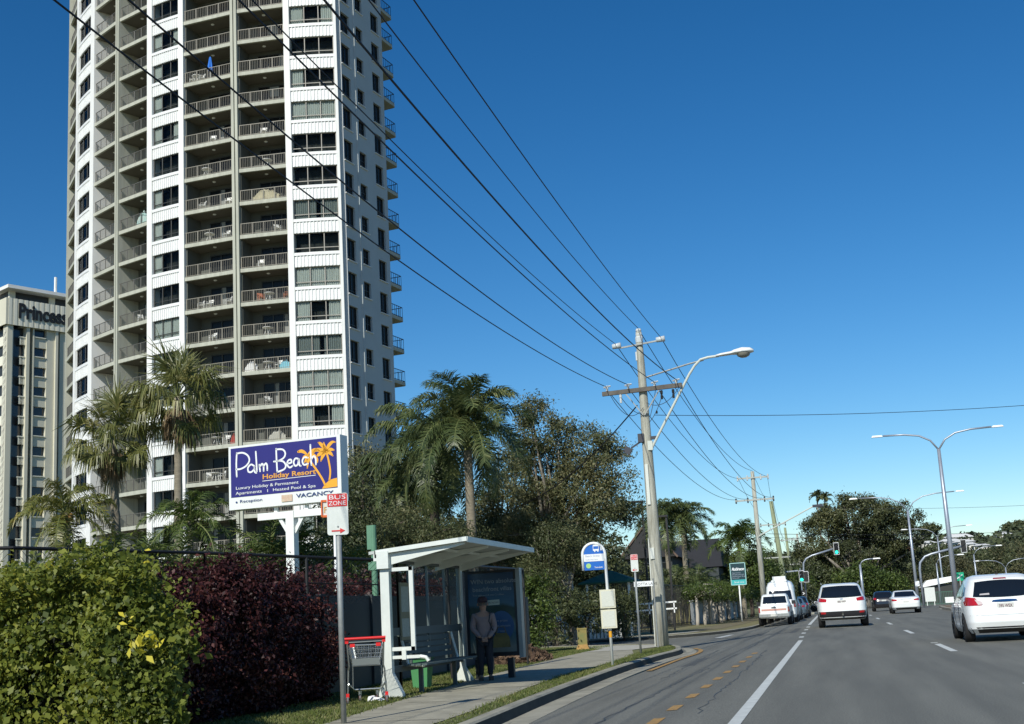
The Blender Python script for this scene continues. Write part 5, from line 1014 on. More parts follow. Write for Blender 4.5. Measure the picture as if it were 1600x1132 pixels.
# -- white hatchback, right
M_pw=mat('white_car_paint',(.80,.82,.80),.3,coat=.6)
hb_=empty('hatchback_car',(0,0,0),label='white hatchback with large dark rear window, nearest car at the right edge',cat='car')
Bd=Body([(.20,.22,3.95,.80,9),(.30,.06,4.15,.86,8),(.45,.00,4.25,.88,7),(.62,.02,4.27,.885,6.5),(.80,.08,4.22,.885,6),(.92,.15,3.7,.87,6),(1.0,.20,3.2,.85,6),(1.15,.30,2.95,.80,5.5),(1.30,.42,2.6,.735,5),(1.42,.56,2.3,.68,4.5),(1.49,.75,2.0,.62,4),(1.525,1.0,1.75,.50,3.2),(1.53,1.15,1.6,.4,3)])
Bd.loft([(.78,.33),(3.42,.33)],hb_,M_pw)
Bd.rpatch('rear_window',[(-.66,1.03),(.66,1.03),(.56,1.36),(-.56,1.36)],hb_,M_cgl,o=.018,nx=30,nz=10,rnd=.03)
for s in(-1,1):
    tl=Bd.rpatch('tail_light',sorted([(s*.50,.83),(s*.84,.83)])+sorted([(s*.62,1.00),(s*.86,1.04)])[::-1],hb_,M_lens,o=.012,nx=8)
    Bd.rpatch('clear_lens',sorted([(s*.47,.85),(s*.58,.84)])+sorted([(s*.50,.92),(s*.64,.97)])[::-1],tl,M_lensw,o=.018,nx=4)
    for q in ([(1.0,.98),(1.55,.95),(1.55,1.36),(1.15,1.30)],[(1.60,.95),(2.55,.93),(2.15,1.38),(1.60,1.39)]): Bd.spatch('side_window',q,s,hb_,M_cgl)
    Bd.spatch('quarter_window',[(.62,1.07),(.92,1.01),(1.05,1.28),(.80,1.25)],s,hb_,M_cgl)
    b=MB(); b.box((s*.98,2.55,.98),(.20,.10,.14)); b.build('mirror',M_pw,hb_)
    for y in(1.60,2.62): b=MB(); p=[Bd.side(y-.04*(z-.4),z,s,.003) for z in np.linspace(.32,.92,8)]; b.tube(p,.006,4); b.build('door_seam',M_trim,hb_)
    b=MB(); 
    for y in (1.25,2.3): p=Bd.side(y,.86,s,.02); b.box(p,(.03,.18,.03))
    b.build('door_handle',M_pw,hb_)
    for y in(.78,3.42): wheel(hb_,s*.78,y,.33)
Bd.rpatch('high_brake_light',[(-.15,1.415),(.15,1.415),(.13,1.44),(-.13,1.44)],hb_,M_lens,o=.02,nx=4,nz=2)
Bd.rpatch('chrome_strip',[(-.28,.90),(.28,.90),(.25,.935),(-.25,.935)],hb_,M_chrome,o=.02,nx=6,nz=2,rnd=.012)
Bd.rpatch('lower_bumper',[(-.72,.20),(.72,.20),(.80,.34),(-.80,.34)],hb_,M_trim,o=.004); plate(hb_,Bd,0,.80,s='395 WSX')
Bd.rpatch('bumper_seam',[(-.78,.60),(.78,.60),(.78,.606),(-.78,.606)],hb_,mat('seam_grey',(.25,.26,.26)),o=.004,nz=1)
b=MB(); b.tube([(0,1.05,1.52),(0,.98,1.60)],.01,5); b.box((0,1.02,1.535),(.05,.12,.03)); b.build('roof_aerial',M_trim,hb_)
Bd.rpatch('window_sticker',[(-.52,1.06),(-.30,1.06),(-.30,1.10),(-.50,1.09)],hb_,mat('sticker_pale',(.4,.38,.38)),o=.03,nx=3,nz=1)
b=MB(); b.tube([(.45,.1,.24),(.45,-.03,.23)],.035,8); b.build('exhaust',M_galv,hb_)
hb_.location=(3.78,30.0,0)
# -- white suv ahead
su=empty('suv_car',(0,0,0),label='white SUV directly ahead in the lane with black lower bumper',cat='car')
Bs=Body([(.28,.20,4.5,.84,9),(.38,.05,4.7,.90,8),(.60,.0,4.78,.935,7),(.85,.03,4.75,.94,6.5),(1.0,.08,4.4,.93,6.5),(1.10,.13,3.9,.91,6),(1.20,.20,3.6,.87,6),(1.40,.32,3.15,.80,5.5),(1.55,.45,2.8,.75,5),(1.64,.62,2.5,.70,4.5),(1.69,.85,2.2,.60,4),(1.70,1.0,2.0,.5,3)])
Bs.loft([(.95,.37),(3.75,.37)],su,M_pw); Bs.rpatch('rear_window',[(-.77,1.17),(.77,1.17),(.66,1.57),(-.66,1.57)],su,M_cgl,o=.022,nx=30,nz=10,rnd=.03)
for s in(-1,1):
    Bs.rpatch('tail_light',sorted([(s*.57,.99),(s*.90,1.01)])+sorted([(s*.55,1.10),(s*.90,1.17)])[::-1],su,M_lens,o=.015,nx=8)
    Bs.rpatch('reflector',sorted([(s*.62,.53),(s*.80,.53)])+sorted([(s*.62,.60),(s*.82,.62)])[::-1],su,M_lens,o=.022,nx=4)
    Bs.spatch('side_window',[(.75,1.15),(3.3,1.1),(2.7,1.55),(1.0,1.57)],s,su,M_cgl)
    b=MB(); b.tube([Vector((s*.70,1.0,1.70)),Vector((s*.72,1.9,1.75)),Vector((s*.68,2.6,1.68))],.02,6); b.build('roof_rail',M_galv,su)
    for y in(.95,3.75): wheel(su,s*.82,y,.37,.24)
Bs.rpatch('lower_bumper',[(-.84,.29),(.84,.29),(.925,.62),(-.925,.62)],su,M_trim,o=.012,nx=40); Bs.rpatch('skid_strip',[(-.55,.34),(.55,.34),(.55,.38),(-.55,.38)],su,M_galv,o=.02,nz=1); plate(su,Bs,.0,.98,s='482 VKP')
b=MB(); b.bar((0,-.02,.5),(0,-.14,.48),.06,.05); b.tube([(0,-.13,.48),(0,-.13,.56)],.025,8); b.build('tow_ball',M_chrome,su); Bs.rpatch('badge',[(-.06,1.07),(.06,1.07),(.06,1.10),(-.06,1.10)],su,M_chrome,o=.014,nx=3,nz=1)
su.location=(.32,52.8,0); su.rotation_euler=(0,0,0); su.scale=(1.08,1.08,1.06)
# -- white sedan
def sedan(loc,m,label,rz=0,s_=1.,dark=False,windows=True):
    o=empty('sedan_car',(0,0,0),label=label,cat='car'); B=Body([(.25,.18,4.5,.82,9),(.40,.03,4.72,.90,8),(.65,.0,4.78,.915,7),(.85,.06,4.6,.91,6.5),(.97,.12,4.0,.90,6),(1.02,.35,3.6,.88,6),(1.06,.72,3.35,.84,6),(1.2,1.0,3.05,.76,5.5),(1.33,1.25,2.75,.70,5),(1.42,1.5,2.5,.62,4),(1.45,1.7,2.3,.5,3)])
    B.loft([(.95,.32),(3.75,.32)],o,m); B.rpatch('rear_window',[(-.66,1.07),(.66,1.07),(.58,1.37),(-.58,1.37)],o,M_cgl,o=.02,nx=24,nz=8,rnd=.02)
    for s in(-1,1):
        B.rpatch('tail_light',sorted([(s*.50,.80),(s*.88,.80)])+sorted([(s*.46,.87),(s*.88,.94)])[::-1],o,M_lens,o=.015,nx=8); B.spatch('side_window',[(1.1,1.08),(3.2,1.05),(2.6,1.37),(1.5,1.38)],s,o,M_cgl)
        for y in(.95,3.75): wheel(o,s*.80,y,.32)
    B.rpatch('lower_bumper',[(-.7,.25),(.7,.25),(.78,.36),(-.78,.36)],o,M_trim,o=.006); plate(o,B,0,.72); B.rpatch('trim_strip',[(-.34,.885),(.34,.885),(.34,.91),(-.34,.91)],o,M_chrome,o=.012,nz=1)
    o.location=loc; o.rotation_euler=(0,0,rz); o.scale=(s_,)*3; return o
sedan((4.55,84,0),M_pw,'white sedan beyond the SUV in the right hand lane',s_=1.02)
M_pb=mat('black_car_paint',(.012,.012,.015),.25,coat=.7); M_pg=mat('blue_grey_car_paint',(.10,.14,.17),.3,coat=.6)
def smallsuv(loc,m,label,rz=0,sc_=1.,name='suv_car'):
    o=empty(name,(0,0,0),label=label,cat='car'); Bs.loft([(.95,.37),(3.75,.37)],o,m); Bs.rpatch('rear_window',[(-.70,1.20),(.70,1.20),(.62,1.56),(-.62,1.56)],o,M_cgl,rnd=.035)
    for s in(-1,1):
        Bs.rpatch('tail_light',sorted([(s*.62,.99),(s*.90,1.01)])+sorted([(s*.62,1.14),(s*.90,1.17)])[::-1],o,M_lens,o=.015,nx=6); Bs.spatch('side_window',[(.75,1.15),(3.3,1.1),(2.7,1.55),(1.0,1.57)],s,o,M_cgl)
        for y in(.95,3.75): wheel(o,s*.82,y,.37,.24)
    plate(o,Bs,0,.9); o.location=loc; o.rotation_euler=(0,0,rz); o.scale=(sc_,)*3; return o
smallsuv((3.9,103,0),M_pb,'black SUV between the white SUV and the white sedan',sc_=.93)
smallsuv((1.9,135,0),M_pb,'dark car far ahead half hidden behind the white SUV',sc_=.9)
sedan((-.9,132,0),mat('silver_car_paint',(.45,.47,.47),.3,coat=.6),'pale car crossing at the intersection left of the white SUV',rz=R(75))
# -- ute and van parked at the kerb, cars beyond
ut=empty('utility_truck',(0,0,0),label='white parked ute with tailgate stripe and cab behind an open tray',cat='ute')
Bu=Body([(.42,.06,4.9,.80,9),(.50,.0,4.95,.86,10),(.75,.0,4.98,.875,10),(1.0,.02,4.9,.87,10),(1.06,.03,4.2,.86,9)]); Bc=Body([(1.0,1.55,4.0,.85,8),(1.15,1.60,3.8,.82,7),(1.4,1.72,3.3,.76,6.5),(1.6,1.84,3.0,.71,6),(1.69,2.0,2.8,.62,4)])
Bu.loft([(1.0,.37),(4.0,.37)],ut,M_pw); Bc.loft(None,ut,M_pw,'cab'); Bc.rpatch('rear_window',[(-.66,1.18),(.66,1.18),(.60,1.56),(-.60,1.56)],ut,M_cgl)
b=MB(); b.box((0,.8,1.055),(1.5,1.35,.03)); b.build('tray_floor',M_trim,ut)
Bu.rpatch('tailgate_stripe',[(-.66,.80),(.66,.80),(.66,.90),(-.66,.90)],ut,mat('tailgate_pink_stripe',(.55,.28,.22)),o=.008,nz=1); Bu.rpatch('tailgate_handle',[(-.12,.93),(.12,.93),(.12,.99),(-.12,.99)],ut,M_trim,o=.012,nz=1)
for s in(-1,1):
    Bu.rpatch('tail_light',sorted([(s*.74,.72),(s*.86,.72)])+sorted([(s*.74,.98),(s*.86,.98)])[::-1],ut,M_lens,o=.012,nx=3); Bc.spatch('side_window',[(1.9,1.15),(3.4,1.12),(2.95,1.55),(2.05,1.56)],s,ut,M_cgl)
    for y in(1.0,4.0): wheel(ut,s*.78,y,.37,.24)
    b=MB(); b.box((s*.98,3.4,1.2),(.22,.10,.2)); b.build('mirror',M_trim,ut)
b=MB(); b.box((0,-.10,.56),(1.6,.14,.15)); b.build('rear_bumper',M_galv,ut); b=MB(); b.box((0,-.18,.57),(.37,.02,.13)); b.build('number_plate',M_plate,ut)
ut.location=(-3.12,67.3,-.07); ut.scale=(.98,1,1.0)
vn=empty('camper_van',(0,0,0),label='tall white van parked in front of the ute with a box on its roof',cat='van')
Bv=Body([(.32,.15,4.6,.82,9),(.5,.0,4.8,.88,9),(1.0,.02,4.82,.90,9),(1.25,.05,4.1,.88,8),(1.7,.15,3.7,.84,7),(2.1,.28,3.3,.80,6),(2.35,.5,2.9,.70,5),(2.45,.8,2.6,.55,3)]); Bv.loft([(.95,.34),(3.8,.34)],vn,M_pw); Bv.rpatch('rear_window',[(-.68,1.35),(.68,1.35),(.62,1.88),(-.62,1.88)],vn,M_cgl)
for s in(-1,1):
    Bv.spatch('side_window',[(.6,1.35),(3.5,1.28),(3.1,1.8),(.75,1.85)],s,vn,M_cgl)
    Bv.rpatch('tail_light',sorted([(s*.74,.9),(s*.86,.9)])+sorted([(s*.74,1.2),(s*.86,1.2)])[::-1],vn,M_lens,o=.012,nx=3)
    for y in(.95,3.8): wheel(vn,s*.78,y,.34)
b=MB(); b.box((.0,1.2,2.58),(.75,.9,.28)); b.box((0,1.2,2.46),(.9,1.1,.1)); b.build('roof_box',M_wpaint,vn); vn.location=(-2.98,73.5,-.06)
smallsuv((-2.9,80.5,-.05),M_pg,'blue grey parked car beyond the white van',sc_=.92,name='parked_car'); sedan((-2.75,87,-.05),M_pg,'second blue grey parked car farther along the kerb').name='parked_car'; smallsuv((-2.6,94,-.04),M_pb,'dark parked car last in the row by the signals',sc_=.9,name='parked_car')

# ================================================================ PERSON
def skin(name,J,E,m,parent=None,sub=2):
    """J: {name:(x,y,z,r)}; one continuous surface grown on the joint graph"""
    ks=list(J); me=bpy.data.meshes.new(name); me.from_pydata([J[k][:3] for k in ks],[(ks.index(a),ks.index(c)) for a,c in E],[]); o=bpy.data.objects.new(name,me); COL.objects.link(o)
    o.modifiers.new('s','SKIN'); sv=me.skin_vertices[0].data
    for i,k in enumerate(ks): r=J[k][3]; sv[i].radius=(r,r) if not isinstance(r,tuple) else r; sv[i].use_root=(i==0)
    s=o.modifiers.new('u','SUBSURF'); s.levels=sub; s.render_levels=sub; dg=bpy.context.evaluated_depsgraph_get(); m2=bpy.data.meshes.new_from_object(o.evaluated_get(dg)); bpy.data.objects.remove(o)
    m2.materials.clear(); m2.materials.append(m); m2.polygons.foreach_set('use_smooth',[True]*len(m2.polygons)); return link(name,m2,parent)
pe=empty('person',(-6.50,22.75,0),R(18),label='person in cap and pale shirt waiting by the advertising panel, hands joined',cat='person')
M_skin=mat('skin',(.34,.20,.14),.6); M_shirt=mat('pale_pink_shirt',(.26,.20,.195),.85,var=.2,scale=8); M_trs=mat('dark_trousers',(.02,.022,.03),.85)
J=dict(pel=(0,0,.80,(.135,.105)),wa=(0,.0,.93,(.125,.10)),ch=(0,.005,1.10,(.15,.11)),sh=(0,.01,1.22,(.12,.085)),nk=(0,.0,1.30,.05),hd0=(0,-.01,1.37,.07),hd=(0,-.012,1.44,.088),top=(0,0,1.51,.07),
 ls=(-.165,.01,1.21,.055),le=(-.215,.0,.98,.042),lw=(-.07,-.19,.80,.028),rs=(.165,.01,1.21,.055),re=(.215,.0,.98,.042),rw=(.07,-.19,.79,.028),
 lh=(-.075,0,.74,.085),lk=(-.085,-.01,.42,.058),la=(-.09,.02,.09,.038),lf=(-.095,-.12,.04,.035),rh=(.075,0,.74,.085),rk=(.085,-.01,.42,.058),ra=(.09,.02,.09,.038),rf=(.095,-.12,.04,.035))
E_=[('pel','wa'),('wa','ch'),('ch','sh'),('sh','nk'),('nk','hd0'),('hd0','hd'),('hd','top'),('sh','ls'),('ls','le'),('le','lw'),('sh','rs'),('rs','re'),('re','rw'),('pel','lh'),('lh','lk'),('lk','la'),('la','lf'),('pel','rh'),('rh','rk'),('rk','ra'),('ra','rf')]
skin('body',J,E_,M_skin,pe)
# clothing as slightly larger shells on the same skeleton
g=lambda k,e: (*J[k][:3],(J[k][3][0]+e,J[k][3][1]+e) if isinstance(J[k][3],tuple) else J[k][3]+e)
JS={k:g(k,.018) for k in('wa','pel','ch','sh','ls','le','lw','rs','re','rw')}; JS['pel']=(0,0,.78,(.165,.125)); JS['lw']=(-.085,-.17,.815,.042); JS['rw']=(.085,-.17,.805,.042)
skin('shirt',JS,[('wa','pel'),('wa','ch'),('ch','sh'),('sh','ls'),('ls','le'),('le','lw'),('sh','rs'),('rs','re'),('re','rw')],M_shirt,pe)
JT={k:g(k,.016) for k in('pel','lh','lk','la','rh','rk','ra')}; JT['pel']=(0,0,.79,(.14,.115)); skin('trousers',JT,[('pel','lh'),('lh','lk'),('lk','la'),('pel','rh'),('rh','rk'),('rk','ra')],M_trs,pe)
for s in(-1,1):
    sk={'p':(s*.045,-.205,.785,.026),'k':(s*.012,-.235,.765,.024)}; Eh=[('p','k')]
    for i,(dx,ln) in enumerate(((-.022,.055),(-.007,.065),(.008,.062),(.022,.05))):
        sk['a%d'%i]=(-s*.006,-.250+dx*.3,.765-.012+dx,.009); sk['b%d'%i]=(-s*(.006+ln*.55),-.262,.752+dx,.008); sk['c%d'%i]=(-s*(.006+ln*.8),-.245,.742+dx,.007); Eh+=[('k','a%d'%i),('a%d'%i,'b%d'%i),('b%d'%i,'c%d'%i)]
    sk['t0']=(s*.02,-.245,.795,.010); sk['t1']=(-s*.005,-.262,.80,.008); Eh+=[('p','t0'),('t0','t1')]; skin('hand',sk,Eh,M_skin,pe,1)
    b=MB(); b.lathe([(.001,-.03),(.02,-.02),(.022,0),(.02,.02),(.001,.03)],(s*.088,0,1.425),8); b.build('ear',M_skin,pe,smooth=True)
    b=MB(); b.lathe([(.001,-.006),(.009,0),(.001,.006)],(s*.032,-.088,1.445),8); b.build('eye',M_black,pe)
b=MB(); b.add([(-.012,-.088,1.415),(.012,-.088,1.415),(0,-.115,1.418),(0,-.09,1.455)],[(0,1,2),(0,2,3),(1,3,2)]); b.build('nose',M_skin,pe); b=MB(); b.box((0,-.09,1.385),(.045,.01,.008)); b.build('mouth',mat('lip',(.25,.08,.07)),pe)
b=MB(); b.lathe([(.098,1.465),(.100,1.50),(.085,1.545),(.05,1.57),(.001,1.58)],n=16); b.add([(-.09,-.04,1.475),(.09,-.04,1.475),(.07,-.165,1.455),(-.07,-.165,1.455),(-.09,-.04,1.485),(.09,-.04,1.485),(.07,-.165,1.465),(-.07,-.165,1.465)],[(0,1,2,3),(4,5,6,7),(2,3,7,6)]); b.build('cap',mat('dark_cap',(.05,.025,.03),.8),pe,smooth=False)
b=MB(); b.lathe([(.094,1.40),(.100,1.44),(.099,1.47)],n=14); me=b.mesh('hair',mat('grey_hair',(.10,.09,.08))); me.transform(Matrix.Translation((0,.012,0))); link('hair',me,pe)
b=MB(); b.tube([(.13,-.10,1.26),(.10,-.145,1.10),(.16,-.13,.95),(.22,-.02,.85)],.012,6); b.tube([(.13,-.10,1.26),(.14,.06,1.27),(.18,.12,1.1),(.22,.05,.85)],.012,6); b.build('bag_strap',M_black,pe)
for s in(-1,1): b=MB(); b.box((s*.095,-.05,.04),(.09,.25,.075)); b.build('shoe',M_black,pe)
bg=MB(); bg.add([(-.17,-.07,0),(.17,-.07,0),(.17,.07,0),(-.17,.07,0),(-.15,-.06,.20),(.15,-.06,.20),(.15,.06,.20),(-.15,.06,.20),(-.1,-.02,.27),(.1,-.02,.27),(.1,.02,.27),(-.1,.02,.27)],[(0,3,2,1),(0,1,5,4),(1,2,6,5),(2,3,7,6),(3,0,4,7),(4,5,9,8),(5,6,10,9),(6,7,11,10),(7,4,8,11),(8,9,10,11)])
bg.tube([(-.1,0,.25),(-.06,0,.38),(.06,0,.38),(.1,0,.25)],.01,6); o=bg.build('shoulder_bag',mat('olive_brown_bag',(.12,.10,.03),.8,var=.4,scale=9)); o.location=(-6.19,22.86,.60); o.rotation_euler=(0,0,R(16)); tag(o,'olive brown bag hanging at the hip of the waiting person','bag')
# ================================================================ VEGETATION
def leaves(P,Nrm,size,asp,rg,droop=0.,fold=.15,outw=None):
    n=len(P); T=rg.normal(0,1,(n,3)); T[:,2]-=droop; T-= Nrm*(T*Nrm).sum(1,keepdims=True); T/=np.linalg.norm(T,axis=1,keepdims=True)+1e-9
    S=np.cross(Nrm,T); s=(size*(.6+.8*rg.random(n)))[:,None]
    V=np.zeros((n,4,3)); V[:,0]=P-T*s*.5; V[:,1]=P+S*s*asp*.5+Nrm*s*fold*.5-T*s*.05; V[:,2]=P+T*s*.5-Nrm*s*fold; V[:,3]=P-S*s*asp*.5+Nrm*s*fold*.5-T*s*.05
    return V
def crown_pts(blobs,n,rg,nclump,sig,shell=.55,flat=.8,cut=None):
    w=np.array([(b[3]*b[4]*b[5])**.6 for b in blobs]); w/=w.sum(); bi=rg.choice(len(blobs),nclump,p=w); B=np.array(blobs)[bi]
    d=rg.normal(0,1,(nclump,3)); d/=np.linalg.norm(d,axis=1,keepdims=True); r=shell+(1-shell)*rg.random(nclump)**.6; C=B[:,:3]+d*B[:,3:6]*r[:,None]
    k=rg.integers(0,nclump,n); cs=sig*(.6+.8*rg.random(nclump)); off=rg.normal(0,1,(n,3))*cs[k][:,None]; off[:,2]*=flat; P=C[k]+off
    out=P-B[k,:3]; out/=np.linalg.norm(out,axis=1,keepdims=True)+1e-6
    return P,out,C,B
def foliage(name,blobs,n,size,m,parent,nclump=200,sig=.35,asp=.5,droop=0.,up=.5,seed=1,shell=.55,flat=.8,zmin=None,**k):
    rg=np.random.default_rng(seed); P,out,C,B=crown_pts(blobs,n,rg,nclump,sig,shell,flat)
    if zmin is not None: P[:,2]=np.maximum(P[:,2],zmin+rg.random(n)*.1)
    Nr=rg.normal(0,1,(n,3))*.8+out*.8; Nr[:,2]+=up; Nr/=np.linalg.norm(Nr,axis=1,keepdims=True); o=quads(name,leaves(P,Nr,size,asp,rg,droop),m,parent,**k); return o,C,B
G_olive=leafmat('gum_leaf',[(0,(.050,.066,.028)),(.35,(.088,.110,.046)),(.62,(.17,.175,.08)),(1,(.33,.30,.16))],.35,.55,.35)
G_dark=leafmat('dark_leaf',[(0,(.034,.046,.020)),(.4,(.066,.084,.034)),(.75,(.115,.13,.052)),(1,(.19,.185,.08))],.3,.5,.25)
G_mid=leafmat('mid_green_leaf',[(0,(.03,.05,.012)),(.4,(.06,.095,.02)),(.75,(.11,.15,.03)),(1,(.18,.20,.06))],.4,.5,.25)
G_hedge=leafmat('hedge_leaf',[(0,(.035,.055,.010)),(.35,(.095,.125,.020)),(.72,(.19,.215,.032)),(.95,(.30,.30,.045)),(1,(.45,.40,.05))],1.1,.5,.3,.3)
G_yel=leafmat('yellow_leaf',[(0,(.35,.33,.03)),(.6,(.60,.52,.05)),(1,(.75,.66,.12))],1.,.4,.25)
G_purp=leafmat('purple_leaf',[(0,(.014,.007,.007)),(.45,(.040,.012,.013)),(.8,(.090,.027,.025)),(1,(.17,.07,.045))],1.,.5,.15,.3)
G_fan=leafmat('fan_palm_leaf',[(0,(.065,.080,.022)),(.35,(.125,.14,.04)),(.7,(.22,.22,.07)),(1,(.42,.38,.17))],.9,.4,.35)
G_dead=leafmat('dead_frond',[(0,(.08,.055,.03)),(.5,(.20,.14,.08)),(1,(.32,.24,.14))],.6,.8,.1)
G_fea=leafmat('feather_palm_leaf',[(0,(.040,.062,.024)),(.4,(.072,.102,.036)),(.75,(.125,.155,.055)),(1,(.24,.25,.10))],.6,.4,.3)
G_coco=leafmat('coconut_leaf',[(0,(.05,.06,.012)),(.4,(.10,.115,.025)),(.8,(.22,.21,.045)),(1,(.45,.32,.06))],.4,.4,.25)
M_trunk=mat('palm_trunk_grey',(.30,.26,.19),.9,var=.45,scale=2.2,stretch=(2,2,9),bump=.6,bscale=12,detail=6)
M_bark=mat('pale_gum_bark',(.34,.31,.25),.9,var=.55,scale=1.5,stretch=(3,3,.8),detail=6,col2=(.12,.10,.08)); M_barkd=mat('dark_bark',(.09,.07,.055),.95,var=.4,scale=4)
def trunk_mesh(b,base,top,r0,r1,lean=(0,0),n=10,seg=8,wob=.03,rings=True,rg=random):
    P=[];Rr=[]
    for k in range(seg*(3 if rings else 1)+1):
        t=k/(seg*(3 if rings else 1)); p=Vector(base).lerp(Vector(top),t)+Vector((lean[0]*t*(1-t),lean[1]*t*(1-t),0)); P.append(p+Vector((rg.uniform(-wob,wob),rg.uniform(-wob,wob),0))*r0); Rr.append((r0+(r1-r0)*t)*(1+(.03*(-1)**k if rings else 0)))
    b.tube(P,Rr,n)
def tree(name,base,blobs,n,size,m,label,cat='tree',nclump=160,sig=.35,asp=.5,droop=0.,tr=.22,bark=None,forks=7,seed=1,group=None,up=.4,shell=.5,sub=None,trunks=None,flat=.8):
    t=empty(name,base,label=label,cat=cat,group=group); rb=[(b[0]-base[0],b[1]-base[1],b[2]-base[2],*b[3:]) for b in blobs]
    o,C,B=foliage('crown',rb,n,size,m,t,nclump,sig,asp,droop,up,seed,shell,flat)
    rr=random.Random(seed); b=MB(); trs=trunks or [(0,0)]
    zmid=min(q[2]-q[5]*.5 for q in rb)
    for tx,ty in trs:
        top=Vector((tx*.9,ty*.9,max(zmid,.8))); trunk_mesh(b,(tx,ty,-.1),top,tr,tr*.7,n=9,seg=5,rings=False,rg=rr,wob=.3)
        for k in range(forks):
            c=C[rr.randrange(len(C))]; c=Vector(c); mid=top.lerp(c,.5)+Vector((rr.uniform(-.4,.4),rr.uniform(-.4,.4),rr.uniform(-.2,.5)))*.8; b.tube([top-Z3*.1,mid,c],[tr*.5,tr*.3,tr*.1],6)
    b.build('trunk',bark or M_bark,t,smooth=True); return t
def frond_feather(rg,az,e0,L,nl=46,lw=.028,ll=.55,hang=.6,grav=1.5,twist=0.):
    """one pinnate frond; returns (rachis points, leaflet quads)"""
    n=12; P=[np.zeros(3)]; e=e0; d=np.array([math.sin(az),math.cos(az),0.]); st=L/n
    for k in range(n): P.append(P[-1]+(d*math.cos(e)+np.array([0,0,math.sin(e)]))*st); e-=grav/n*(.5+k/n)
    P=np.array(P); side0=np.array([d[1],-d[0],0.]); Q=[]
    for k in range(nl):
        t=.10+.90*k/(nl-1); f=t*n; i=min(int(f),n-1); p=P[i]+(P[i+1]-P[i])*(f-i); T=P[i+1]-P[i]; T/=np.linalg.norm(T); l=ll*(math.sin(math.pi*min(1,t*.8+.12))**.6)*(.85+.3*rg.random())
        for s in(-1,1):
            dr=side0*s*(.85)+T*(.45+.5*t)+np.array([0,0,rg.uniform(-.45,.75)]); dr/=np.linalg.norm(dr); mid=p+dr*l*.5; dn=dr+np.array([0,0,-hang*(.7+.6*rg.random())]); dn/=np.linalg.norm(dn); tip=mid+dn*l*.5
            wv=T*lw*(.7+.6*rg.random()); Q.append([p-wv*.5,p+wv*.5,mid+wv*.6,mid-wv*.6]); Q.append([mid-wv*.6,mid+wv*.6,tip+wv*.12,tip-wv*.12])
    return P,Q
def feather_palm(name,base,h,L,nf,m,label,tr=.16,seed=1,lean=(0,0),emin=-.5,emax=1.35,hang=.7,ll=.55,group=None,trunk=M_trunk,shaft=0,grav=1.6,nl=46,dead=0,lw=.03,cat='palm tree',stems=None):
    t=empty(name,base,label=label,cat=cat,group=group); rg=np.random.default_rng(seed); b=MB(); rb=MB(); Q=[];D=[]
    for (sx,sy,sh,ln) in (stems or [(0,0,h,lean)]):
        top=Vector((sx+ln[0],sy+ln[1],sh)); trunk_mesh(b,(sx,sy,-.1),top,tr*1.15,tr*.85,lean=(ln[0]*.5,0),n=12,seg=10,rg=random.Random(seed)); tp=np.array(top)
        if shaft: rb.tube([top-Z3*.1,top+Z3*shaft*.5,top+Z3*shaft],[tr*.9,tr*.8,tr*.4],10)
        for k in range(nf):
            u=k/nf; e=emax-(emax-emin)*u**.9+rg.normal(0,.08); az=k*2.399+rg.normal(0,.15); P,q=frond_feather(rg,az,e,L*(.85+.3*rg.random())*(.75+.35*min(1,u*2)),nl,lw,ll,hang,grav)
            o_=tp+np.array([0,0,shaft*.9]); rb.tube([Vector(p+o_) for p in P],[.03*(1-.8*i/len(P)) for i in range(len(P))],4); (D if k>=nf-dead else Q).append(np.array(q)+o_)
    quads('crown',np.concatenate(Q),m,t); rb.build('frond_stem',mat('frond_stem_green',(.14,.16,.05),.6),t); b.build('trunk',trunk,t,smooth=True)
    if D: quads('dead_fronds',np.concatenate(D),G_dead,t)
    return t
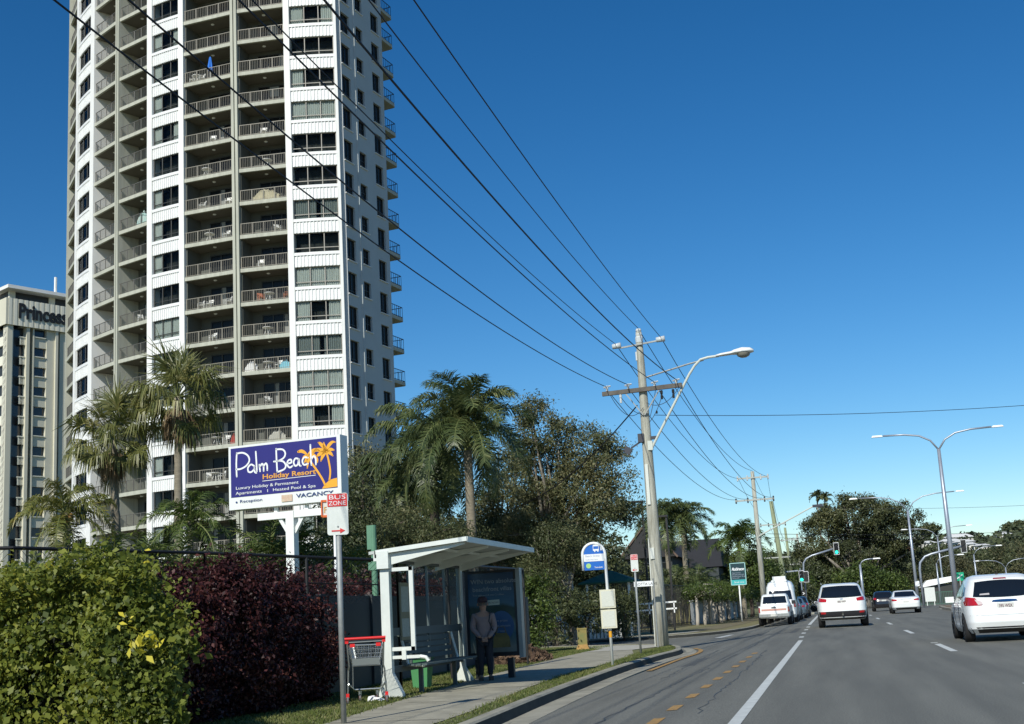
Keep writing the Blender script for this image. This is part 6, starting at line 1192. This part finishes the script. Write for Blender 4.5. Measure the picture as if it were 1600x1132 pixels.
def fan_palm(name,base,h,Rl,nf,label,tr=.17,seed=1,lean=(0,0),group=None,skirt=6,m=None,cat='palm tree'):
    t=empty(name,base,label=label,cat=cat,group=group); rg=np.random.default_rng(seed); b=MB(); top=Vector((lean[0],lean[1],h)); trunk_mesh(b,(0,0,-.1),top,tr*1.2,tr*.85,lean=(lean[0]*.5,0),n=12,seg=12,rg=random.Random(seed)); b.build('trunk',M_trunk,t,smooth=True)
    Q=[];D=[];rb=MB(); tp=np.array(top)
    for k in range(nf+skirt):
        dead=k>=nf; u=k/nf; e=(1.45-2.45*u+rg.normal(0,.25)) if not dead else rg.uniform(-1.35,-1.1); az=k*2.399+rg.normal(0,.2); pl=Rl*(.45+.5*rg.random())*(1 if not dead else .5)
        d=np.array([math.sin(az)*math.cos(e),math.cos(az)*math.cos(e),math.sin(e)]); s=np.array([math.cos(az),-math.sin(az),0]); nrm=np.cross(s,d); hub=tp+d*pl; hub[2]-=.08*pl; rb.tube([Vector(tp),Vector((tp+hub)/2+np.array([0,0,.05])),Vector(hub)],[.022,.018,.014],4)
        nseg=32; fl=Rl*(.42+.22*rg.random()); tw=rg.normal(0,.5); s=s*math.cos(tw)+nrm*math.sin(tw); nrm=np.cross(s,d); up_=max(0,math.sin(e))
        for j in range(nseg):
            a=(j/(nseg-1)-.5)*R(230 if not dead else 90)+rg.normal(0,.03); l=fl*(1-.3*abs(j/(nseg-1)-.5)*2)*(.75+.45*rg.random()); dr=d*math.cos(a)+s*math.sin(a)+nrm*rg.normal(.08,.08); mid=hub+dr*l*.6; dn=dr*(.35+.8*up_)+np.array([0,0,-(1.15-.7*up_)*(.6+rg.random()*.8)]); dn/=np.linalg.norm(dn); tip=mid+dn*l*.75
            wv=(-d*math.sin(a)+s*math.cos(a)); w0,w1=.008,l*.026+.008; q=[[hub-wv*w0,hub+wv*w0,mid+wv*w1,mid-wv*w1],[mid-wv*w1,mid+wv*w1,tip+wv*.004,tip-wv*.004]]; (D if dead else Q).extend(q)
    quads('crown',np.array(Q),m or G_fan,t); rb.build('leaf_stem',mat('frond_stem_green',(.14,.16,.05)),t)
    if D: quads('dead_skirt',np.array(D),G_dead,t)
    return t
# --- hedges close by
hd_=empty('green_hedge_bush',(-9.5,12.5,0),label='big glossy green hedge with yellow leaves in the lower left corner',cat='hedge')
def box_shrub(parent,name,x0,x1,y0,y1,hfun,n,size,m,seed,base,nclump,sig,zlo=0.,dens_top=.5,asp=.6,ztop=1):
    rg=np.random.default_rng(seed); # clumps over the surface of a rounded mass
    C=[];O=[]
    while len(C)<nclump:
        x=rg.uniform(x0,x1); y=rg.uniform(y0,y1); H_=hfun(x,y)
        if H_<=.1: continue
        u=rg.random(); face=rg.random()
        if face<.42: z=H_-abs(rg.normal(0,.12)); o=(0,-.3,1)
        elif face<.80: y=y0+abs(rg.normal(0,.18))+max(0,(abs((x-(x0+x1)/2)/((x1-x0)/2))**4)*.9); z=rg.uniform(zlo,H_); H2=hfun(x,y); z=min(z,H2); o=(0,-1,.4)
        else: x=x1-abs(rg.normal(0,.18)); z=rg.uniform(zlo,max(.2,hfun(x,y))); o=(1,0,.3)
        C.append((x,y,z)); O.append(o)
    C=np.array(C);O=np.array(O,float); k=rg.integers(0,nclump,n); P=C[k]+rg.normal(0,1,(n,3))*sig; P[:,2]=np.maximum(P[:,2],.03); Nr=O[k]+rg.normal(0,.65,(n,3)); Nr/=np.linalg.norm(Nr,axis=1,keepdims=True)
    return quads(name,leaves(P-np.array(base),Nr,size,asp,rg,.3,.12),m,parent),C
def hh(x,y):
    e=(-.578*y)-x
    if e<0: return 0
    t=1-.45*max(0,1-e/.75)**2
    return (1.88+.07*math.sin(x*1.7+.5)+.06*math.sin(x*4.1)+.05*math.sin(y*5+x*3))*t
def green_hedge():
    rg=np.random.default_rng(3); C=[];O=[]
    while len(C)<2100:
        y=rg.uniform(10.5,13.2); x=rg.uniform(-13.2,-5.7); f=rg.random(); dep=abs(rg.normal(0,.16))
        if f<.36:
            H_=hh(x,y)
            if H_<=.1: continue
            z=H_-dep*.8; o=(0,-.3,1)
        elif f<.74:
            y=10.5+dep+.12*math.sin(x*2.3)+.10*math.sin(x*5.1+1); H_=hh(x,y)
            if H_<=.1: continue
            z=rg.uniform(0,H_); y+=.45*(z/H_)**4+.10*math.sin(z*5+x*2); o=(0,-1,.35)
        else:
            x=-.578*y-dep-.02-.12*math.sin(y*4); z=rg.uniform(0,1.85); 
            if z>hh(x,y): continue
            o=(.9,-.5,.3)
        C.append((x,y,z)); O.append(o)
    C=np.array(C);O=np.array(O,float); n=105000; k=rg.integers(0,len(C),n); P=C[k]+rg.normal(0,1,(n,3))*(.05+.05*rg.random((len(C),1)))[k]; P[:,2]=np.maximum(P[:,2],.03); Nr=O[k]+rg.normal(0,.7,(n,3)); Nr/=np.linalg.norm(Nr,axis=1,keepdims=True)
    sz=rg.choice([.045,.06,.085],n,p=[.4,.4,.2]); V=leaves(P-np.array([-9.5,12.5,0]),Nr,1.,.66,rg,.3,.14); c_=V.mean(1,keepdims=True); quads('foliage',c_+(V-c_)*sz[:,None,None],G_hedge,hd_)
green_hedge()
rg=np.random.default_rng(8); yc=[W(225,1005,10.3),W(90,880,10.8),W(190,970,10.4),W(232,880,11.2)]
yq=[]
for i,c in enumerate(yc):
    n=30 if i==0 else 7; P=np.array(c)+rg.normal(0,.06 if i==0 else .05,(n,3)); Nr=np.array([0,-.8,.5])+rg.normal(0,.5,(n,3)); Nr/=np.linalg.norm(Nr,axis=1,keepdims=True); yq.append(leaves(P-np.array([-9.5,12.5,0]),Nr,.10 if i==0 else .075,.5,rg,.3))
quads('yellow_leaves',np.concatenate(yq),G_yel,hd_)
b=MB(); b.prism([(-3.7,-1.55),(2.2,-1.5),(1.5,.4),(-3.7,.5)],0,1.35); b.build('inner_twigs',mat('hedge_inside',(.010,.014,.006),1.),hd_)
ph=empty('purple_hedge',(-8.6,17,0),label='dark purple leaved hedge between the green hedge and the sheet fence',cat='hedge')
pbl=[]; rp_=random.Random(4)
for k in range(9):
    y=14.3+k*.52; pbl.append((-8.55+rp_.uniform(-.15,.2)+8.6,y-17,1.0+rp_.uniform(-.1,.12)-(.25 if k>7 else 0),.72,.62,1.10+(.18 if k in(4,6) else 0)-(.22 if k>7 else 0)))
pbl+=[(.25,1.3,.55,.55,.7,.6),(.1,.1,.5,.6,.9,.6),(.15,-1.5,.5,.6,.9,.6),(0,-2.5,.6,.7,.8,.9)]
foliage('foliage',pbl,95000,.062,G_purp,ph,nclump=1500,sig=.10,asp=.55,droop=.2,up=.3,seed=5,shell=.72,zmin=.02)
b=MB(); rr=random.Random(9)
for k in range(40): x=rr.uniform(-.5,.5); y=rr.uniform(-2.6,1.3); b.tube([(x,y,0),(x+rr.uniform(-.2,.2),y+rr.uniform(-.2,.2),1.0),(x+rr.uniform(-.35,.35),y+rr.uniform(-.35,.35),1.9)],[.02,.014,.005],5)
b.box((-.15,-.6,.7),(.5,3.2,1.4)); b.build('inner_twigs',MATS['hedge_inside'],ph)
# --- purple shrub
tree('purple_shrub',(-9.9,25.5,0),[(-9.9,y,1.75+.12*math.sin(y*2),.5,1.1,.45) for y in (21,23,25,27,29)],9000,.10,G_purp,'purple shrubs showing above the sheet fence behind the shelter','shrub',nclump=160,sig=.14,tr=.05,forks=4,seed=9,bark=M_barkd)
# --- palms on the left
fan_palm('tall_fan_palm',(-20.5,36,0),9.0,1.45,40,'taller shaggy fan palm rising straight in front of the tower',tr=.14,seed=4,group=None,skirt=12)
fan_palm('tall_fan_palm',(-22.4,36,0),7.8,1.45,40,'shorter shaggy fan palm left of the taller one',tr=.15,seed=11,lean=(-.55,0),skirt=16)
feather_palm('coconut_palm',(-23.2,34,0),5.2,2.1,15,G_coco,'small coconut palm with drooping yellowing fronds at the left edge',tr=.15,seed=6,emin=-.75,emax=1.3,hang=1.5,ll=.55,grav=1.9,lean=(-.2,0),nl=56,lw=.03)
b=MB(); 
for k in range(9): a=k*2.4; b.lathe([(.001,-.09),(.07,-.05),(.08,0),(.05,.07),(.001,.09)],(.16*math.cos(a)-.15,.16*math.sin(a),5.0+.1*math.sin(k)),8)
o=b.build('coconuts',mat('coconut_orange',(.30,.17,.05),.7)); o.parent=[c for c in COL.objects if c.name=='coconut_palm'][0]
b=MB(); b.box((0,0,2.1),(.42,.42,4.2)); b.box((0,0,4.2),(.5,.5,.08)); o=b.build('white_pillar',M_white); o.location=W(97,860,37); o.location.z=-.3; tag(o,'white masonry pillar behind the coconut palm','pillar')
feather_palm('young_palm',(-18.4,33,0),4.5,1.9,16,G_mid,'young palm left of the billboard below its lower edge',tr=.10,seed=21,emin=-.4,hang=.9,ll=.42,grav=1.9)
def cane(loc,h,w,n,label,seed,m=G_mid,group='leafy cane palms behind the fences'):
    rr=random.Random(seed); st=[(rr.uniform(-w,w),rr.uniform(-w,w)*.6,h*rr.uniform(.35,.65),(rr.uniform(-.3,.3),rr.uniform(-.3,.3))) for _ in range(n)]
    return feather_palm('cane_palm',loc,h,h*.42,9,m,label,tr=.045,seed=seed,emin=-.2,emax=1.4,hang=.6,ll=.42,grav=1.7,stems=st,nl=26,lw=.035,trunk=mat('cane_stem',(.30,.27,.10),.7),group=group)
for i,(px,y,h,w_,n,lab) in enumerate([(205,34,4.1,1.0,6,'feathery cane palm behind the hedge, below the two fan palms'),(250,32,3.9,1.0,6,'feathery cane palm just left of the taller fan palm trunk'),(390,33.5,3.9,1.1,6,'feathery cane palm under the left half of the billboard'),(430,35,3.8,1.0,5,'feathery cane palm at the billboard post'),(490,34.5,4.0,1.0,5,'feathery cane palm behind the bus zone sign'),(150,36,3.4,1.2,6,'feathery cane palm by the coconut palm foot'),(30,33,3.3,1.2,5,'low cane palm at the far left edge behind the hedge')]):
    p=W(px,870,y); cane((p.x,y,0),h*1.32,w_*1.15,n+2,lab,40+i)
# --- big queen palms behind the shelter
feather_palm('queen_palm',(-13.15,45,0),7.7,3.0,30,G_fea,'tall dark queen palm with feathery crown behind the shelter',tr=.19,seed=2,emin=-.8,emax=1.5,hang=.7,ll=.8,shaft=1.2,grav=1.55,nl=84,lw=.038,dead=0)
feather_palm('queen_palm',(-15.9,49,0),8.2,3.4,32,G_fea,'bushier queen palm just left of the tall dark one',tr=.20,seed=7,emin=-1.0,emax=1.3,hang=1.3,ll=.8,shaft=.6,grav=1.9,nl=78,lw=.044,trunk=M_barkd)
feather_palm('queen_palm',(-18.0,52,0),7.6,3.0,26,G_fea,'lower queen palm against the right edge of the tower',tr=.18,seed=13,emin=-.9,emax=1.2,hang=1.3,ll=.8,grav=1.9,nl=70,lw=.044,trunk=M_barkd)
# --- gum trees
def Bb(px,py,Y,rx,rz,ry=None): p=W(px,py,Y); return (p.x,p.y,p.z,rx,ry or rx,rz)
tree('gum_tree',(-12.0,53,0),[Bb(838,672,52,1.0,1.4),Bb(885,690,53,1.3,1.2),Bb(930,712,53,1.4,1.0),Bb(965,755,53,.8,.7),Bb(900,765,53,1.6,1.1),Bb(850,750,53,1.5,1.2),Bb(935,800,53,1.2,1.0),Bb(880,830,53,1.5,1.0),Bb(830,820,53,1.4,1.2),Bb(975,800,54,.7,.6)],46000,.13,G_olive,'large olive gum tree with sky gaps left of the power pole','tree',nclump=330,sig=.24,asp=.42,droop=.9,tr=.20,forks=26,seed=31,shell=.35,trunks=[(0,0),(.8,.4)])
tree('gum_tree',(-15.2,56,0),[Bb(790,790,56,1.7,1.5),Bb(765,840,55,1.6,1.2),Bb(820,860,55,1.5,1.1),Bb(800,720,57,1.2,1.0)],26000,.135,G_olive,'broad gum tree behind the shelter roof','tree',nclump=260,sig=.28,asp=.42,droop=.9,tr=.2,forks=16,seed=32,shell=.35)
tree('gum_tree',(-10.6,47,0),[Bb(850,880,47,.9,.9),Bb(870,850,47,1.1,.8),Bb(835,910,46,.9,.8),Bb(905,870,48,.8,.6)],24000,.10,G_olive,'lower gum tree with leaning trunks at the right of the ad panel','tree',nclump=200,sig=.2,asp=.42,droop=.8,tr=.11,forks=12,seed=33,shell=.3,trunks=[(0,0),(.7,.2),(-.5,.3)])
tree('leafy_tree',(-19.5,50,0),[Bb(572,735,53,1.2,1.1),Bb(570,800,53,1.5,1.2),Bb(615,840,53,1.5,1.1)],16000,.13,G_olive,'dark leafy tree at the foot of the tower right of the billboard','tree',nclump=260,sig=.28,asp=.45,droop=.8,forks=14,seed=34,bark=M_barkd)
tree('leafy_tree',(-17.0,44,0),[Bb(625,825,44,1.2,.9),Bb(680,855,44,1.4,.8),Bb(590,850,43,1.3,1.0),Bb(715,850,45,1.1,.8)],17000,.11,G_olive,'weeping olive tree above the left of the shelter roof','tree',nclump=260,sig=.26,asp=.4,droop=1.3,forks=14,seed=35,bark=M_barkd)
tree('leafy_tree',(-16.2,40,0),[Bb(545,790,40,1.0,.9),Bb(530,850,40,1.1,.9),Bb(565,850,39,1.0,.8)],11000,.12,G_dark,'dark tree showing right behind the near bus zone sign','tree',nclump=140,sig=.22,asp=.42,droop=.9,forks=8,seed=36,bark=M_barkd)
tree('dark_backdrop_tree',(-14.5,62,0),[Bb(760,870,62,2.5,1.8),Bb(700,870,60,2.2,1.8),Bb(840,880,62,2.3,1.5),Bb(920,870,64,2.2,1.5),Bb(640,870,58,2.0,1.6)],26000,.22,G_dark,'dark wall of foliage low behind the gum trees','tree',nclump=260,sig=.4,tr=.2,forks=10,seed=37,bark=M_barkd)
# --- shrubs about the corner garden
def shrub(px,py,Y,r,h,m,label,seed,n=3500,size=.10,name='garden_shrub',group=None,cat='shrub'):
    p=W(px,py,Y); return tree(name,(p.x,Y,0),[(p.x,Y,h*.55,r,r,h*.5),(p.x+r*.4,Y+.2,h*.7,r*.6,r*.6,h*.35)],n,size,m,label,cat,nclump=60,sig=.14,tr=.05,forks=5,seed=seed,shell=.4,bark=M_barkd,group=group)
shrub(828,975,38,.8,2.3,G_mid,'leafy green shrub right beside the advertising panel',51,6000)
shrub(868,960,46,1.1,2.1,G_dark,'dark shrub before the white slats',52,4500); shrub(915,955,48,1.1,2.0,G_dark,'dark shrub behind the utility pillar',53,4500); shrub(972,950,52,.9,1.9,G_dark,'dark shrub between the timetable case and the thin pole',54,4500)
for i,(px,Y,h) in enumerate([(1000,78,3.6),(975,82,4.4),(940,80,5),(1030,84,3.6)]): shrub(px,930,Y,1.9,h,G_dark,'dark garden tree behind the bar fence, %s'%['right of the thin sign pole','left of the thin sign pole','behind the gazebo roof','behind the power pole base'][i],60+i,6000,.16,'garden_tree',cat='tree')
feather_palm('twin_queen_palm',(-11.1,92,0),7.9,2.7,24,G_fea,'twin trunked queen palm right of the near power pole',tr=.21,seed=14,emin=-.7,emax=1.4,hang=.9,ll=.75,grav=1.7,stems=[(-.45,0,7.9,(-.15,0)),(.6,.3,7.7,(.1,0))],nl=50,lw=.055,dead=0)
feather_palm('garden_palm',(-6.9,100,0),6.3,2.9,20,G_mid,'lone palm left of the second power pole',tr=.18,seed=16,emin=-.3,emax=1.4,hang=.7,ll=.8,grav=1.8,nl=44,lw=.065)
for i,(px,Y,h) in enumerate([(1072,96,5.6),(1100,108,6.0),(1124,118,5.6),(1086,104,5.0),(1060,90,5.0)]):
    p=W(px,930,Y); cane((p.x,Y,0),h,1.5,9,['golden cane palm nearest the twin palm','golden cane palm between the twin palm and teal sign','golden cane palm left of the teal sign','golden cane palm in the middle above the white wall','golden cane palm directly beneath the twin palm'][i],70+i,G_fea)
for i,(px,Y,r,h) in enumerate([(1078,90,1.5,2.9),(1103,97,1.4,2.9),(1117,104,1.5,2.9),(1132,112,1.6,2.8),(1150,124,1.8,2.9)]):
    d_=ray(px,952); Xh=(-10.4 if i==0 else -8.0); Y=Xh*d_.y/d_.x; p=Vector((Xh,Y,0)); tree('clipped_hedge_tree',(p.x,Y,0),[(p.x,Y,2.15,r*1.1,r*1.6,.50),(p.x+.1,Y+2.6,2.1,r,r,.5)],8000,.11,G_mid,['clipped hedge overhanging the left end of the white wall','clipped hedge tree with pale stems just left of the teal sign','clipped hedge tree with pale stems under the teal sign','clipped hedge tree with pale stems right of the teal sign','clipped hedge tree touching the second pole'][i],'hedge',nclump=120,sig=.2,tr=.13,forks=9,seed=80+i,trunks=([(-.8,.3)] if i==0 else [(-.5,-1),(-.1,0),(.3,.8),(.1,1.8),(-.3,2.6)]),up=.8,bark=mat('pale_hedge_stem',(.42,.38,.32),.9))
for i,(px,py,Y,rx,rz) in enumerate([(1170,895,112,2.6,1.9),(1200,898,128,2.8,1.8),(1235,912,135,2.4,1.5),(1140,905,132,2.6,1.8),(1108,893,124,2.2,1.9),(1248,928,128,1.4,1.0),(1185,885,150,3.0,1.9)]):
    p=W(px,py,Y); tree('roadside_tree',(p.x,Y,0),[(p.x,Y,p.z,rx,rx,rz),(p.x-rx*.5,Y+1,p.z-rz*.5,rx*.8,rx,rz*.7)],11000,.24,[G_mid,G_dark][i%2],'roadside tree %s'%['behind the second power pole','above the white van','beyond the parked cars','above the teal sign','left of the teal sign behind the canes','beside the left traffic signal','highest above the white van'][i],'tree',nclump=150,sig=.38,tr=.2,forks=9,seed=90+i,bark=M_barkd)
# --- the great fig/gum at the end of the road and the wood around it
tree('great_gum_tree',(3.5,152,0),[Bb(1340,805,152,4.6,2.3),Bb(1290,822,152,2.8,1.9),Bb(1268,860,151,1.9,1.6),Bb(1390,835,153,3.4,2.4),Bb(1415,805,154,1.7,1.5),Bb(1350,860,153,4.6,2.6),Bb(1405,880,155,3.0,2.6),Bb(1310,880,154,3.0,2.0),Bb(1440,850,156,1.0,1.2),Bb(1360,905,156,5,2)],95000,.25,leafmat('great_gum_leaf',[(0,(.028,.037,.015)),(.4,(.058,.070,.028)),(.7,(.10,.11,.042)),(1,(.17,.165,.07))],.18,.5,.15),'great spreading gum tree at the end of the road','tree',nclump=420,sig=.42,asp=.5,droop=.6,tr=.7,forks=30,seed=101,shell=.55)
for i,(px,py,Y,rx,rz,m) in enumerate([(1340,905,140,2.6,1.6,G_mid),(1375,912,142,2.4,1.3,G_mid),(1270,905,150,2.4,2.4,G_dark),(1300,925,150,2.4,1.3,G_dark)]):
    p=W(px,py,Y); tree('roadside_tree',(p.x,Y,0),[(p.x,Y,p.z,rx,rx,rz),(p.x+rx*.6,Y,p.z-.5,rx*.6,rx*.6,rz*.7)],9000,.26,m,['round green tree behind the single armed lamp','round green tree right of the single armed lamp','dark tree right of the left signal','low dark tree above the white SUV'][i],'tree',nclump=120,sig=.4,tr=.18,forks=8,seed=110+i,bark=M_barkd)
# hill: terrain with a far wood and houses
def ridge(x): return float(np.interp(x,[-160,-90,-40,0,40,50,60,72,85,96,110,160,260],[20,25,22,22,24.5,25.5,26,25,27.5,26.5,28.5,31,32]))
V=[];F=[];xs=np.linspace(-260,330,60); ys=np.linspace(235,760,30)
for y in ys:
    for x in xs:
        t=np.clip((y-250)/340,0,1); t=t*t*(3-2*t); V.append((x,y,-1+ (ridge(x*600/max(y,420))*.88)*t*(1 if y<640 else 1-(y-640)/400)))
for j in range(29):
    for i in range(59): k=j*60+i; F.append((k,k+1,k+61,k+60))
me=bpy.data.meshes.new('hill'); me.from_pydata(V,[],F); me.materials.append(mat('hill_undergrowth',(.04,.05,.025),1,var=.3,scale=.02)); o=link('hill',me); o['kind']='structure'
def hillz(x,y): t=min(max((y-250)/340,0),1); t=t*t*(3-2*t); return -1+ridge(x*600/max(y,420))*.88*t*(1 if y<640 else 1-(y-640)/400)
rg=np.random.default_rng(77); Q=[]
for k in range(1900):
    y=260+380*rg.random()**.8; x=rg.uniform(-150,190)*y/600+ (20*y/600); z=hillz(x,y); s=rg.uniform(2.2,5.2)*(y/430)**.5; n=80; d=rg.normal(0,1,(n,3)); d/=np.linalg.norm(d,axis=1,keepdims=True); d[:,2]=abs(d[:,2])*.9; P=np.array([x,y,z+s*.25])+d*s*np.array([1,1,.8])*(.75+.35*rg.random((n,1))); Nr=d+rg.normal(0,.5,(n,3)); Nr/=np.linalg.norm(Nr,axis=1,keepdims=True); Q.append(leaves(P,Nr,s*.26,.8,rg))
o=quads('hillside_wood',np.concatenate(Q),leafmat('hill_leaf',[(0,(.025,.035,.018)),(.4,(.045,.06,.026)),(.75,(.075,.09,.035)),(1,(.12,.115,.05))],.035,.7,.0)); tag(o,'dense mixed wood covering the distant hillside','wood',kind='stuff')
# nearer belt of trees right of the great gum (each a tree)
bl=leafmat('belt_leaf',[(0,(.036,.040,.020)),(.4,(.072,.074,.034)),(.7,(.12,.115,.048)),(1,(.19,.17,.075))],.12,.6,.1)
desc=['dark','olive','browner','pale topped','dense','loose']
spots=[(1440,910,200,4.6,2.8),(1470,900,215,5.0,3.0),(1500,905,205,5.0,2.9),(1530,897,220,5.6,3.2),(1560,890,210,5.0,3.4),(1590,882,225,5.6,4.0),(1620,885,212,6,4),(1455,925,190,4,2.2),(1510,920,190,4.2,2.4),(1565,920,190,4.5,2.6),(1610,915,190,4.5,2.8),(1425,920,188,3.2,2.2)]
wh=['above the white board','over the green fence','behind the tall lamp','right of the hanging signal','above the hatchback roof left part','above the hatchback roof right part','at the right frame edge, upper','just above the white sedan right side','behind the white canopy','behind the hatchback window pillar','at the right frame edge, lower','right of the great gum foot']
for i,(px,py,Y,rx,rz) in enumerate(spots):
    p=W(px,py,Y); tree('belt_tree',(p.x,Y,0),[(p.x,Y,p.z,rx,rx,rz),(p.x-rx*.5,Y-1,p.z-rz*.6,rx*.7,rx,rz*.8)],13000,.30,bl if i%4 else G_dark,'%s tree in the belt %s'%(desc[i%6],wh[i]),'tree',nclump=130,sig=.45,tr=.25,forks=6,seed=130+i,bark=M_barkd)
rr=random.Random(5)
for i,(px,py,Y,w_,h_) in enumerate([(1435,842,560,9,3.0),(1446,848,545,7,2.4),(1428,850,540,6,2.4),(1497,838,575,10,4.2),(1484,845,560,8,2.8),(1505,846,555,7,2.6),(1514,850,540,5,2.2),(1533,852,540,6,1.8),(1566,834,590,5,2.8),(1415,858,470,5,3.2)]):
    dr_=ray(px,py); Y=262.
    while Y<620:
        q_=Vector((0,0,HC))+dr_*(Y/dr_.y)
        if q_.z<hillz(q_.x,Y)+3.8: break
        Y+=3.
    Y=max(Y-8,262.); w_*=Y/520; h_*=Y/520
    p=W(px,py,Y); h0=empty('hill_house',(p.x,p.y,p.z-h_),rr.uniform(-.4,.4),label='%s house on the hill %s'%(['white','cream','low white','largest white','wide pale','small white','little cream','flat roofed','lone white','red roofed'][i],['left of the tall lamp','just right of the leftmost white one','lowest of the left cluster','at the top right of the tall lamp','behind the tall lamp head pole','right below the largest','beside the hanging signal','far right of the hanging signal','near the ridge at right','beside the lamp arm by the great gum'][i]),cat='house')
    b=MB(); b.box((0,0,h_*.35),(w_,5,h_*1.1)); b.build('wall',mat('hill_house_white',(.72,.70,.64),.8) if i!=9 else mat('hill_house_tan',(.45,.30,.2)),h0); b=MB(); b.add([(-w_*.58,-3,h_*.85),(w_*.58,-3,h_*.85),(w_*.58,3,h_*.85),(-w_*.58,3,h_*.85),(-w_*.3,0,h_*1.25),(w_*.3,0,h_*1.25)],[(0,1,5,4),(1,2,5),(2,3,4,5),(3,0,4)]); b.build('roof',mat('hill_roof_white',(.62,.62,.60),.7) if i!=9 else mat('hill_roof_red',(.40,.12,.07)),h0)
    b=MB(); 
    for k in range(max(2,int(w_/2))): b.box((-w_*.4+k*w_*.8/max(1,int(w_/2)-1),-2.53,h_*.35),(w_*.09,.06,h_*.4))
    b.build('window',M_cgl,h0)
for i,px in enumerate((1450,1575,1592)):
    p=W(px,[824,822,817][i],600); tree('ridge_tree',(p.x,600,p.z-7),[(p.x,600,p.z-1.5,[5,2.2,2.2][i],3,[3.2,1.8,1.8][i])],2600,1.1,G_dark,['round pine standing on the ridge left of the tall lamp','small tree on the ridge at far right, left one','small tree on the ridge at far right, right one'][i],'tree',nclump=40,sig=.7,tr=.3,forks=3,seed=170+i,bark=M_barkd)
# two tall thin palms over the great gum
for i,(px,py) in enumerate(((1276,775),(1288,778))):
    p=W(px,py,190); feather_palm('distant_palm',(p.x,190,0),p.z,1.5,12,G_dark,['thin distant palm rising left of the great gum, left one','thin distant palm rising left of the great gum, right one'][i],tr=.12,seed=180+i,emin=-.2,hang=.4,ll=.45,nl=14,lw=.16)
# low buildings behind the hedge at the tower foot
b=MB(); b.box((-22,47,1.5),(16,5,3.0)); o=b.build('pool_pavilion',mat('pavilion_dark',(.10,.12,.13),.8)); tag(o,'low grey pavilion behind the chain link fence','pavilion')
